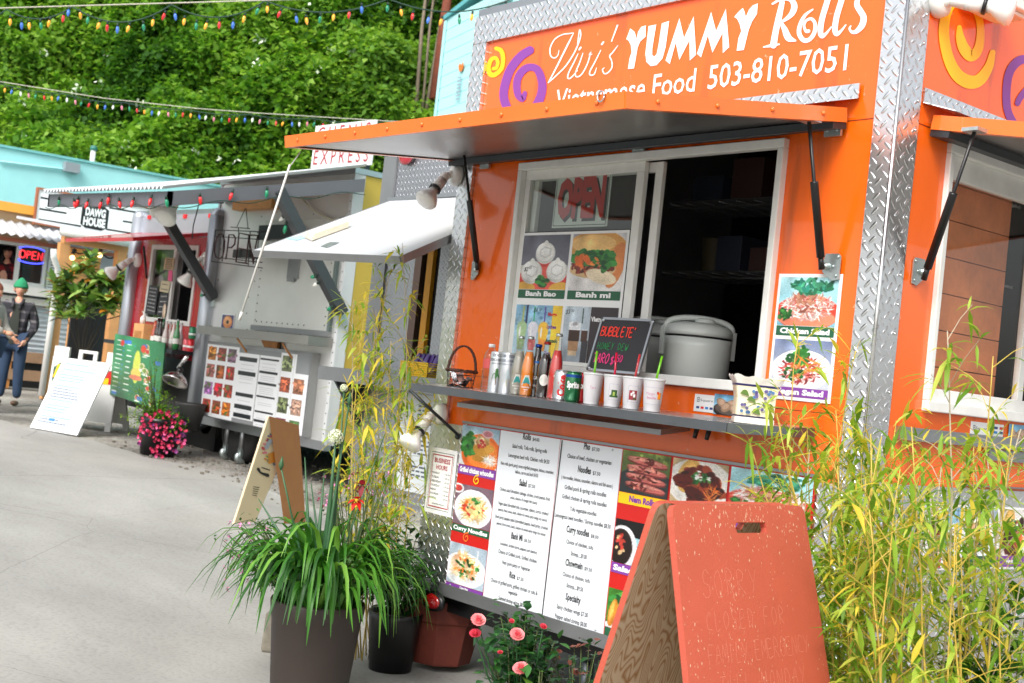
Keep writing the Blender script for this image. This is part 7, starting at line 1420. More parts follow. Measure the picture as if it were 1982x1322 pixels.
poly(m, F2, [(889,139),(887,128),(890,122),(893,126),(897,118),(897,130),(893,138)], 0, .01); m.build('painted_emblem', mat('orange_emblem', (226, 120, 50), .6), TB)
m = MB(); 
for i in range(7): stroke(m, F2, [(886.5-i*.7, 150+i*7), (892-i*.7, 149+i*7)], 3.4, 0, .01, sm=2)
poly(m, F2, [(941,18),(990,0),(994,-14),(950,-6)], 1, .008); m.build('faded_lettering', [mat('grey_script', (150, 170, 184), .7, 0, .2, 30), mat('grey_poster', (170, 200, 204), .7)], TB)

# ------------------------------------------------------------------ wooden shelter with gutter
PX_ = -13.6; FG = Fr((PX_, 0, 0), (0, 1, 0), (0, 0, 1)); gv = lambda x, y: FG.pu(x, y); gg = GZ(PX_)
SH = empty('timber_shelter', FG.p(3.4, gg, -.6), 'pale timber shelter with white gutter, bamboo blinds and bulbs in front of the hut', 'shelter')
pa, pb = gv(232, 500), gv(200, 780); pu_ = (pa[0]+pb[0])/2; topv = gv(235, 487)[1]
TIM = mat('fir_post', (206, 150, 96), .6, 0, .12, 6)
def gb(name, u0, v0, n0, u1, v1, n1, mt, **k): m = MB(); m.fbox(FG, u0, v0, n0, u1, v1, n1); return m.build(name, mt, SH, **k)
gb('post', pu_-.07, gg+.05, -.07, pu_+.07, topv, .07, TIM); gb('post_base', pu_-.05, gg, -.05, pu_+.05, gg+.08, .05, GALV)
l0 = gv(108, 600)[0]; gb('post', l0-.06, gg, -.07, l0+.08, topv, .05, TIM); gb('back_post', pu_-.1, gg, -1.5, pu_+.02, topv, -1.4, TIM)
gb('beam', l0-.02, topv, -.08, pu_+.5, topv+.16, .06, TIM)
gl = gv(98, 472); gr_ = gv(232, 482)
m = MB(); m.prism([FG.p(l0-.15, topv+.20, .2), FG.p(pu_+.15, topv+.18, .2), FG.p(pu_+.15, topv+.36, -1.7), FG.p(l0-.15, topv+.38, -1.7)], V(0, 0, .04)); m.build('roof_sheet', CORR, SH)
m = MB(); m.tube([FG.p(l0-.15, topv+.15, .25), FG.p(pu_+.1, topv+.13, .25)], .07, 8); m.build('gutter', WHITE, SH)
m = MB(); m.tube([FG.px(104, 482, .25), FG.px(104, 498, .25), FG.px(112, 520, .12), FG.px(108, 560, .1), FG.px(84, 700, .1), FG.px(62, 800, .1)][:4]+[FG.p(l0-.10, gg+.05, .1)], .045, 8); m.build('downspout', WHITE, SH)
bl0, bl1, bv0, bv1 = gv(128, 500)[0], gv(214, 500)[0], gv(130, 530)[1], topv-.03
gm_ = mat('bamboo_blind', (214, 168, 108), .6, 0, .15, 60)
m = MB(); nsl = 46
for i in range(nsl): u_ = bl0+(bl1-bl0)*i/nsl; m.fbox(FG, u_, bv0-.1, -.36, u_+(bl1-bl0)/nsl*.82, bv1, -.35)
m.build('bamboo_blind', gm_, SH)
gb('dark_counter', gv(160, 600)[0], gg+.1, -.46, pu_+.45, gg+1.5, -.40, mat('black_panel', (24, 24, 28), .5)); gb('side_panel', pu_+.12, gg+.9, -.9, pu_+.62, gg+1.55, -.86, mat('tan_panel', (190, 150, 108), .6)); gb('chalk_panel', pu_+.12, gg+.35, -.84, pu_+.5, gg+.88, -.82, SLT)
SLn = empty('light_string', FG.p(l0+.3, topv-.1, -.3), 'black cord with three lit warm bulbs under the timber shelter beam', 'string lights')
m = MB(); m.tube([FG.p(l0+.2+(pu_-l0-.2)*t, topv-.06-.05*abs(math.sin(t*9)), -.2) for t in np.linspace(0, 1, 20)], .012, 5); m.build('cord', BLK, SLn)
for px, py in ((140, 499), (165, 499), (193, 494)):
    p = FG.px(px, py, -.2); m = MB(); m.tube([p+V(0, 0, .06), p+V(0, .03, .13)], .03, 8); m.build('bulb_holder', BLK, SLn); m = MB(); m.ball(p, .038, 10); m.build('bulb', mat('lit_bulb', (255, 214, 140), .3, 0, 0, emit=3.), SLn)

# ------------------------------------------------------------------ people
SKN_ = mat('skin', (214, 160, 134), .5, 0, .06, 12); SKN2 = mat('skin_warm', (206, 150, 120), .5, 0, .06, 12)
def skinmesh(edges, rad, pts, sub=2):
    me = bpy.data.meshes.new('sk'); me.from_pydata([tuple(pts[k]) for k in pts], [(list(pts).index(a), list(pts).index(b)) for a, b in edges], [])
    o = bpy.data.objects.new('sk', me); COL.objects.link(o); md = o.modifiers.new('s', 'SKIN'); 
    sv = me.skin_vertices[0].data
    for i, k in enumerate(pts): r = rad[k]; r = (r, r) if isinstance(r, (int, float)) else r; sv[i].radius = r; sv[i].use_root = (i == 0)
    ss = o.modifiers.new('u', 'SUBSURF'); ss.levels = sub; ss.render_levels = sub
    bpy.context.view_layer.update(); e = bpy.data.meshes.new_from_object(o.evaluated_get(bpy.context.evaluated_depsgraph_get())); vs = [v.co.copy() for v in e.vertices]; fs = [tuple(p.vertices) for p in e.polygons]
    bpy.data.objects.remove(o); return vs, fs
def person(name_label, base, face, H, skin, top, legs, shoe, hair, hat=None, armL=None, armR=None, shirt=None, seatless=True, hairlen=0, head_turn=0.):
    """face: horizontal unit vector the person looks along"""
    k = H/1.76; f = Vector(face).normalized(); r = V(f.y, -f.x, 0); B = Vector(base)
    W = lambda x, y, z: B+(r*x+f*y+V(0, 0, z))*k if False else B+r*(x*k)+f*(y*k)+V(0, 0, z*k)
    P = empty('person', B, name_label, 'person')
    J = {'pel': (0,0,.96), 'wai': (0,0,1.10), 'che': (0,.01,1.30), 'nek': (0,-.005,1.47), 'hed': (0,.01,1.56),
         'hL': (-.09,0,.92), 'kL': (-.10,.02,.50), 'aL': (-.11,-.02,.09), 'hR': (.09,0,.92), 'kR': (.10,.03,.50), 'aR': (.12,.0,.09),
         'sL': (-.17,0,1.41), 'eL': (-.24,-.03,1.14), 'wL': (-.22,.06,.90), 'sR': (.17,0,1.41), 'eR': (.24,-.03,1.14), 'wR': (.22,.06,.90)}
    if armL: J.update({'eL': armL[0], 'wL': armL[1]})
    if armR: J.update({'eR': armR[0], 'wR': armR[1]})
    pts = {q_: W(*v) for q_, v in J.items()}
    Ed = [('pel','wai'),('wai','che'),('che','nek'),('nek','hed'),('pel','hL'),('hL','kL'),('kL','aL'),('pel','hR'),('hR','kR'),('kR','aR'),('che','sL'),('sL','eL'),('eL','wL'),('che','sR'),('sR','eR'),('eR','wR')]
    ra = dict(pel=.12,wai=.11,che=.12,nek=.055,hed=.06,hL=.08,kL=.055,aL=.04,hR=.08,kR=.055,aR=.04,sL=.055,eL=.04,wL=.03,sR=.055,eR=.04,wR=.03); ra = {a: b*k for a, b in ra.items()}
    vs, fs = skinmesh(Ed, ra, pts); m = MB(); m.add(vs, fs, 0, True)
    hf = (f*math.cos(head_turn)+r*math.sin(head_turn)); hr = V(hf.y, -hf.x, 0); hc = W(0, .015, 1.645)
    def HW_(x, y, z): return hc+hr*(x*k)+hf*(y*k)+V(0, 0, z*k)
    vs = []; n_, q_ = 14, 18
    for i in range(n_+1):
        th = math.pi*i/n_
        for j in range(q_):
            ph = 2*math.pi*j/q_; x, y, z = .074*math.sin(th)*math.cos(ph), .095*math.sin(th)*math.sin(ph), .118*math.cos(th)
            if z < 0: x *= 1-.28*(-z/.118); y *= 1-.12*(-z/.118)
            if y > .07 and -.03 < z < .012: y += .022*max(0, 1-abs(x)/.018)
            if y > .05 and .01 < z < .03: y -= .006
            vs.append(HW_(x, y, z))
    m.add(vs, [(i*q_+j, (i+1)*q_+j, (i+1)*q_+(j+1) % q_, i*q_+(j+1) % q_) for i in range(n_) for j in range(q_)], 0, True)
    for s in (-1, 1): m.ball(HW_(s*.075, 0, -.01), .022*k, 8, sc=(.5, 1, 1.2))
    for sd in ('L', 'R'):
        w_, e_ = pts['w'+sd], pts['e'+sd]; d = (w_-e_).normalized(); sx = r*(1 if sd == 'L' else -1); m.tube([w_, w_+d*.05*k, w_+d*.085*k], [.024*k, .034*k, .03*k], 8)
        for i in range(4): a = w_+d*.08*k+f*(i-1.5)*.017*k; m.tube([a, a+(d+sx*.2).normalized()*.035*k, a+(d+sx*.7).normalized()*.06*k], [.009*k, .0085*k, .007*k], 6)
        a = w_+d*.03*k+f*.03*k; m.tube([a, a+(d+f*.8).normalized()*.05*k], [.011*k, .008*k], 6)
    body = m.build('body', skin, P)
    m = MB()
    for s in (-1, 1): m = MB(); m.ball(HW_(s*.03, .083, .012), .009*k, 8, sc=(1.2, .6, .7)); m.build('eye', INK, body)
    m = MB()
    for s in (-1, 1): m.tube([HW_(s*.014, .092, .03), HW_(s*.045, .078, .031)], .0045*k, 5)
    m.build('eyebrow', hair, body); m = MB(); m.tube([HW_(-.024, .083, -.058), HW_(0, .090, -.056), HW_(.024, .083, -.058)], .006*k, 6); m.build('mouth', mat('lips', (176, 96, 86), .5), body)
    # legs
    vs, fs = skinmesh([('pel','hL'),('hL','kL'),('kL','aL'),('pel','hR'),('hR','kR'),('kR','aR')], {q_: ra[q_]*1.22+.012 for q_ in ('pel','hL','kL','aL','hR','kR','aR')}, {q_: pts[q_] for q_ in ('pel','hL','kL','aL','hR','kR','aR')}); m = MB(); m.add(vs, fs, 0, True); m.build('trousers', legs, P)
    for sd in (-1, 1): a = pts['aL' if sd < 0 else 'aR']; a = V(a.x, a.y, B.z+.035*k); m = MB(); m.ball(a+f*.06*k, .05*k, 12, sc=(1, 1, .75)); m.v = [a+f*((v-a).dot(f)*(2.6 if True else 1)-.07*k)+r*((v-a).dot(r))+V(0, 0, (v-a).z) for v in m.v]; m.build('shoe', shoe, P)
    tk = ('che','wai','pel','nek','sL','eL','wL','sR','eR','wR'); tr_ = {q_: ra[q_]*1.25+.016 for q_ in tk}; tr_['pel'] = (.15*k, .12*k); tr_['wai'] = (.155*k, .115*k); tr_['che'] = (.165*k, .125*k); tr_['nek'] = .06*k
    pp = {q_: pts[q_] for q_ in tk}; pp['nek'] = W(0, -.01, 1.44); pp['pel'] = W(0, 0, .88); pp['wL'] = pts['wL'].lerp(pts['eL'], .08); pp['wR'] = pts['wR'].lerp(pts['eR'], .08)
    vs, fs = skinmesh([('che','wai'),('wai','pel'),('che','nek'),('che','sL'),('sL','eL'),('eL','wL'),('che','sR'),('sR','eR'),('eR','wR')], tr_, pp); m = MB(); m.add(vs, fs, 0, True); m.build('jacket' if shirt else 'top', top, P)
    if shirt:
        m = MB(); vs = []
        for i in range(7): z = .86+i*.095; w_ = .045+.018*math.sin(i*.6)+(.02 if i == 6 else 0); y_ = .155+.01*math.sin(i*.9)-(.05 if i == 6 else 0)-(.02 if i == 5 else 0); vs += [W(-w_, y_*1.0-.006, z), W(0, y_, z), W(w_, y_*1.0-.006, z)]
        m.add(vs, [(3*i+j, 3*i+j+1, 3*i+j+4, 3*i+j+3) for i in range(6) for j in (0, 1)], 0, True); m.build('shirt', shirt, P)
        m = MB(); m.tube([W(-.075, .05, 1.50), W(-.05, .13, 1.42), W(-.05, .16, 1.36)], .02*k, 6); m.tube([W(.075, .05, 1.50), W(.05, .13, 1.42), W(.05, .16, 1.36)], .02*k, 6); m.build('collar', top, P)
    m = MB(); vs = []
    for i in range(9):
        th = math.pi*i/14*1.0
        for j in range(18):
            ph = 2*math.pi*j/18; c = .9 if math.sin(ph) > .3 else 1.0; tt = th*(.72 if math.sin(ph) > .2 else 1.15); vs.append(HW_(.083*math.sin(tt)*math.cos(ph), .104*math.sin(tt)*math.sin(ph)-.004, .126*math.cos(tt)+.004))
    m.add(vs, [(i*18+j, (i+1)*18+j, (i+1)*18+(j+1) % 18, i*18+(j+1) % 18) for i in range(8) for j in range(18)], 0, True)
    if hairlen: 
        for i in range(-4, 5): a = i*.35; m.tube([HW_(.07*math.sin(a), -.07*math.cos(a), .05), HW_(.085*math.sin(a), -.085*math.cos(a), -.06), HW_(.095*math.sin(a), -.09*math.cos(a), -.06-hairlen*.5), HW_(.08*math.sin(a), -.10*math.cos(a), -.06-hairlen)], [.03*k, .034*k, .032*k, .015*k], 8)
    m.build('hair', hair, P)
    if hat:
        m = MB(); vs = []
        for i in range(9):
            t = i/8; rr_ = .094*math.sin(min(1, t*1.15)*math.pi/2)**.8; z = .165-.135*t
            for j in range(20): ph = 2*math.pi*j/20; vs.append(HW_(rr_*math.cos(ph), (rr_*1.2)*math.sin(ph)-.006, z+(-.012*math.sin(ph) if i == 8 else 0)))
        m.add(vs, [(i*20+j, (i+1)*20+j, (i+1)*20+(j+1) % 20, i*20+(j+1) % 20) for i in range(8) for j in range(20)], 0, True); h_ = m.build('beanie', hat, P)
        m = MB(); m.lathe(HW_(0, -.006, .012), [(.088*k, 0), (.101*k, .004), (.101*k, .042*k), (.09*k, .046*k)], 24); m.v = [HW_(0, -.006, 0)+hr*((v-HW_(0, -.006, 0)).dot(hr))+hf*((v-HW_(0, -.006, 0)).dot(hf)*1.14)+V(0, 0, (v-HW_(0, -.006, 0)).z) for v in m.v]; m.build('cuff', hat, h_)
    return P
def plaid(nm, c0, c1, c2, sc_=9.):
    m = bpy.data.materials.new(nm); m.use_nodes = True; nt = m.node_tree; L = nt.links.new; b = nt.nodes['Principled BSDF']; b.inputs['Roughness'].default_value = .9
    tc = nt.nodes.new('ShaderNodeTexCoord'); sp = nt.nodes.new('ShaderNodeSeparateXYZ'); L(tc.outputs['Object'], sp.inputs[0]); outs = []
    ad = nt.nodes.new('ShaderNodeMath'); ad.operation = 'SUBTRACT'; L(sp.outputs[0], ad.inputs[0]); L(sp.outputs[1], ad.inputs[1])
    for s in (ad.outputs[0], sp.outputs[2]):
        a = nt.nodes.new('ShaderNodeMath'); a.operation = 'MULTIPLY'; a.inputs[1].default_value = sc_; L(s, a.inputs[0]); f_ = nt.nodes.new('ShaderNodeMath'); f_.operation = 'FRACT'; L(a.outputs[0], f_.inputs[0]); g_ = nt.nodes.new('ShaderNodeMath'); g_.operation = 'GREATER_THAN'; g_.inputs[1].default_value = .72; L(f_.outputs[0], g_.inputs[0]); outs.append(g_.outputs[0])
    s_ = nt.nodes.new('ShaderNodeMath'); s_.operation = 'ADD'; L(outs[0], s_.inputs[0]); L(outs[1], s_.inputs[1]); h_ = nt.nodes.new('ShaderNodeMath'); h_.operation = 'MULTIPLY'; h_.inputs[1].default_value = .5; L(s_.outputs[0], h_.inputs[0])
    cr = nt.nodes.new('ShaderNodeValToRGB'); cr.color_ramp.interpolation = 'CONSTANT'; e = cr.color_ramp.elements; e[0].color = (*lin(c0), 1); e[1].color = (*lin(c2), 1); e[1].position = .9; q_ = e.new(.4); q_.color = (*lin(c1), 1); L(h_.outputs[0], cr.inputs[0]); L(cr.outputs[0], b.inputs['Base Color']); return m
JEAN = mat('jeans', (40, 60, 86), .85, 0, .2, 8); mb_ = V(-11.55, 1.83, GZ(-11.55)); mb_ = GND(14, 783)
toC = (CAM-mb_); toC.z = 0; toC.normalize(); rt = V(toC.y, -toC.x, 0)
HM = 1.76
d_ = (mb_-CAM).dot(CF)
hm = 241*d_/FPX
person('young man in a green beanie and dark plaid jacket standing with hands at his pockets', mb_, (toC+rt*.25), hm, SKN_, plaid('dark_plaid', (38, 38, 44), (64, 62, 68), (120, 116, 118)), JEAN, mat('boot', (92, 70, 54), .7), mat('brown_hair', (70, 46, 30), .7), hat=mat('green_knit', (40, 140, 96), .9, 0, .1, 40), shirt=mat('dark_tee', (46, 50, 44), .9), armL=((-.25,-.03,1.14), (-.17,.12,.93)), armR=((.25,-.03,1.14), (.18,.12,.93)), head_turn=-.2)
wb_ = GND(-37, 796); person('auburn haired woman in a grey sweater beside the man, cut off by the left edge', wb_, (-rt*.8+toC*.5), hm*.945, SKN2, mat('grey_knit', (150, 148, 140), .95, 0, .15, 60, .3, 90), JEAN, mat('boot', (92, 70, 54)), mat('auburn', (120, 62, 40), .7), armR=((.20,.08,1.15), (.10,.30,1.10)), armL=((-.2,.08,1.15), (-.08,.32,1.02)), hairlen=.22)
pb_ = V(-14.6, 3.05, GZ(-14.6)); pb_ = PX(84, 712, 2, GZ(-14.4)); person('grey haired person in a white shirt and dark trousers behind the white downspout', pb_, (-.6, .8, 0), 1.5*1.1, SKN_, mat('white_shirt', (214, 214, 214), .9, 0, .05), mat('navy_trousers', (26, 32, 52), .9), BLK, mat('grey_hair', (130, 128, 126), .9, 0, .2, 60), armL=((-.2,.06,1.15), (-.05,.26,1.15)), armR=((.2,.06,1.15), (.06,.28,1.15)))
wp_ = FD.px(8, 560, -.45); wp_.z = wv0-1.02; person('dark haired woman in a red plaid shirt inside the far hut window', wp_, (.8, -.5, 0), 1.62, SKN2, plaid('red_plaid', (130, 20, 26), (60, 10, 14), (30, 14, 16)), JEAN, BLK, mat('black_hair', (26, 18, 18), .7), hairlen=.25)
# ------------------------------------------------------------------ vegetation helpers
GRN = [leafmat('leaf_%d' % i, c) for i, c in enumerate(((64, 112, 30), (92, 140, 36), (40, 84, 26), (120, 160, 48), (28, 62, 24)))]
def leafblade(mb, base, d, L, W, droop=0., mi=0, n=2, up=None, fold=.25):
    "lance leaf along d"
    d = Vector(d).normalized(); upv = Vector((0, 0, 1)) if up is None else up; s = d.cross(upv)
    if s.length < .05: s = V(1, 0, 0)
    s.normalize(); nn = s.cross(d)
    mid = []; 
    for i in range(n+2): t = i/(n+1); mid.append(base+d*(L*t)-V(0, 0, 1)*(droop*L*t*t))
    vs = [mid[0]]; fs = []
    for i in range(1, n+1): t = i/(n+1); w = W/2*math.sin(math.pi*(t**.75)); vs += [mid[i]+s*w+nn*(w*fold), mid[i]-nn*0, mid[i]-s*w+nn*(w*fold)]
    vs.append(mid[-1]); fs += [(0, 1, 2), (0, 2, 3)]
    for i in range(n-1): a = 1+3*i; fs += [(a, a+3, a+4, a+1), (a+1, a+4, a+5, a+2)]
    a = 1+3*(n-1); e = len(vs)-1; fs += [(a, e, a+1), (a+1, e, a+2)]
    mb.add(vs, fs, mi, True)
def rnd(a=-1, b=1): return random.uniform(a, b)
def rv3(): 
    while 1:
        v = V(rnd(), rnd(), rnd())
        if .01 < v.length < 1: return v.normalized()
# ------------------------------------------------------------------ overgrown hillside
HR = (CR-CR.z*V(0, 0, 1)).normalized(); HF = V(-HR.y, HR.x, 0)
def hp(s, t, lump=True):
    "s metres to the right, t up the slope; foot of the hill 32 m ahead"
    c = CAM+HF*(31.+t*.50+.04*s)+HR*s; z = .8+t*.92
    if lump:
        a = .9*math.sin(s*.55+1.3*math.sin(t*.5))+.7*math.sin(t*.9+s*.35+2)+.35*math.sin(s*1.9+t*1.1)+.3*math.sin(t*2.3-s*1.3)
        c = c-HF*(a*.55)+V(0, 0, a*.25)
    return V(c.x, c.y, z+(0 if not lump else a*.25))
m = MB(); S_ = np.arange(-48, 42, 1.5); T_ = np.arange(-2, 34, 1.2); vs = [hp(s, t)+HF*.35 for s in S_ for t in T_]; n = len(T_)
m.add(vs, [(i*n+j, (i+1)*n+j, (i+1)*n+j+1, i*n+j+1) for i in range(len(S_)-1) for j in range(n-1)], 0, True); o = m.build('hillside', mat('hill_earth', (44, 70, 26), .9, 0, .3, 1)); tag(o, kind='structure')
def cloud(name, N, s0, s1, t0, t1, sz, mats_, keep=None, seed=1):
    r = np.random.default_rng(seed); s = r.uniform(s0, s1, N); t = r.uniform(t0, t1, N)
    base = np.array([hp(a, b) for a, b in zip(s, t)]); 
    cl = np.sin(s*1.7+3*np.sin(t*.8))*np.sin(t*2.1+2*np.sin(s*.9))+.5*np.sin(s*4.3+t*2)*np.sin(t*5.1-s)
    out = np.abs(r.normal(0, .26, N))+.32*cl+.12
    nrm = np.array(-HF*.85+V(0, 0, .5)); base = base+nrm*out[:, None]
    L = sz*r.uniform(.6, 1.5, N); 
    d = r.normal(0, 1, (N, 3)); d[:, 2] = d[:, 2]*.45-.12; d /= np.linalg.norm(d, axis=1)[:, None]
    up = r.normal(0, .55, (N, 3)); up[:, 2] += 1.; sd = np.cross(d, up); sd /= np.linalg.norm(sd, axis=1)[:, None]; nn = np.cross(sd, d)
    W = L*.36
    p0 = base; p1 = base+d*(L*.5)[:, None]+sd*W[:, None]+nn*(W*.2)[:, None]; p2 = base+d*L[:, None]-np.array([0, 0, 1])*(L*.15)[:, None]; p3 = base+d*(L*.5)[:, None]-sd*W[:, None]+nn*(W*.2)[:, None]
    vs = np.stack([p0, p1, p2, p3], 1).reshape(-1, 3); me = bpy.data.meshes.new(name); me.vertices.add(len(vs)); me.vertices.foreach_set('co', vs.ravel()); me.loops.add(4*N); me.loops.foreach_set('vertex_index', np.arange(4*N)); me.polygons.add(N); me.polygons.foreach_set('loop_start', np.arange(N)*4); me.polygons.foreach_set('loop_total', np.full(N, 4))
    for x in mats_: me.materials.append(x)
    pt = np.sin(s*.55+1)*np.sin(t*.6)+.6*np.sin(s*1.3-t*.7)+r.normal(0, .55, N); k = len(mats_)
    mi = np.clip(((pt+1.6)/3.2*k), 0, k-1).astype(int); me.polygons.foreach_set('material_index', mi); me.update(calc_edges=True)
    o = bpy.data.objects.new(name, me); COL.objects.link(o); tag(o, kind='stuff'); return o
HG = [leafmat('hill_leaf_%d' % i, c, .6, .45, .25, 0) for i, c in enumerate(((60, 102, 34), (90, 138, 44), (118, 162, 56), (146, 182, 76), (106, 148, 60)))]
cloud('hillside_foliage', 210000, -15, 3, .5, 15, .165, HG, seed=1); cloud('hillside_foliage', 26000, -40, -15, 0, 18, .42, HG, seed=2); cloud('hillside_foliage', 26000, 3, 30, 0, 20, .42, HG, seed=3)
# white blossom clusters
m = MB()
for i in range(120):
    s, t = rnd(-14, 2), rnd(2, 12.5); c = hp(s, t)+(-HF*.85+V(0, 0, .5))*rnd(.35, .8); 
    for j in range(random.randint(3, 12)): q_ = c+rv3()*rnd(0, .22); a = rv3()*.055; b_ = rv3()*.055; m.quad(q_-a, q_+b_, q_+a, q_-b_)
tag(m.build('blossom_clusters', mat('blossom', (226, 236, 214), .7, 0, 0)), kind='stuff')
# dark hollow with bare trunks at the top right of the slope
BRK = mat('grey_bark', (120, 108, 92), .85, 0, .3, 6, .3, 20); BRR = mat('red_bark', (120, 62, 44), .85, 0, .3, 6, .3, 20)
LBT = ['grey bare trunk leaning left in the dark hollow above the slope', 'thin grey trunk in the middle of the dark hollow', 'forked pale trunk in the dark hollow beside the turquoise gable', 'reddish brown trunk at the right of the dark hollow']
for i, (x0, y0, x1, y1, r_, mt) in enumerate(((812, 95, 828, -40, .05, BRK), (824, 100, 845, -50, .035, BRK), (832, 92, 868, -40, .05, BRK), (850, 60, 874, -60, .13, BRR))):
    a, b_ = DEP(x0, y0+60, 34.5), DEP(x1, y1, 35.5); P = empty('tree', a, LBT[i], 'tree', 'trees on the hillside'); top_ = b_+V(.3, 0, 5)
    m = MB(); m.tube([a-V(0, 0, 1), a.lerp(b_, .5)+V(rnd(-.1, .1), 0, 0), b_, top_], [r_*1.2, r_, r_*.8, r_*.3], 8); m.tube([b_-V(0, 0, 1), b_+V(.7, 0, .8), b_+V(1.2, .2, 3)], [r_*.5, r_*.4, r_*.2], 6); m.build('trunk', mt, P)
    m = MB()
    for j in range(700): c = b_+V(rnd(-1.6, 1.6), rnd(-1.6, 1.6), rnd(1.2, 6)); leafblade(m, c, rv3(), .28, .14, .2, random.randint(0, 2), 1)
    m.build('crown', [GRN[0], GRN[2], GRN[4]], P)

# ------------------------------------------------------------------ light strings across the lot
def string(pts, depth, bulbs, label, wirepts=None, s=1.):
    P = empty('light_string', DEP(*pts[len(pts)//2], depth), label, 'string lights', 'strings of coloured bulbs above the lot')
    m = MB(); m.tube([DEP(x, y, depth) for x, y in pts], .008*s, 5); m.build('wire', MATS['green_wire'], P)
    if wirepts: m = MB(); m.tube([DEP(x, y, depth+.03) for x, y in wirepts], .007*s, 5); m.build('messenger_wire', mat('steel_wire', (190, 186, 170), .5), P)
    for x, y, c in bulbs: hang(P, DEP(x, y, depth), c, 1.15*s, (rnd(-.25, .25), rnd(-.25, .25)))
def scallop(anch, sag, n=10):
    out = []
    for (x0, y0), (x1, y1), sg in zip(anch[:-1], anch[1:], sag):
        for i in range(n): t = i/n; out.append((x0+(x1-x0)*t, y0+(y1-y0)*t+sg*4*t*(1-t)))
    out.append(anch[-1]); return out
an = [(-70, 22), (12, 18), (138, 13), (335, 10), (520, 2), (756, -3), (1003, -5)]; sg = [20, 21, 34, 30, 22, 25, 24]
sg = [20, 20, 36, 32, 26, 26, 28]
W1 = scallop([(-70, 22), (12, 18), (140, 13), (332, 9), (513, 2), (752, -2), (1000, -6), (1100, -8)], [18, 21, 32, 28, 24, 27, 30])
CY = ['amber', 'blue', 'amber', 'green', 'amber', 'red']
B1_ = [(20,30,'amber'),(42,37,'blue'),(56,38,'amber'),(78,37,'green'),(98,33,'amber'),(124,24,'red'),(134,13,'blue'),(155,17,'amber'),(171,27,'green'),(195,38,'amber'),(208,41,'red'),(228,45,'blue'),(252,44,'amber'),(277,40,'green'),(298,32,'amber'),(321,20,'red'),(338,20,'blue'),(358,30,'amber'),(381,38,'green'),(402,39,'amber'),(425,36,'red'),(452,36,'blue'),(475,25,'amber'),(503,10,'green'),(518,6,'amber'),(545,16,'red'),(572,25,'blue'),(592,28,'amber'),(621,25,'green'),(647,22,'amber'),(677,17,'red'),(700,6,'blue'),(751,4,'green'),(775,12,'amber'),(800,20,'red'),(831,28,'blue'),(857,31,'amber'),(889,28,'green'),(915,22,'amber'),(946,13,'blue'),(980,3,'amber')]
string(W1, 13.6, B1_, 'upper string of large coloured bulbs hanging in scallops from a straight wire', [(-80, 18), (400, 4), (800, -8), (1100, -16)])
cyc = ['clear', 'blue', 'amber', 'red', 'green', 'pinkish']
def ly(x): return float(np.interp(x, [-60, 0, 200, 380, 500, 760, 900], [150, 158, 190, 210, 219, 235, 240]))
random.seed(21)
W2_ = [(x, ly(x)+4+4*abs(math.sin(x*.026))) for x in range(-60, 780, 8)]; string(W2_, 21., [(x, ly(x)+6+4*abs(math.sin(x*.026)), cyc[(i*5) % 6]) for i, x in enumerate(range(-50, 700, 15))], 'lower distant string of small coloured bulbs sloping down to the right', [(x, ly(x)) for x in range(-60, 820, 20)], 1.)

# ------------------------------------------------------------------ bamboo
BL = [leafmat('bamboo_leaf_%d' % i, c, .5, .4) for i, c in enumerate(((132, 168, 52), (168, 192, 74), (104, 146, 44), (226, 200, 74), (190, 200, 90)))]
CUL = mat('bamboo_culm', (196, 170, 76), .45, 0, .2, 20); CUL2 = mat('dry_culm', (176, 164, 140), .6, 0, .2, 20)
def bamboo(label, bases, leafL, dens, seed, wts=(5, 4, 3, 2, 3), okf=None, twf=1.):
    random.seed(seed); b0 = bases[0][0]; P = empty('bamboo_clump', b0, label, 'bamboo', 'bamboo clumps'); mc, ml = MB(), MB()
    wl = [i for i, w_ in enumerate(wts) for _ in range(w_)]
    for (b, top_, z0, dry) in bases:
        H = (top_-b).length; bow = V(rnd(-.05, .05), rnd(-.05, .05), 0)*H; pts = [b.lerp(top_, t)+bow*math.sin(t*3.14)+V(rnd(-.004, .004), rnd(-.004, .004), 0) for t in np.linspace(0, 1, 12)]
        mc.tube(pts, list(np.linspace(.0042, .0014, 12)), 6, 1 if dry else 0)
        nn = int(H/.05)
        for k_ in range(nn):
            t = (k_+rnd(0, .6))/nn
            if b.z+(top_.z-b.z)*t < z0 or t > 1: continue
            i = min(10, int(t*11)); p = pts[i].lerp(pts[i+1], t*11-i)
            if random.random() > dens: continue
            a = rnd(0, 6.28); L = rnd(.08, .26)*(1.15-t*.6)*twf; d = V(math.cos(a), math.sin(a), rnd(.5, 1.3)).normalized(); q_ = p+d*L
            tw = [p, p.lerp(q_, .5)+V(0, 0, .01), q_]; mc.tube(tw, [.0016, .0012, .0008], 4, 1 if dry else 0, cap=False)
            for e in range(random.randint(4, 9)):
                tt = rnd(.3, 1) if e else 1.; c = p.lerp(q_, tt); dd = (d*.7+rv3()*.9+V(0, 0, -.1)).normalized(); l_ = leafL*rnd(.55, 1.25)
                tip = c+dd*l_
                if okf and not okf(tip): continue
                if okf and not okf(c): continue
                leafblade(ml, c, dd, l_, l_*rnd(.12, .2), rnd(.0, .7), random.choice(wl), 2)
    mc.build('culms', [CUL, CUL2], P); ml.build('foliage', BL, P); return P
def clear(p): return not (p.x < 2.46 and p.y > -.04) and not (-.1 < p.x < 2.25 and p.y > -.34 and 1.18 < p.z < 1.42)
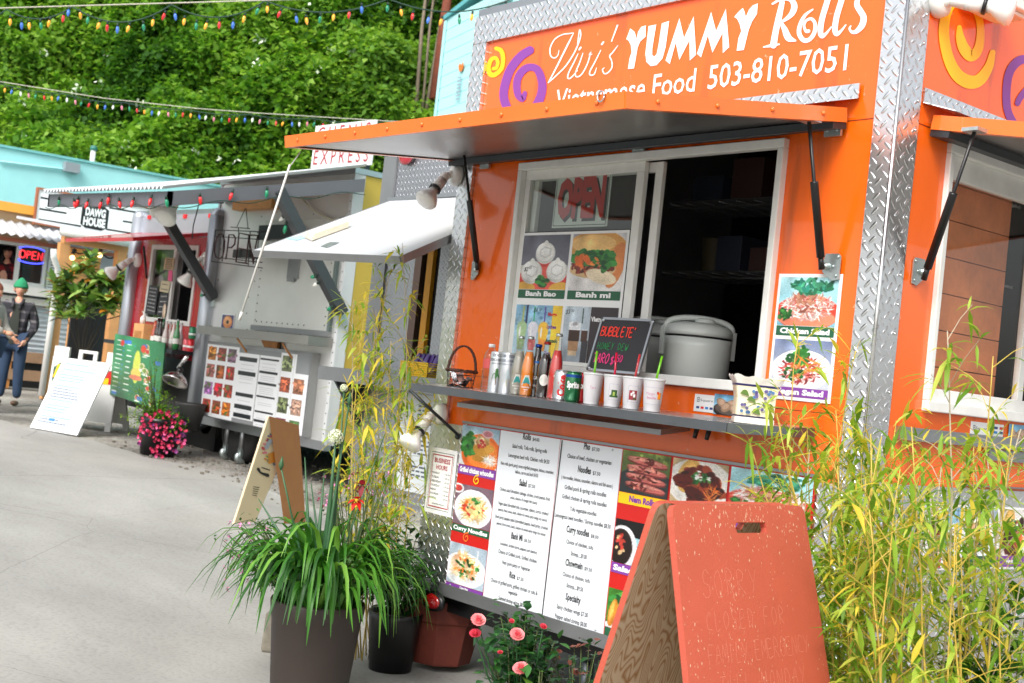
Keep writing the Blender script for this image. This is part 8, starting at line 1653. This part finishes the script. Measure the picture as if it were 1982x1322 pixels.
def grp(n, x0, x1, ylo, yhi, d0, d1, spread=60, dryp=.15, zb=0.):
    out = []
    for i in range(n):
        px = rnd(x0, x1); dp = rnd(d0, d1); b = DEP(px+rnd(-20, 20), 1500, dp); b.z = zb; tp = DEP(px+rnd(-spread, spread), rnd(ylo, yhi), dp+rnd(-.1, .1))
        for _ in range(6):
            if clear(b) and clear(tp): break
            b = b-HF*.15; tp = tp-HF*.15
        out.append((b, tp, .0, random.random() < dryp))
    return out
random.seed(5)
G1 = grp(26, 1590, 1740, 780, 1080, 3.72, 4.05, 90); G1 += [(DEP(1620, 1500, 3.75), DEP(1545, 640, 3.8), 0, False), (DEP(1640, 1500, 3.75), DEP(1655, 680, 3.8), 0, False), (DEP(1600, 1500, 3.72), DEP(1450, 850, 3.72), 0, False), (DEP(1610, 1500, 3.72), DEP(1500, 800, 3.75), 0, False), (DEP(1600, 1500, 3.72), DEP(1520, 900, 3.75), 0, False)]
bamboo('dense yellow green bamboo right of the red board, in front of the silver trailer corner', G1, .085, .85, 3, okf=clear)
G2 = grp(26, 1740, 1960, 800, 1100, 3.2, 3.7, 100, .25); G2 += [(DEP(1800, 1500, 3.4), DEP(1835, 640, 3.45), 0, True), (DEP(1840, 1500, 3.5), DEP(1925, 690, 3.5), 0, False), (DEP(1930, 1500, 3.3), DEP(1975, 830, 3.3), 0, True)]
bamboo('looser bamboo with grey dry stems below the side window at the right', G2, .082, .8, 4, okf=clear)
random.seed(9); G3 = []
for i in range(13):
    px = rnd(715, 800); dp = rnd(6.05, 6.4); b = DEP(px+rnd(-15, 15), 1000, dp); b.z = .02; tp = DEP(px+rnd(-45, 35), [470, 520, 560, 640, 700, 600, 660, 720, 760, 780, 580, 690, 800][i], dp+rnd(-.1, .1)); G3.append((b, tp, .5, i % 5 == 0))
bamboo('yellowing bamboo between the orange trailer and the tread plate trailer', G3, .09, .9, 6, wts=(3, 4, 2, 6, 4), okf=lambda p: p.x < -.07 or p.y < -.03, twf=1.1)

# ------------------------------------------------------------------ big pot of day lilies and onions
pc = V(.10, -.78, 0); dpt = (pc-CAM).dot(CF); pL, pR = DEP(527, 1150, dpt), DEP(706, 1172, dpt); pc = (pL+pR)/2; pc.z = 0; RIM = (pR-pL).length/2*1.0; HP = (pL.z+pR.z)/2
PC = empty('plant_pot', pc, 'large brown plastic plant pot standing on the concrete at the trailer corner', 'plant pot')
m = MB(); m.lathe(pc, [(RIM*.80, 0), (RIM*.83, .01), (RIM*.96, HP-.075), (RIM*.985, HP-.07), (RIM*1.02, HP-.012), (RIM*1.0, HP), (RIM*.95, HP-.004), (RIM*.92, HP-.05), (.001, HP-.05)], 44); m.build('pot_body', mat('brown_plastic', (58, 49, 45), .55, 0, .18, 5, .05, 60), PC)
m = MB(); m.lathe(pc+V(0, 0, HP-.049), [(RIM*.93, 0), (.001, .01)], 24); m.build('soil', mat('soil', (40, 30, 22), .9, 0, .3, 30, .6, 40), PC)
DL = [leafmat('lily_leaf_%d' % i, c, .42, .3, .45) for i, c in enumerate(((60, 116, 36), (84, 142, 48), (40, 88, 30), (116, 166, 66)))]
random.seed(12)
LLY = empty('day_lily_plant', pc+V(0, 0, HP-.04), 'arching day lily leaves with one open red flower filling the big brown pot', 'plant')
def strap(mb, b, az, L, up, W, mi, n=9):
    d = V(math.cos(az), math.sin(az), 0); pts = []; p = Vector(b); th = up; kk0 = rnd(.12, .34); kend = rnd(.8, 1.5)
    for i in range(n+1): pts.append(p.copy()); p = p+(d*math.cos(th)+V(0, 0, 1)*math.sin(th))*(L/n); tt = min(1, max(0, ((i+1)/n-kk0)/.62)); th = up-(up+kend)*tt*tt*(3-2*tt)
    s = V(-d.y, d.x, 0); vs = []
    for i, q_ in enumerate(pts): t = i/n; w = W*(.55+.6*t if t < .4 else .79*max(0.02, (1-(t-.4)/.6))**.7)/1.0; dd = (pts[min(i+1, n)]-pts[max(0, i-1)]).normalized(); nn = dd.cross(s); vs += [q_+s*w/2+nn*w*.18, q_, q_-s*w/2+nn*w*.18]
    mb.add(vs, [(3*i+j, 3*i+j+3, 3*i+j+4, 3*i+j+1) for i in range(n) for j in (0, 1)], mi, True)
m = MB()
for i in range(330):
    a = rnd(0, 6.28); r0 = RIM*.75*math.sqrt(random.random()); b = pc+V(r0*math.cos(a), r0*math.sin(a), HP-.05); az = a+rnd(-.7, .7); strap(m, b, az, rnd(.36, .70), rnd(.9, 1.48), rnd(.026, .042), random.choice((0, 0, 1, 1, 2, 2, 3)))
m.build('foliage', DL, LLY)
fl_ = DEP(690, 968, dpt-.12); m = MB()
for lay, c in enumerate((fl_, DEP(700, 940, dpt+.05))):
    m = MB()
    for i in range(6):
        a = i*1.047+lay*.4; fd = -CF*(.6 if lay == 0 else .2)+CR*math.cos(a)*.9+CU*math.sin(a)*.9; leafblade(m, c+CF*.01, fd, .042, .028, .35, lay, 3)
    m.build('flower', [mat('red_petal', (214, 30, 24), .5, 0, .1, 60), mat('maroon_petal', (130, 20, 34), .5)], LLY)
m = MB()
m = MB(); m.ball(fl_-CF*.004, .007, 8); 
for i in range(5): m.tube([fl_, fl_-CF*.035+CR*rnd(-.012, .012)+CU*rnd(-.012, .012)], .0012, 4)
m.build('stamen', mat('yellow_stamen', (240, 200, 60), .5), LLY); m = MB(); m.tube([pc+V(.03, -.02, HP-.05), fl_.lerp(pc+V(0, 0, HP), .4), fl_], .004, 6); m.build('flower_stem', DL[0], LLY)
# onions
ON = mat('onion_green', (52, 92, 56), .45, 0, .12, 12)
def onion(px, py, r_, bx, label, dd=0., bulge=.012, bud=False):
    hd = DEP(px, py, dpt+dd); b = pc+V(bx*.6, rnd(-.05, .05), HP-.05); P = empty('onion_plant', b, label, 'plant', 'flowering onions in the big pot'); m = MB(); m.tube([b, b.lerp(hd, .35)+V(rnd(-.015, .015), 0, 0), b.lerp(hd, .7), hd], [bulge, bulge*1.2, bulge*.7, .004], 8); m.build('stalk', ON, P)
    m = MB()
    if bud: m.lathe(hd-V(0, 0, .01), [(.004, 0), (.012, .02), (.007, .04), (.001, .06)], 8); m.build('bud', ON, P)
    else:
        m.ball(hd, r_*.62, 12); m.build('seed_core', mat('pale_seed', (170, 180, 130), .7, 0, .2, 60), P); m = MB()
        for i in range(260): d = rv3(); c = hd+d*r_*rnd(.86, 1.0); k_ = d.cross(rv3()).normalized()*r_*.11; k2 = d.cross(k_).normalized()*r_*.11; m.add([c+k_, c+k2, c-k_, c-k2, c+d*r_*.07], [(0, 1, 4), (1, 2, 4), (2, 3, 4), (3, 0, 4)], 0, True)
        m.build('flower_head', mat('onion_bloom', (226, 232, 204), .7, 0, .15, 90), P)
onion(650, 846, .034, .03, 'large round white onion flower on a thick stalk above the pot', -.0); onion(666, 751, .018, .05, 'small white onion flower, highest of the pot', .05, .006)
onion(676, 780, .01, .08, 'pointed green onion bud right of the highest flower', .05, .007, True); onion(544, 905, .01, -.10, 'thin onion stalk with a small bud left in the pot', 0, .006, True)
m = MB()
for (x0, y0, w_) in ((590, 885, .026), (602, 935, .022), (628, 915, .03), (745, 840, .010), (500, 965, .026)):
    b = pc+V(rnd(-.08, .08), rnd(-.06, .06), HP-.05); tp = DEP(x0, y0, dpt+rnd(-.05, .05)); m.tube([b, b.lerp(tp, .5)+V(rnd(-.01, .01), 0, 0), tp], [w_*.36, w_*.34, .002], 8)
tag(m.build('onion_leaves', ON), 'thick upright blue green onion leaves standing in the middle of the big pot', 'plant')
# herbs and small pink flowers round the pot
def bush(name, label, c, rx, ry, rz, nl, L, mats_, cat='plant', stems=8, base=None, group=None, seed=1, wide=.5, extra=None):
    random.seed(seed); base = Vector(base or c-V(0, 0, rz)); P = empty(name, base, label, cat, group); m = MB()
    tips = []
    for i in range(stems):
        d = rv3(); tp = c+V(d.x*rx*.9, d.y*ry*.9, abs(d.z)*rz*.9 if random.random() < .8 else d.z*rz*.6); tips.append(tp); m.tube([base, base.lerp(tp, .5)+rv3()*rx*.12, tp], [.006, .004, .0015], 5)
    m.build('stems', mat('green_stem', (70, 84, 40), .7, 0, .1), P); m = MB()
    for i in range(nl):
        tp = random.choice(tips); k_ = rnd(.25, 1.05); p = base.lerp(tp, k_)+rv3()*rx*.28*rnd(.2, 1); d = rv3(); d.z = d.z*.5+.1; leafblade(m, p, d, L*rnd(.6, 1.25), L*wide*rnd(.8, 1.2), rnd(0, .3), random.randrange(len(mats_)), 2)
    m.build('foliage', mats_, P); return P, tips
HB = [DL[0], DL[2], mat('herb_leaf', (84, 130, 60), .5, 0, .1)]
bush('herb_plant', 'low bushy herb with small oval leaves at the front of the big pot', DEP(655, 1110, dpt-.13), .20, .12, .10, 520, .030, HB, seed=31, stems=22, base=pc+V(.06, -.06, HP-.05), wide=.6)
P_, tp_ = bush('flowering_herb', 'feathery herb with tiny pink flowers at the left of the big pot', DEP(480, 1060, dpt+.05), .14, .12, .14, 420, .024, HB, seed=32, stems=20, base=pc+V(-.12, 0, HP-.05))
m = MB()
for i in range(26): c = DEP(rnd(432, 520), rnd(1010, 1150), dpt+rnd(-.1, .1)); [leafblade(m, c, rv3(), .012, .010, 0, 0, 1) for _ in range(5)]
m.build('blossom', mat('pink_petal', (226, 140, 190), .6), P_)
P_, tp_ = bush('flowering_herb', 'wispy plant with tiny pink and dark red flowers behind the red lily', DEP(690, 945, dpt+.22), .22, .12, .12, 260, .02, HB, seed=33, stems=26, base=pc+V(.08, .12, HP-.05))
m = MB()
for i in range(40): c = DEP(rnd(610, 760), rnd(915, 985), dpt+.2+rnd(-.1, .1)); [leafblade(m, c, rv3(), .013, .010, 0, i % 2, 1) for _ in range(5)]
m.build('blossom', [mat('pink_petal', (226, 140, 190)), mat('wine_petal', (140, 40, 60), .6)], P_)
# concrete block, dark pot, terracotta planter, black pot
b = V(*GND(520, 1262)); m = MB(); P4 = [GND(503, 1262), GND(548, 1268)]; u_ = (P4[1]-P4[0]); f2 = V(-u_.y, u_.x, 0).normalized()*.16; m.prism([P4[0], P4[1], P4[1]+f2, P4[0]+f2], V(.01, 0, .19)); tag(m.build('concrete_block', mat('rough_block', (126, 120, 108), .9, 0, .25, 20, .6, 30), bevel=.012), 'rough concrete block behind the left side of the big pot', 'concrete block')
c = DEP(758, 1262, dpt+.52); c.z = 0; DP = empty('plant_pot', c, 'black plastic pot between the big brown pot and the terracotta planter', 'plant pot'); m = MB(); m.lathe(c, [(.10, 0), (.125, .24), (.13, .27), (.12, .27), (.115, .24), (.001, .24)], 28); m.build('pot_body', BLK, DP)
bush('bushy_plant', 'dark green bushy plant in the black pot right of the lilies', c+V(0, 0, .46), .24, .2, .2, 700, .055, [GRN[4], GRN[2], DL[2]], seed=35, stems=22, base=c+V(0, 0, .27), wide=.55)
TC = mat('terracotta', (104, 44, 32), .7, 0, .2, 5, .2, 30)
c = DEP(862, 1290, (V(.62, -.18, 0)-CAM).dot(CF)); c.z = .0; c = V(.30, .10, .04); c = DEP(850, 1262, 6.25); c.z = .03
TP = empty('terracotta_planter', c, 'cracked eight sided terracotta planter under the trailer corner', 'planter'); m = MB(); m.lathe(c, [(.15, 0), (.155, .02), (.19, .20), (.205, .21), (.205, .31), (.185, .31), (.175, .25), (.001, .25)], 8); m.sm = [False]*len(m.sm); m.build('pot_body', TC, TP, bevel=.006)
m = MB(); m.lathe(c, [(.17, .252), (.001, .262)], 8); m.build('soil', MATS['soil'], TP)
c2 = DEP(925, 1330, 4.75); c2.z = 0; BP2 = empty('plant_pot', c2, 'low round black pot at the bottom edge left of the roses', 'plant pot'); m = MB(); m.lathe(c2, [(.10, 0), (.13, .05), (.135, .16), (.12, .185), (.10, .17), (.001, .16)], 28); m.build('pot_body', BLK, BP2)
# roses
RS = [leafmat('rose_leaf_%d' % i, c, .4, .25, .5) for i, c in enumerate(((44, 92, 48), (64, 120, 56), (36, 74, 40)))]
rd = 4.45; rb_ = DEP(1010, 1420, rd); rb_.z = .0
RPOT = empty('plant_pot', rb_, 'black nursery pot of the rose bush below the picture edge', 'plant pot'); m = MB(); m.lathe(rb_, [(.10, 0), (.13, .2), (.135, .22), (.12, .22), (.001, .19)], 24); m.build('pot_body', BLK, RPOT)
P_, tp_ = bush('rose_bush', 'rose bush with coral pink blooms under the menu board', DEP(1000, 1265, rd), .17, .15, .15, 900, .046, RS, seed=41, stems=26, base=rb_+V(0, 0, .19), wide=.62)
PKS = [mat('rose_petal_%d' % i, c, .6, 0, .06, 60) for i, c in enumerate(((236, 130, 130), (242, 158, 160), (214, 70, 90)))]
def rose(px, py, r_, mi, d_=None):
    r_ *= 1.15
    c = DEP(px, py, (d_ or rd)-.14); ax = (-CF*.6+V(0, 0, .9)+rv3()*.2).normalized(); m = MB(); e1 = ax.cross(V(1, 0, 0)).normalized(); e2 = ax.cross(e1)
    for lay in range(5):
        nP = 7-lay; rr_ = r_*(1.05-lay*.16); 
        for i in range(nP):
            a = 6.283*(i+.5*lay)/nP; d = e1*math.cos(a)+e2*math.sin(a); s = ax.cross(d); op = .80-lay*.13; vs = []
            for tt in (0, .35, .7, 1.): w = rr_*(.2+.75*math.sin(tt*2.4))*.62; p = c+d*rr_*op*math.sin(tt*1.35)+ax*(r_*(.15+.14*lay)+rr_*.75*(1-math.cos(tt*1.3))*(1.3-op)); vs += [p-s*w, p+d*rr_*.08, p+s*w]
            m.add(vs, [(3*k_+j, 3*k_+j+3, 3*k_+j+4, 3*k_+j+1) for k_ in range(3) for j in (0, 1)], ((0 if lay > 2 else 1) if mi < 2 else 2), True)
    m.ball(c+ax*r_*.5, r_*.32, 8, mi=2); return m.build('rose_bloom', PKS, P_)
for px, py, r_, mi in ((925, 1203, .024, 0), (920, 1229, .019, 2), (1000, 1231, .024, 1), (1009, 1298, .027, 1), (1051, 1214, .012, 2), (990, 1203, .009, 2), (968, 1264, .009, 2)): rose(px, py, r_, mi)
m = MB()
for px, py in ((925, 1203), (1000, 1231), (1051, 1214), (990, 1203), (920, 1229), (1009, 1298)): t_ = DEP(px, py, rd-.13); m.tube([rb_+V(0, 0, .2), t_.lerp(rb_, .3)+V(0, 0, .02), t_], [.004, .003, .002], 5)
m.build('bloom_stem', RS[0], P_)
cc = DEP(1130, 1345, 4.5); bush('young_rose_shrub', 'young shrub with reddish leaf tips between the roses and the red board', DEP(1125, 1300, 4.5), .12, .12, .10, 380, .034, [RS[0], RS[2], mat('red_tip_leaf', (120, 70, 56), .45, 0, .1)], seed=44, stems=16, base=V(cc.x, cc.y, 0.02), wide=.6)
bush('broad_leaf_plant', 'broad pale green leaves at the foot of the rose bush', DEP(1060, 1320, 4.3), .07, .07, .04, 26, .085, [DL[1], DL[3]], seed=45, stems=6, base=V(DEP(1060, 1330, 4.3).x, DEP(1060, 1330, 4.3).y, .05), wide=.4)
gb2 = DEP(1960, 1290, 3.55); bush('leafy_shrub', 'dark broad leaved shrub behind the bamboo at the lower right edge', gb2, .22, .15, .2, 420, .075, [GRN[0], DL[2], DL[0]], seed=46, stems=18, base=V(gb2.x, gb2.y, .02), wide=.75)

# ------------------------------------------------------------------ petunias in front of the red trailer
pg = GND(305, 880); pdp = (pg-CAM).dot(CF)
PP = empty('plant_pot', pg, 'dark square pot under the trailing petunias', 'plant pot'); m = MB(); m.lathe(pg, [(.17, 0), (.20, .30), (.22, .32), (.22, .36), (.19, .36), (.001, .33)], 4 if False else 20); m.build('pot_body', BLK, PP); p2 = GND(350, 880); m = MB(); m.lathe(p2+V(-.0, .05, .25), [(.10, 0), (.15, .25), (.16, .27), (.001, .25)], 16); tag(m.build('hanging_basket', mat('grey_pot', (60, 60, 60), .6)), 'small grey pot beside the petunias under the silver trailer corner', 'plant pot')
P_, tp_ = bush('petunia_plant', 'mound of magenta and pink petunias spilling over a dark pot', DEP(312, 832, pdp), .32, .24, .26, 900, .05, [GRN[1], GRN[3], GRN[0]], seed=51, stems=30, base=pg+V(0, 0, .33), wide=.5)
m = MB(); random.seed(52)
for i in range(150):
    a = rnd(0, 6.28); r_ = random.random()**.6*1.05; c = DEP(312+48*r_*math.cos(a), 838+44*r_*math.sin(a), pdp-.22-.12*random.random()); nn = (-CF+rv3()*.8).normalized(); e1 = nn.cross(V(0, 0, 1)).normalized(); e2 = nn.cross(e1); q_ = rnd(.013, .022); mi = 0 if random.random() < .62 else (1 if random.random() < .6 else 2)
    m.add([c+nn*-.01]+[c+(e1*math.cos(t)+e2*math.sin(t))*q_*(1 if j % 2 else .8)+nn*.005 for j, t in enumerate(np.linspace(0, 5.65, 10))], [(0, j+1, (j+1) % 10+1) for j in range(10)], mi, True)
m.build('blossom', [mat('magenta_petal', (176, 20, 70), .6), mat('rose_pink', (226, 96, 150), .6), mat('violet_petal', (120, 40, 110), .6)], P_)
bush('wispy_vine', 'wispy yellow green vine climbing beside the petunias toward the green poster', DEP(292, 770, pdp), .30, .15, .42, 520, .034, [GRN[3], BL[0], GRN[1]], seed=53, stems=22, base=pg+V(-.1, 0, .33), wide=.5)
bush('wispy_vine', 'low trailing yellow green vine at the left of the petunia pot', DEP(262, 822, pdp), .24, .15, .2, 260, .034, [GRN[3], BL[0]], seed=54, stems=14, base=pg+V(-.1, 0, .3), wide=.5)

# ------------------------------------------------------------------ small magnolia
tb = GND(152, 800); tb = V(tb.x-.2, tb.y+.25, GZ(tb.x)); tdp = (tb-CAM).dot(CF)
MG = empty('magnolia_tree', tb, 'small magnolia tree with glossy leaves and rusty undersides before the timber shelter', 'tree')
m = MB(); fork = DEP(158, 700, tdp); m.tube([tb+V(0, 0, .3), fork.lerp(tb, .5), fork], [.025, .022, .018], 8)
random.seed(61); wh = []
cpts = [(108,548),(120,585),(112,600),(135,560),(150,530),(168,520),(172,505),(160,560),(150,590),(140,605),(180,545),(195,540),(205,560),(190,575),(225,545),(240,560),(250,548),(232,575),(215,590),(245,590),(255,580),(170,580),(125,615),(150,612),(205,600),(128,540),(118,565),(185,595),(228,560),(145,575),(175,560),(200,585),(165,600)]
for ci, (x, y) in enumerate(cpts*2):
    x += (8 if ci >= len(cpts) else 0)*math.sin(ci*2.); y += (8 if ci >= len(cpts) else 0)*math.cos(ci*3.)
    p = DEP(x, y, tdp+rnd(-.35, .35)); wh.append(p)
    if ci % 9: continue
    mdp = fork.lerp(p, .55)+V(0, 0, -.08)+rv3()*.05; m.tube([fork, mdp, p], [.007, .005, .003], 5)
m.tube([fork, DEP(200, 620, tdp), DEP(238, 610, tdp), DEP(248, 590, tdp)], [.012, .01, .008, .005], 6)
m.build('trunk', [mat('olive_bark', (70, 62, 48), .8, 0, .2, 12), BLK], MG)
m = MB()
for p in wh:
    ax = (V(rnd(-.6, .6), rnd(-.6, .6), 1)).normalized(); e1 = ax.cross(V(1, .1, 0)).normalized(); e2 = ax.cross(e1)
    for i in range(13):
        a = i*2.4; el = rnd(-.1, .9); d = (e1*math.cos(a)+e2*math.sin(a))*math.cos(el)+ax*math.sin(el); L = rnd(.15, .25); c = p+rv3()*.03; mi = random.choice((0, 0, 1, 1, 2, 3)) if random.random() < .93 else 4; leafblade(m, c, d, L, L*.42, rnd(0, .25), mi, 3)
m.build('crown', [leafmat('magnolia_leaf_%d' % i, c, .3, .2, .6) for i, c in enumerate(((100, 142, 62), (156, 184, 100), (44, 78, 34), (160, 180, 104), (190, 120, 30)))], MG)

# ------------------------------------------------------------------ boards standing at the left
wl_, wr_ = GND(58, 829), GND(149, 845); wdp = (wl_-CAM).dot(CF); wt = DEP(97, 694, wdp+.42); wt2 = DEP(190, 708, (wr_-CAM).dot(CF)+.42)
WF = Fr(wl_+V(0, 0, .01), wr_-wl_, wt-wl_); WW, WH = (wr_-wl_).length, (wt-wl_).length; WF.N = WF.N if WF.N.dot(CAM-wl_) > 0 else -WF.N
WBd = empty('whiteboard', (wl_+wr_)/2, 'white dry erase board with faint blue handwriting leaning on the folding sign', 'whiteboard')
m = MB(); m.fbox(WF, 0, 0, -.012, WW, WH, 0); m.build('board', mat('whiteboard_white', (186, 194, 204), .35, 0, .02, 2), WBd); m = MB(); frame_(m, WF, 0, 0, WW, WH, .022, .003, 0); m.build('frame', WPAINT, WBd)
m = MB(); rr = random.Random(6)
for i in range(22):
    y = WH*.92-i*WH*.039; x = .06; mi = 1 if i in (9, 10, 11, 12, 20, 21) else 0
    if i in (1, 3, 7, 14, 18): continue
    while x < WW*rr.uniform(.45, .85): w_ = rr.uniform(.015, .04); band(m, WF, x, y, x+w_, y+.009, .002, mi); x += w_+.009
band(m, WF, WW*.3, WH*.13, WW*.42, WH*.165, .0022, 2); m.build('handwriting', [mat('pale_blue_ink', (110, 160, 210), .6), mat('grey_hand', (90, 94, 110), .6), mat('marker_blue', (60, 130, 206), .5)], WBd)
al, ar = GND(45, 822), GND(160, 836); al = al+V(-.25, .3, 0); ar = ar+V(-.1, .35, 0); al.z = GZ(al.x); adp = (al-CAM).dot(CF); at1 = DEP(92, 668, adp+.1); at2 = DEP(187, 676, (ar-CAM).dot(CF)+.1)
AF = Fr(al, ar-al, at1-al); AF.N = AF.N if AF.N.dot(CAM-al) > 0 else -AF.N; AWd, AH = (ar-al).length, (at1-al).length
AB = empty('folding_sign', (al+ar)/2, 'white plastic folding sign with grip holes and green, yellow and red lettering behind the whiteboard', 'sandwich board')
WPL = mat('white_plastic', (222, 222, 220), .5, 0, .06, 4)
def apanel(F, nm):
    m = MB(); a = AWd; 
    m.fbox(F, 0, 0.1, -.02, a, AH-.12, .01); m.fbox(F, 0, 0, -.02, .07, .1, .01); m.fbox(F, a-.07, 0, -.02, a, .1, .01)
    m.fbox(F, 0, AH-.12, -.03, a*.22, AH, .012); m.fbox(F, a*.78, AH-.12, -.03, a, AH+.0, .012); m.fbox(F, a*.36, AH-.12, -.02, a*.42, AH-.01, .01); m.fbox(F, a*.58, AH-.12, -.02, a*.64, AH-.01, .01); m.fbox(F, a*.42, AH-.045, -.02, a*.58, AH-.01, .01)
    for x in (0, a-.03): m.fbox(F, x, .1, .01, x+.03, AH-.12, .02)
    return m.build(nm, WPL, AB, bevel=.004)
apanel(AF, 'front_panel'); bk = -AF.N*1.; bk.z = 0; AF2 = Fr(AF.p(AWd, 0, 0)+bk.normalized()*.52, -AF.U, (at1-al)+(-bk.normalized()*.50-( (at1-al)-V(0,0,(at1-al).z)) )); AF2.N = AF2.N if AF2.N.dot(CAM-al) < 0 else -AF2.N; apanel(AF2, 'rear_panel')
m = MB(); ey = AH-.30
poly(m, AF, [(.02, ey-.10), (.03, ey+.06), (.09, ey+.12), (.26, ey+.12), (.26, ey-.0), (.1, ey-.06)], 0, .012, px=False); text(m, AF, 'EL', .03, ey-.04, .20, .13, bold=.06, mi=1, n=.014, shear=.3); poly(m, AF, [(AWd*.62, ey+.06), (AWd*.95, ey+.10), (AWd*.92, ey-.06), (AWd*.60, ey-.04)], 2, .012, px=False)
band(m, AF, AWd*.68, ey-.06, AWd*.86, ey+.01, .014, 1); band(m, AF, .01, ey-.18, .08, ey-.13, .012, 1)
for i in range(6): c = (.035, ey-.30-i*.085); poly(m, AF, [(c[0]+.028*math.cos(t), c[1]+.034*math.sin(t)) for t in np.linspace(0, 5.8, 12)], 3, .012, px=False); poly(m, AF, [(c[0]+.014*math.cos(t), c[1]+.018*math.sin(t)) for t in np.linspace(0, 5.8, 12)], 4, .0135, px=False)
stroke(m, AF, [(.26, ey+.12), (.4, ey+.08), (AWd*.62, ey+.07), (AWd*.95, ey+.10)], .006, 3, .012, px=False); m.build('print', [GREEN, YEL, RED, INK, WPAINT], AB)
# tan folding board
tl0 = DEP(507, 850, 8.2); TBf = None
bl_ = GND(452, 1020); td = (bl_-CAM).dot(CF); tTL, tTR = DEP(520, 806, td+.10), DEP(574, 823, td+.28); bR_ = GND(494, 1016)
TBo = empty('folding_board', (bl_+bR_)/2, 'cream folding board with a flower wreath and mug emblem on the open concrete', 'sandwich board')
TF = Fr(bl_, bR_-bl_, tTL-bl_); TF = Fr(bl_, (bR_-bl_).normalized()+(tTR-tTL).normalized(), tTL-bl_); TF.N = TF.N if TF.N.dot(CAM-bl_) > 0 else -TF.N
CRM = mat('cream_board', (226, 206, 172), .6, 0, .05, 4)
q = [bl_+V(0, 0, .02), bR_+V(0, 0, .02), tTR, tTL]; _F = Fr(q[0], q[1]-q[0], q[3]-q[0]); q[2] = tTR = _F.px(574, 823); m = MB(); m.prism(q, -TF.N*.02); m.build('front_panel', CRM, TBo, bevel=.004)
brr = bR_+V(.05, .55, .0); brl = bl_+V(.05, .55, 0); br1 = GND(592, 1010); off = br1-bR_; off.z = 0; m = MB(); m.prism([bR_+off, bl_+off, tTL+off.normalized()*.025, tTR+off.normalized()*.025], -off.normalized()*.02); m.build('rear_panel', mat('brown_hardboard', (176, 118, 72), .6, 0, .1, 5), TBo)
C_ = lambda x, y: (x, y); m = MB(); TF2 = Fr(q[0], q[1]-q[0], q[3]-q[0]); TF2.N = TF2.N if TF2.N.dot(CAM-bl_) > 0 else -TF2.N
random.seed(71)
for i in range(46):
    a = rnd(0, 6.28); rr_ = rnd(.8, 1.25); x, y = 529+19*rr_*math.cos(a), 868+27*rr_*math.sin(a)*.95
    if y > 900: continue
    stroke(m, TF2, [(x-1.4, y), (x+1.4, y+1)], rnd(2.2, 4.2), random.choice((0, 1, 2, 3, 4)), .003, sm=2)
stroke(m, TF2, [(516, 866), (522, 856), (531, 853), (540, 858), (545, 868)], 8, 5, .004); poly(m, TF2, [(519, 878), (540, 872), (538, 894), (520, 898)], 6, .004); stroke(m, TF2, [(542, 888), (545, 896), (541, 902)], 5, 7, .004)
stroke(m, TF2, [(500, 908), (505, 915), (518, 920)], [6, 4, 7], 7, .003); stroke(m, TF2, [(507, 905), (522, 910)], 2, 7, .003)
for i in range(5): stroke(m, TF2, [(491-i*.5, 942+i*4), (502-i*1.4, 944+i*4)], 1.2, 7, .003, sm=2)
stroke(m, TF2, [(523, 812), (548, 820)], .8, 8, .003, sm=2)
m.build('print', [mat('wreath_pink', (220, 120, 140)), mat('wreath_green', (90, 130, 90)), mat('wreath_yellow', (226, 196, 110)), mat('wreath_blue', (90, 110, 140)), mat('wreath_rose', (206, 80, 90)), mat('ribbon_grey', (160, 166, 180)), mat('mug_amber', (206, 134, 50)), INK, mat('tan_line', (176, 156, 120))], TBo)
# rubble, weeds and odds under the trailers
m = MB(); random.seed(81)
for i in range(260):
    x = rnd(-9, -3.5); y = rnd(1.6, 3.4) if x > -8 else rnd(2.2, 4); r_ = rnd(.006, .02); c = V(x, y, GZ(x)+r_*.3); vs = [c+V(rnd(.6, 1)*r_*sx, rnd(.6, 1)*r_*sy, rnd(.4, .9)*r_*sz) for sx in (-1, 1) for sy in (-1, 1) for sz in (-1, 1)]; m.add(vs, [(0, 1, 3, 2), (4, 6, 7, 5), (0, 4, 5, 1), (2, 3, 7, 6), (0, 2, 6, 4), (1, 5, 7, 3)], 0, False)
tag(m.build('loose_stones', mat('stone', (120, 114, 104), .9, 0, .3, 3)), kind='stuff')
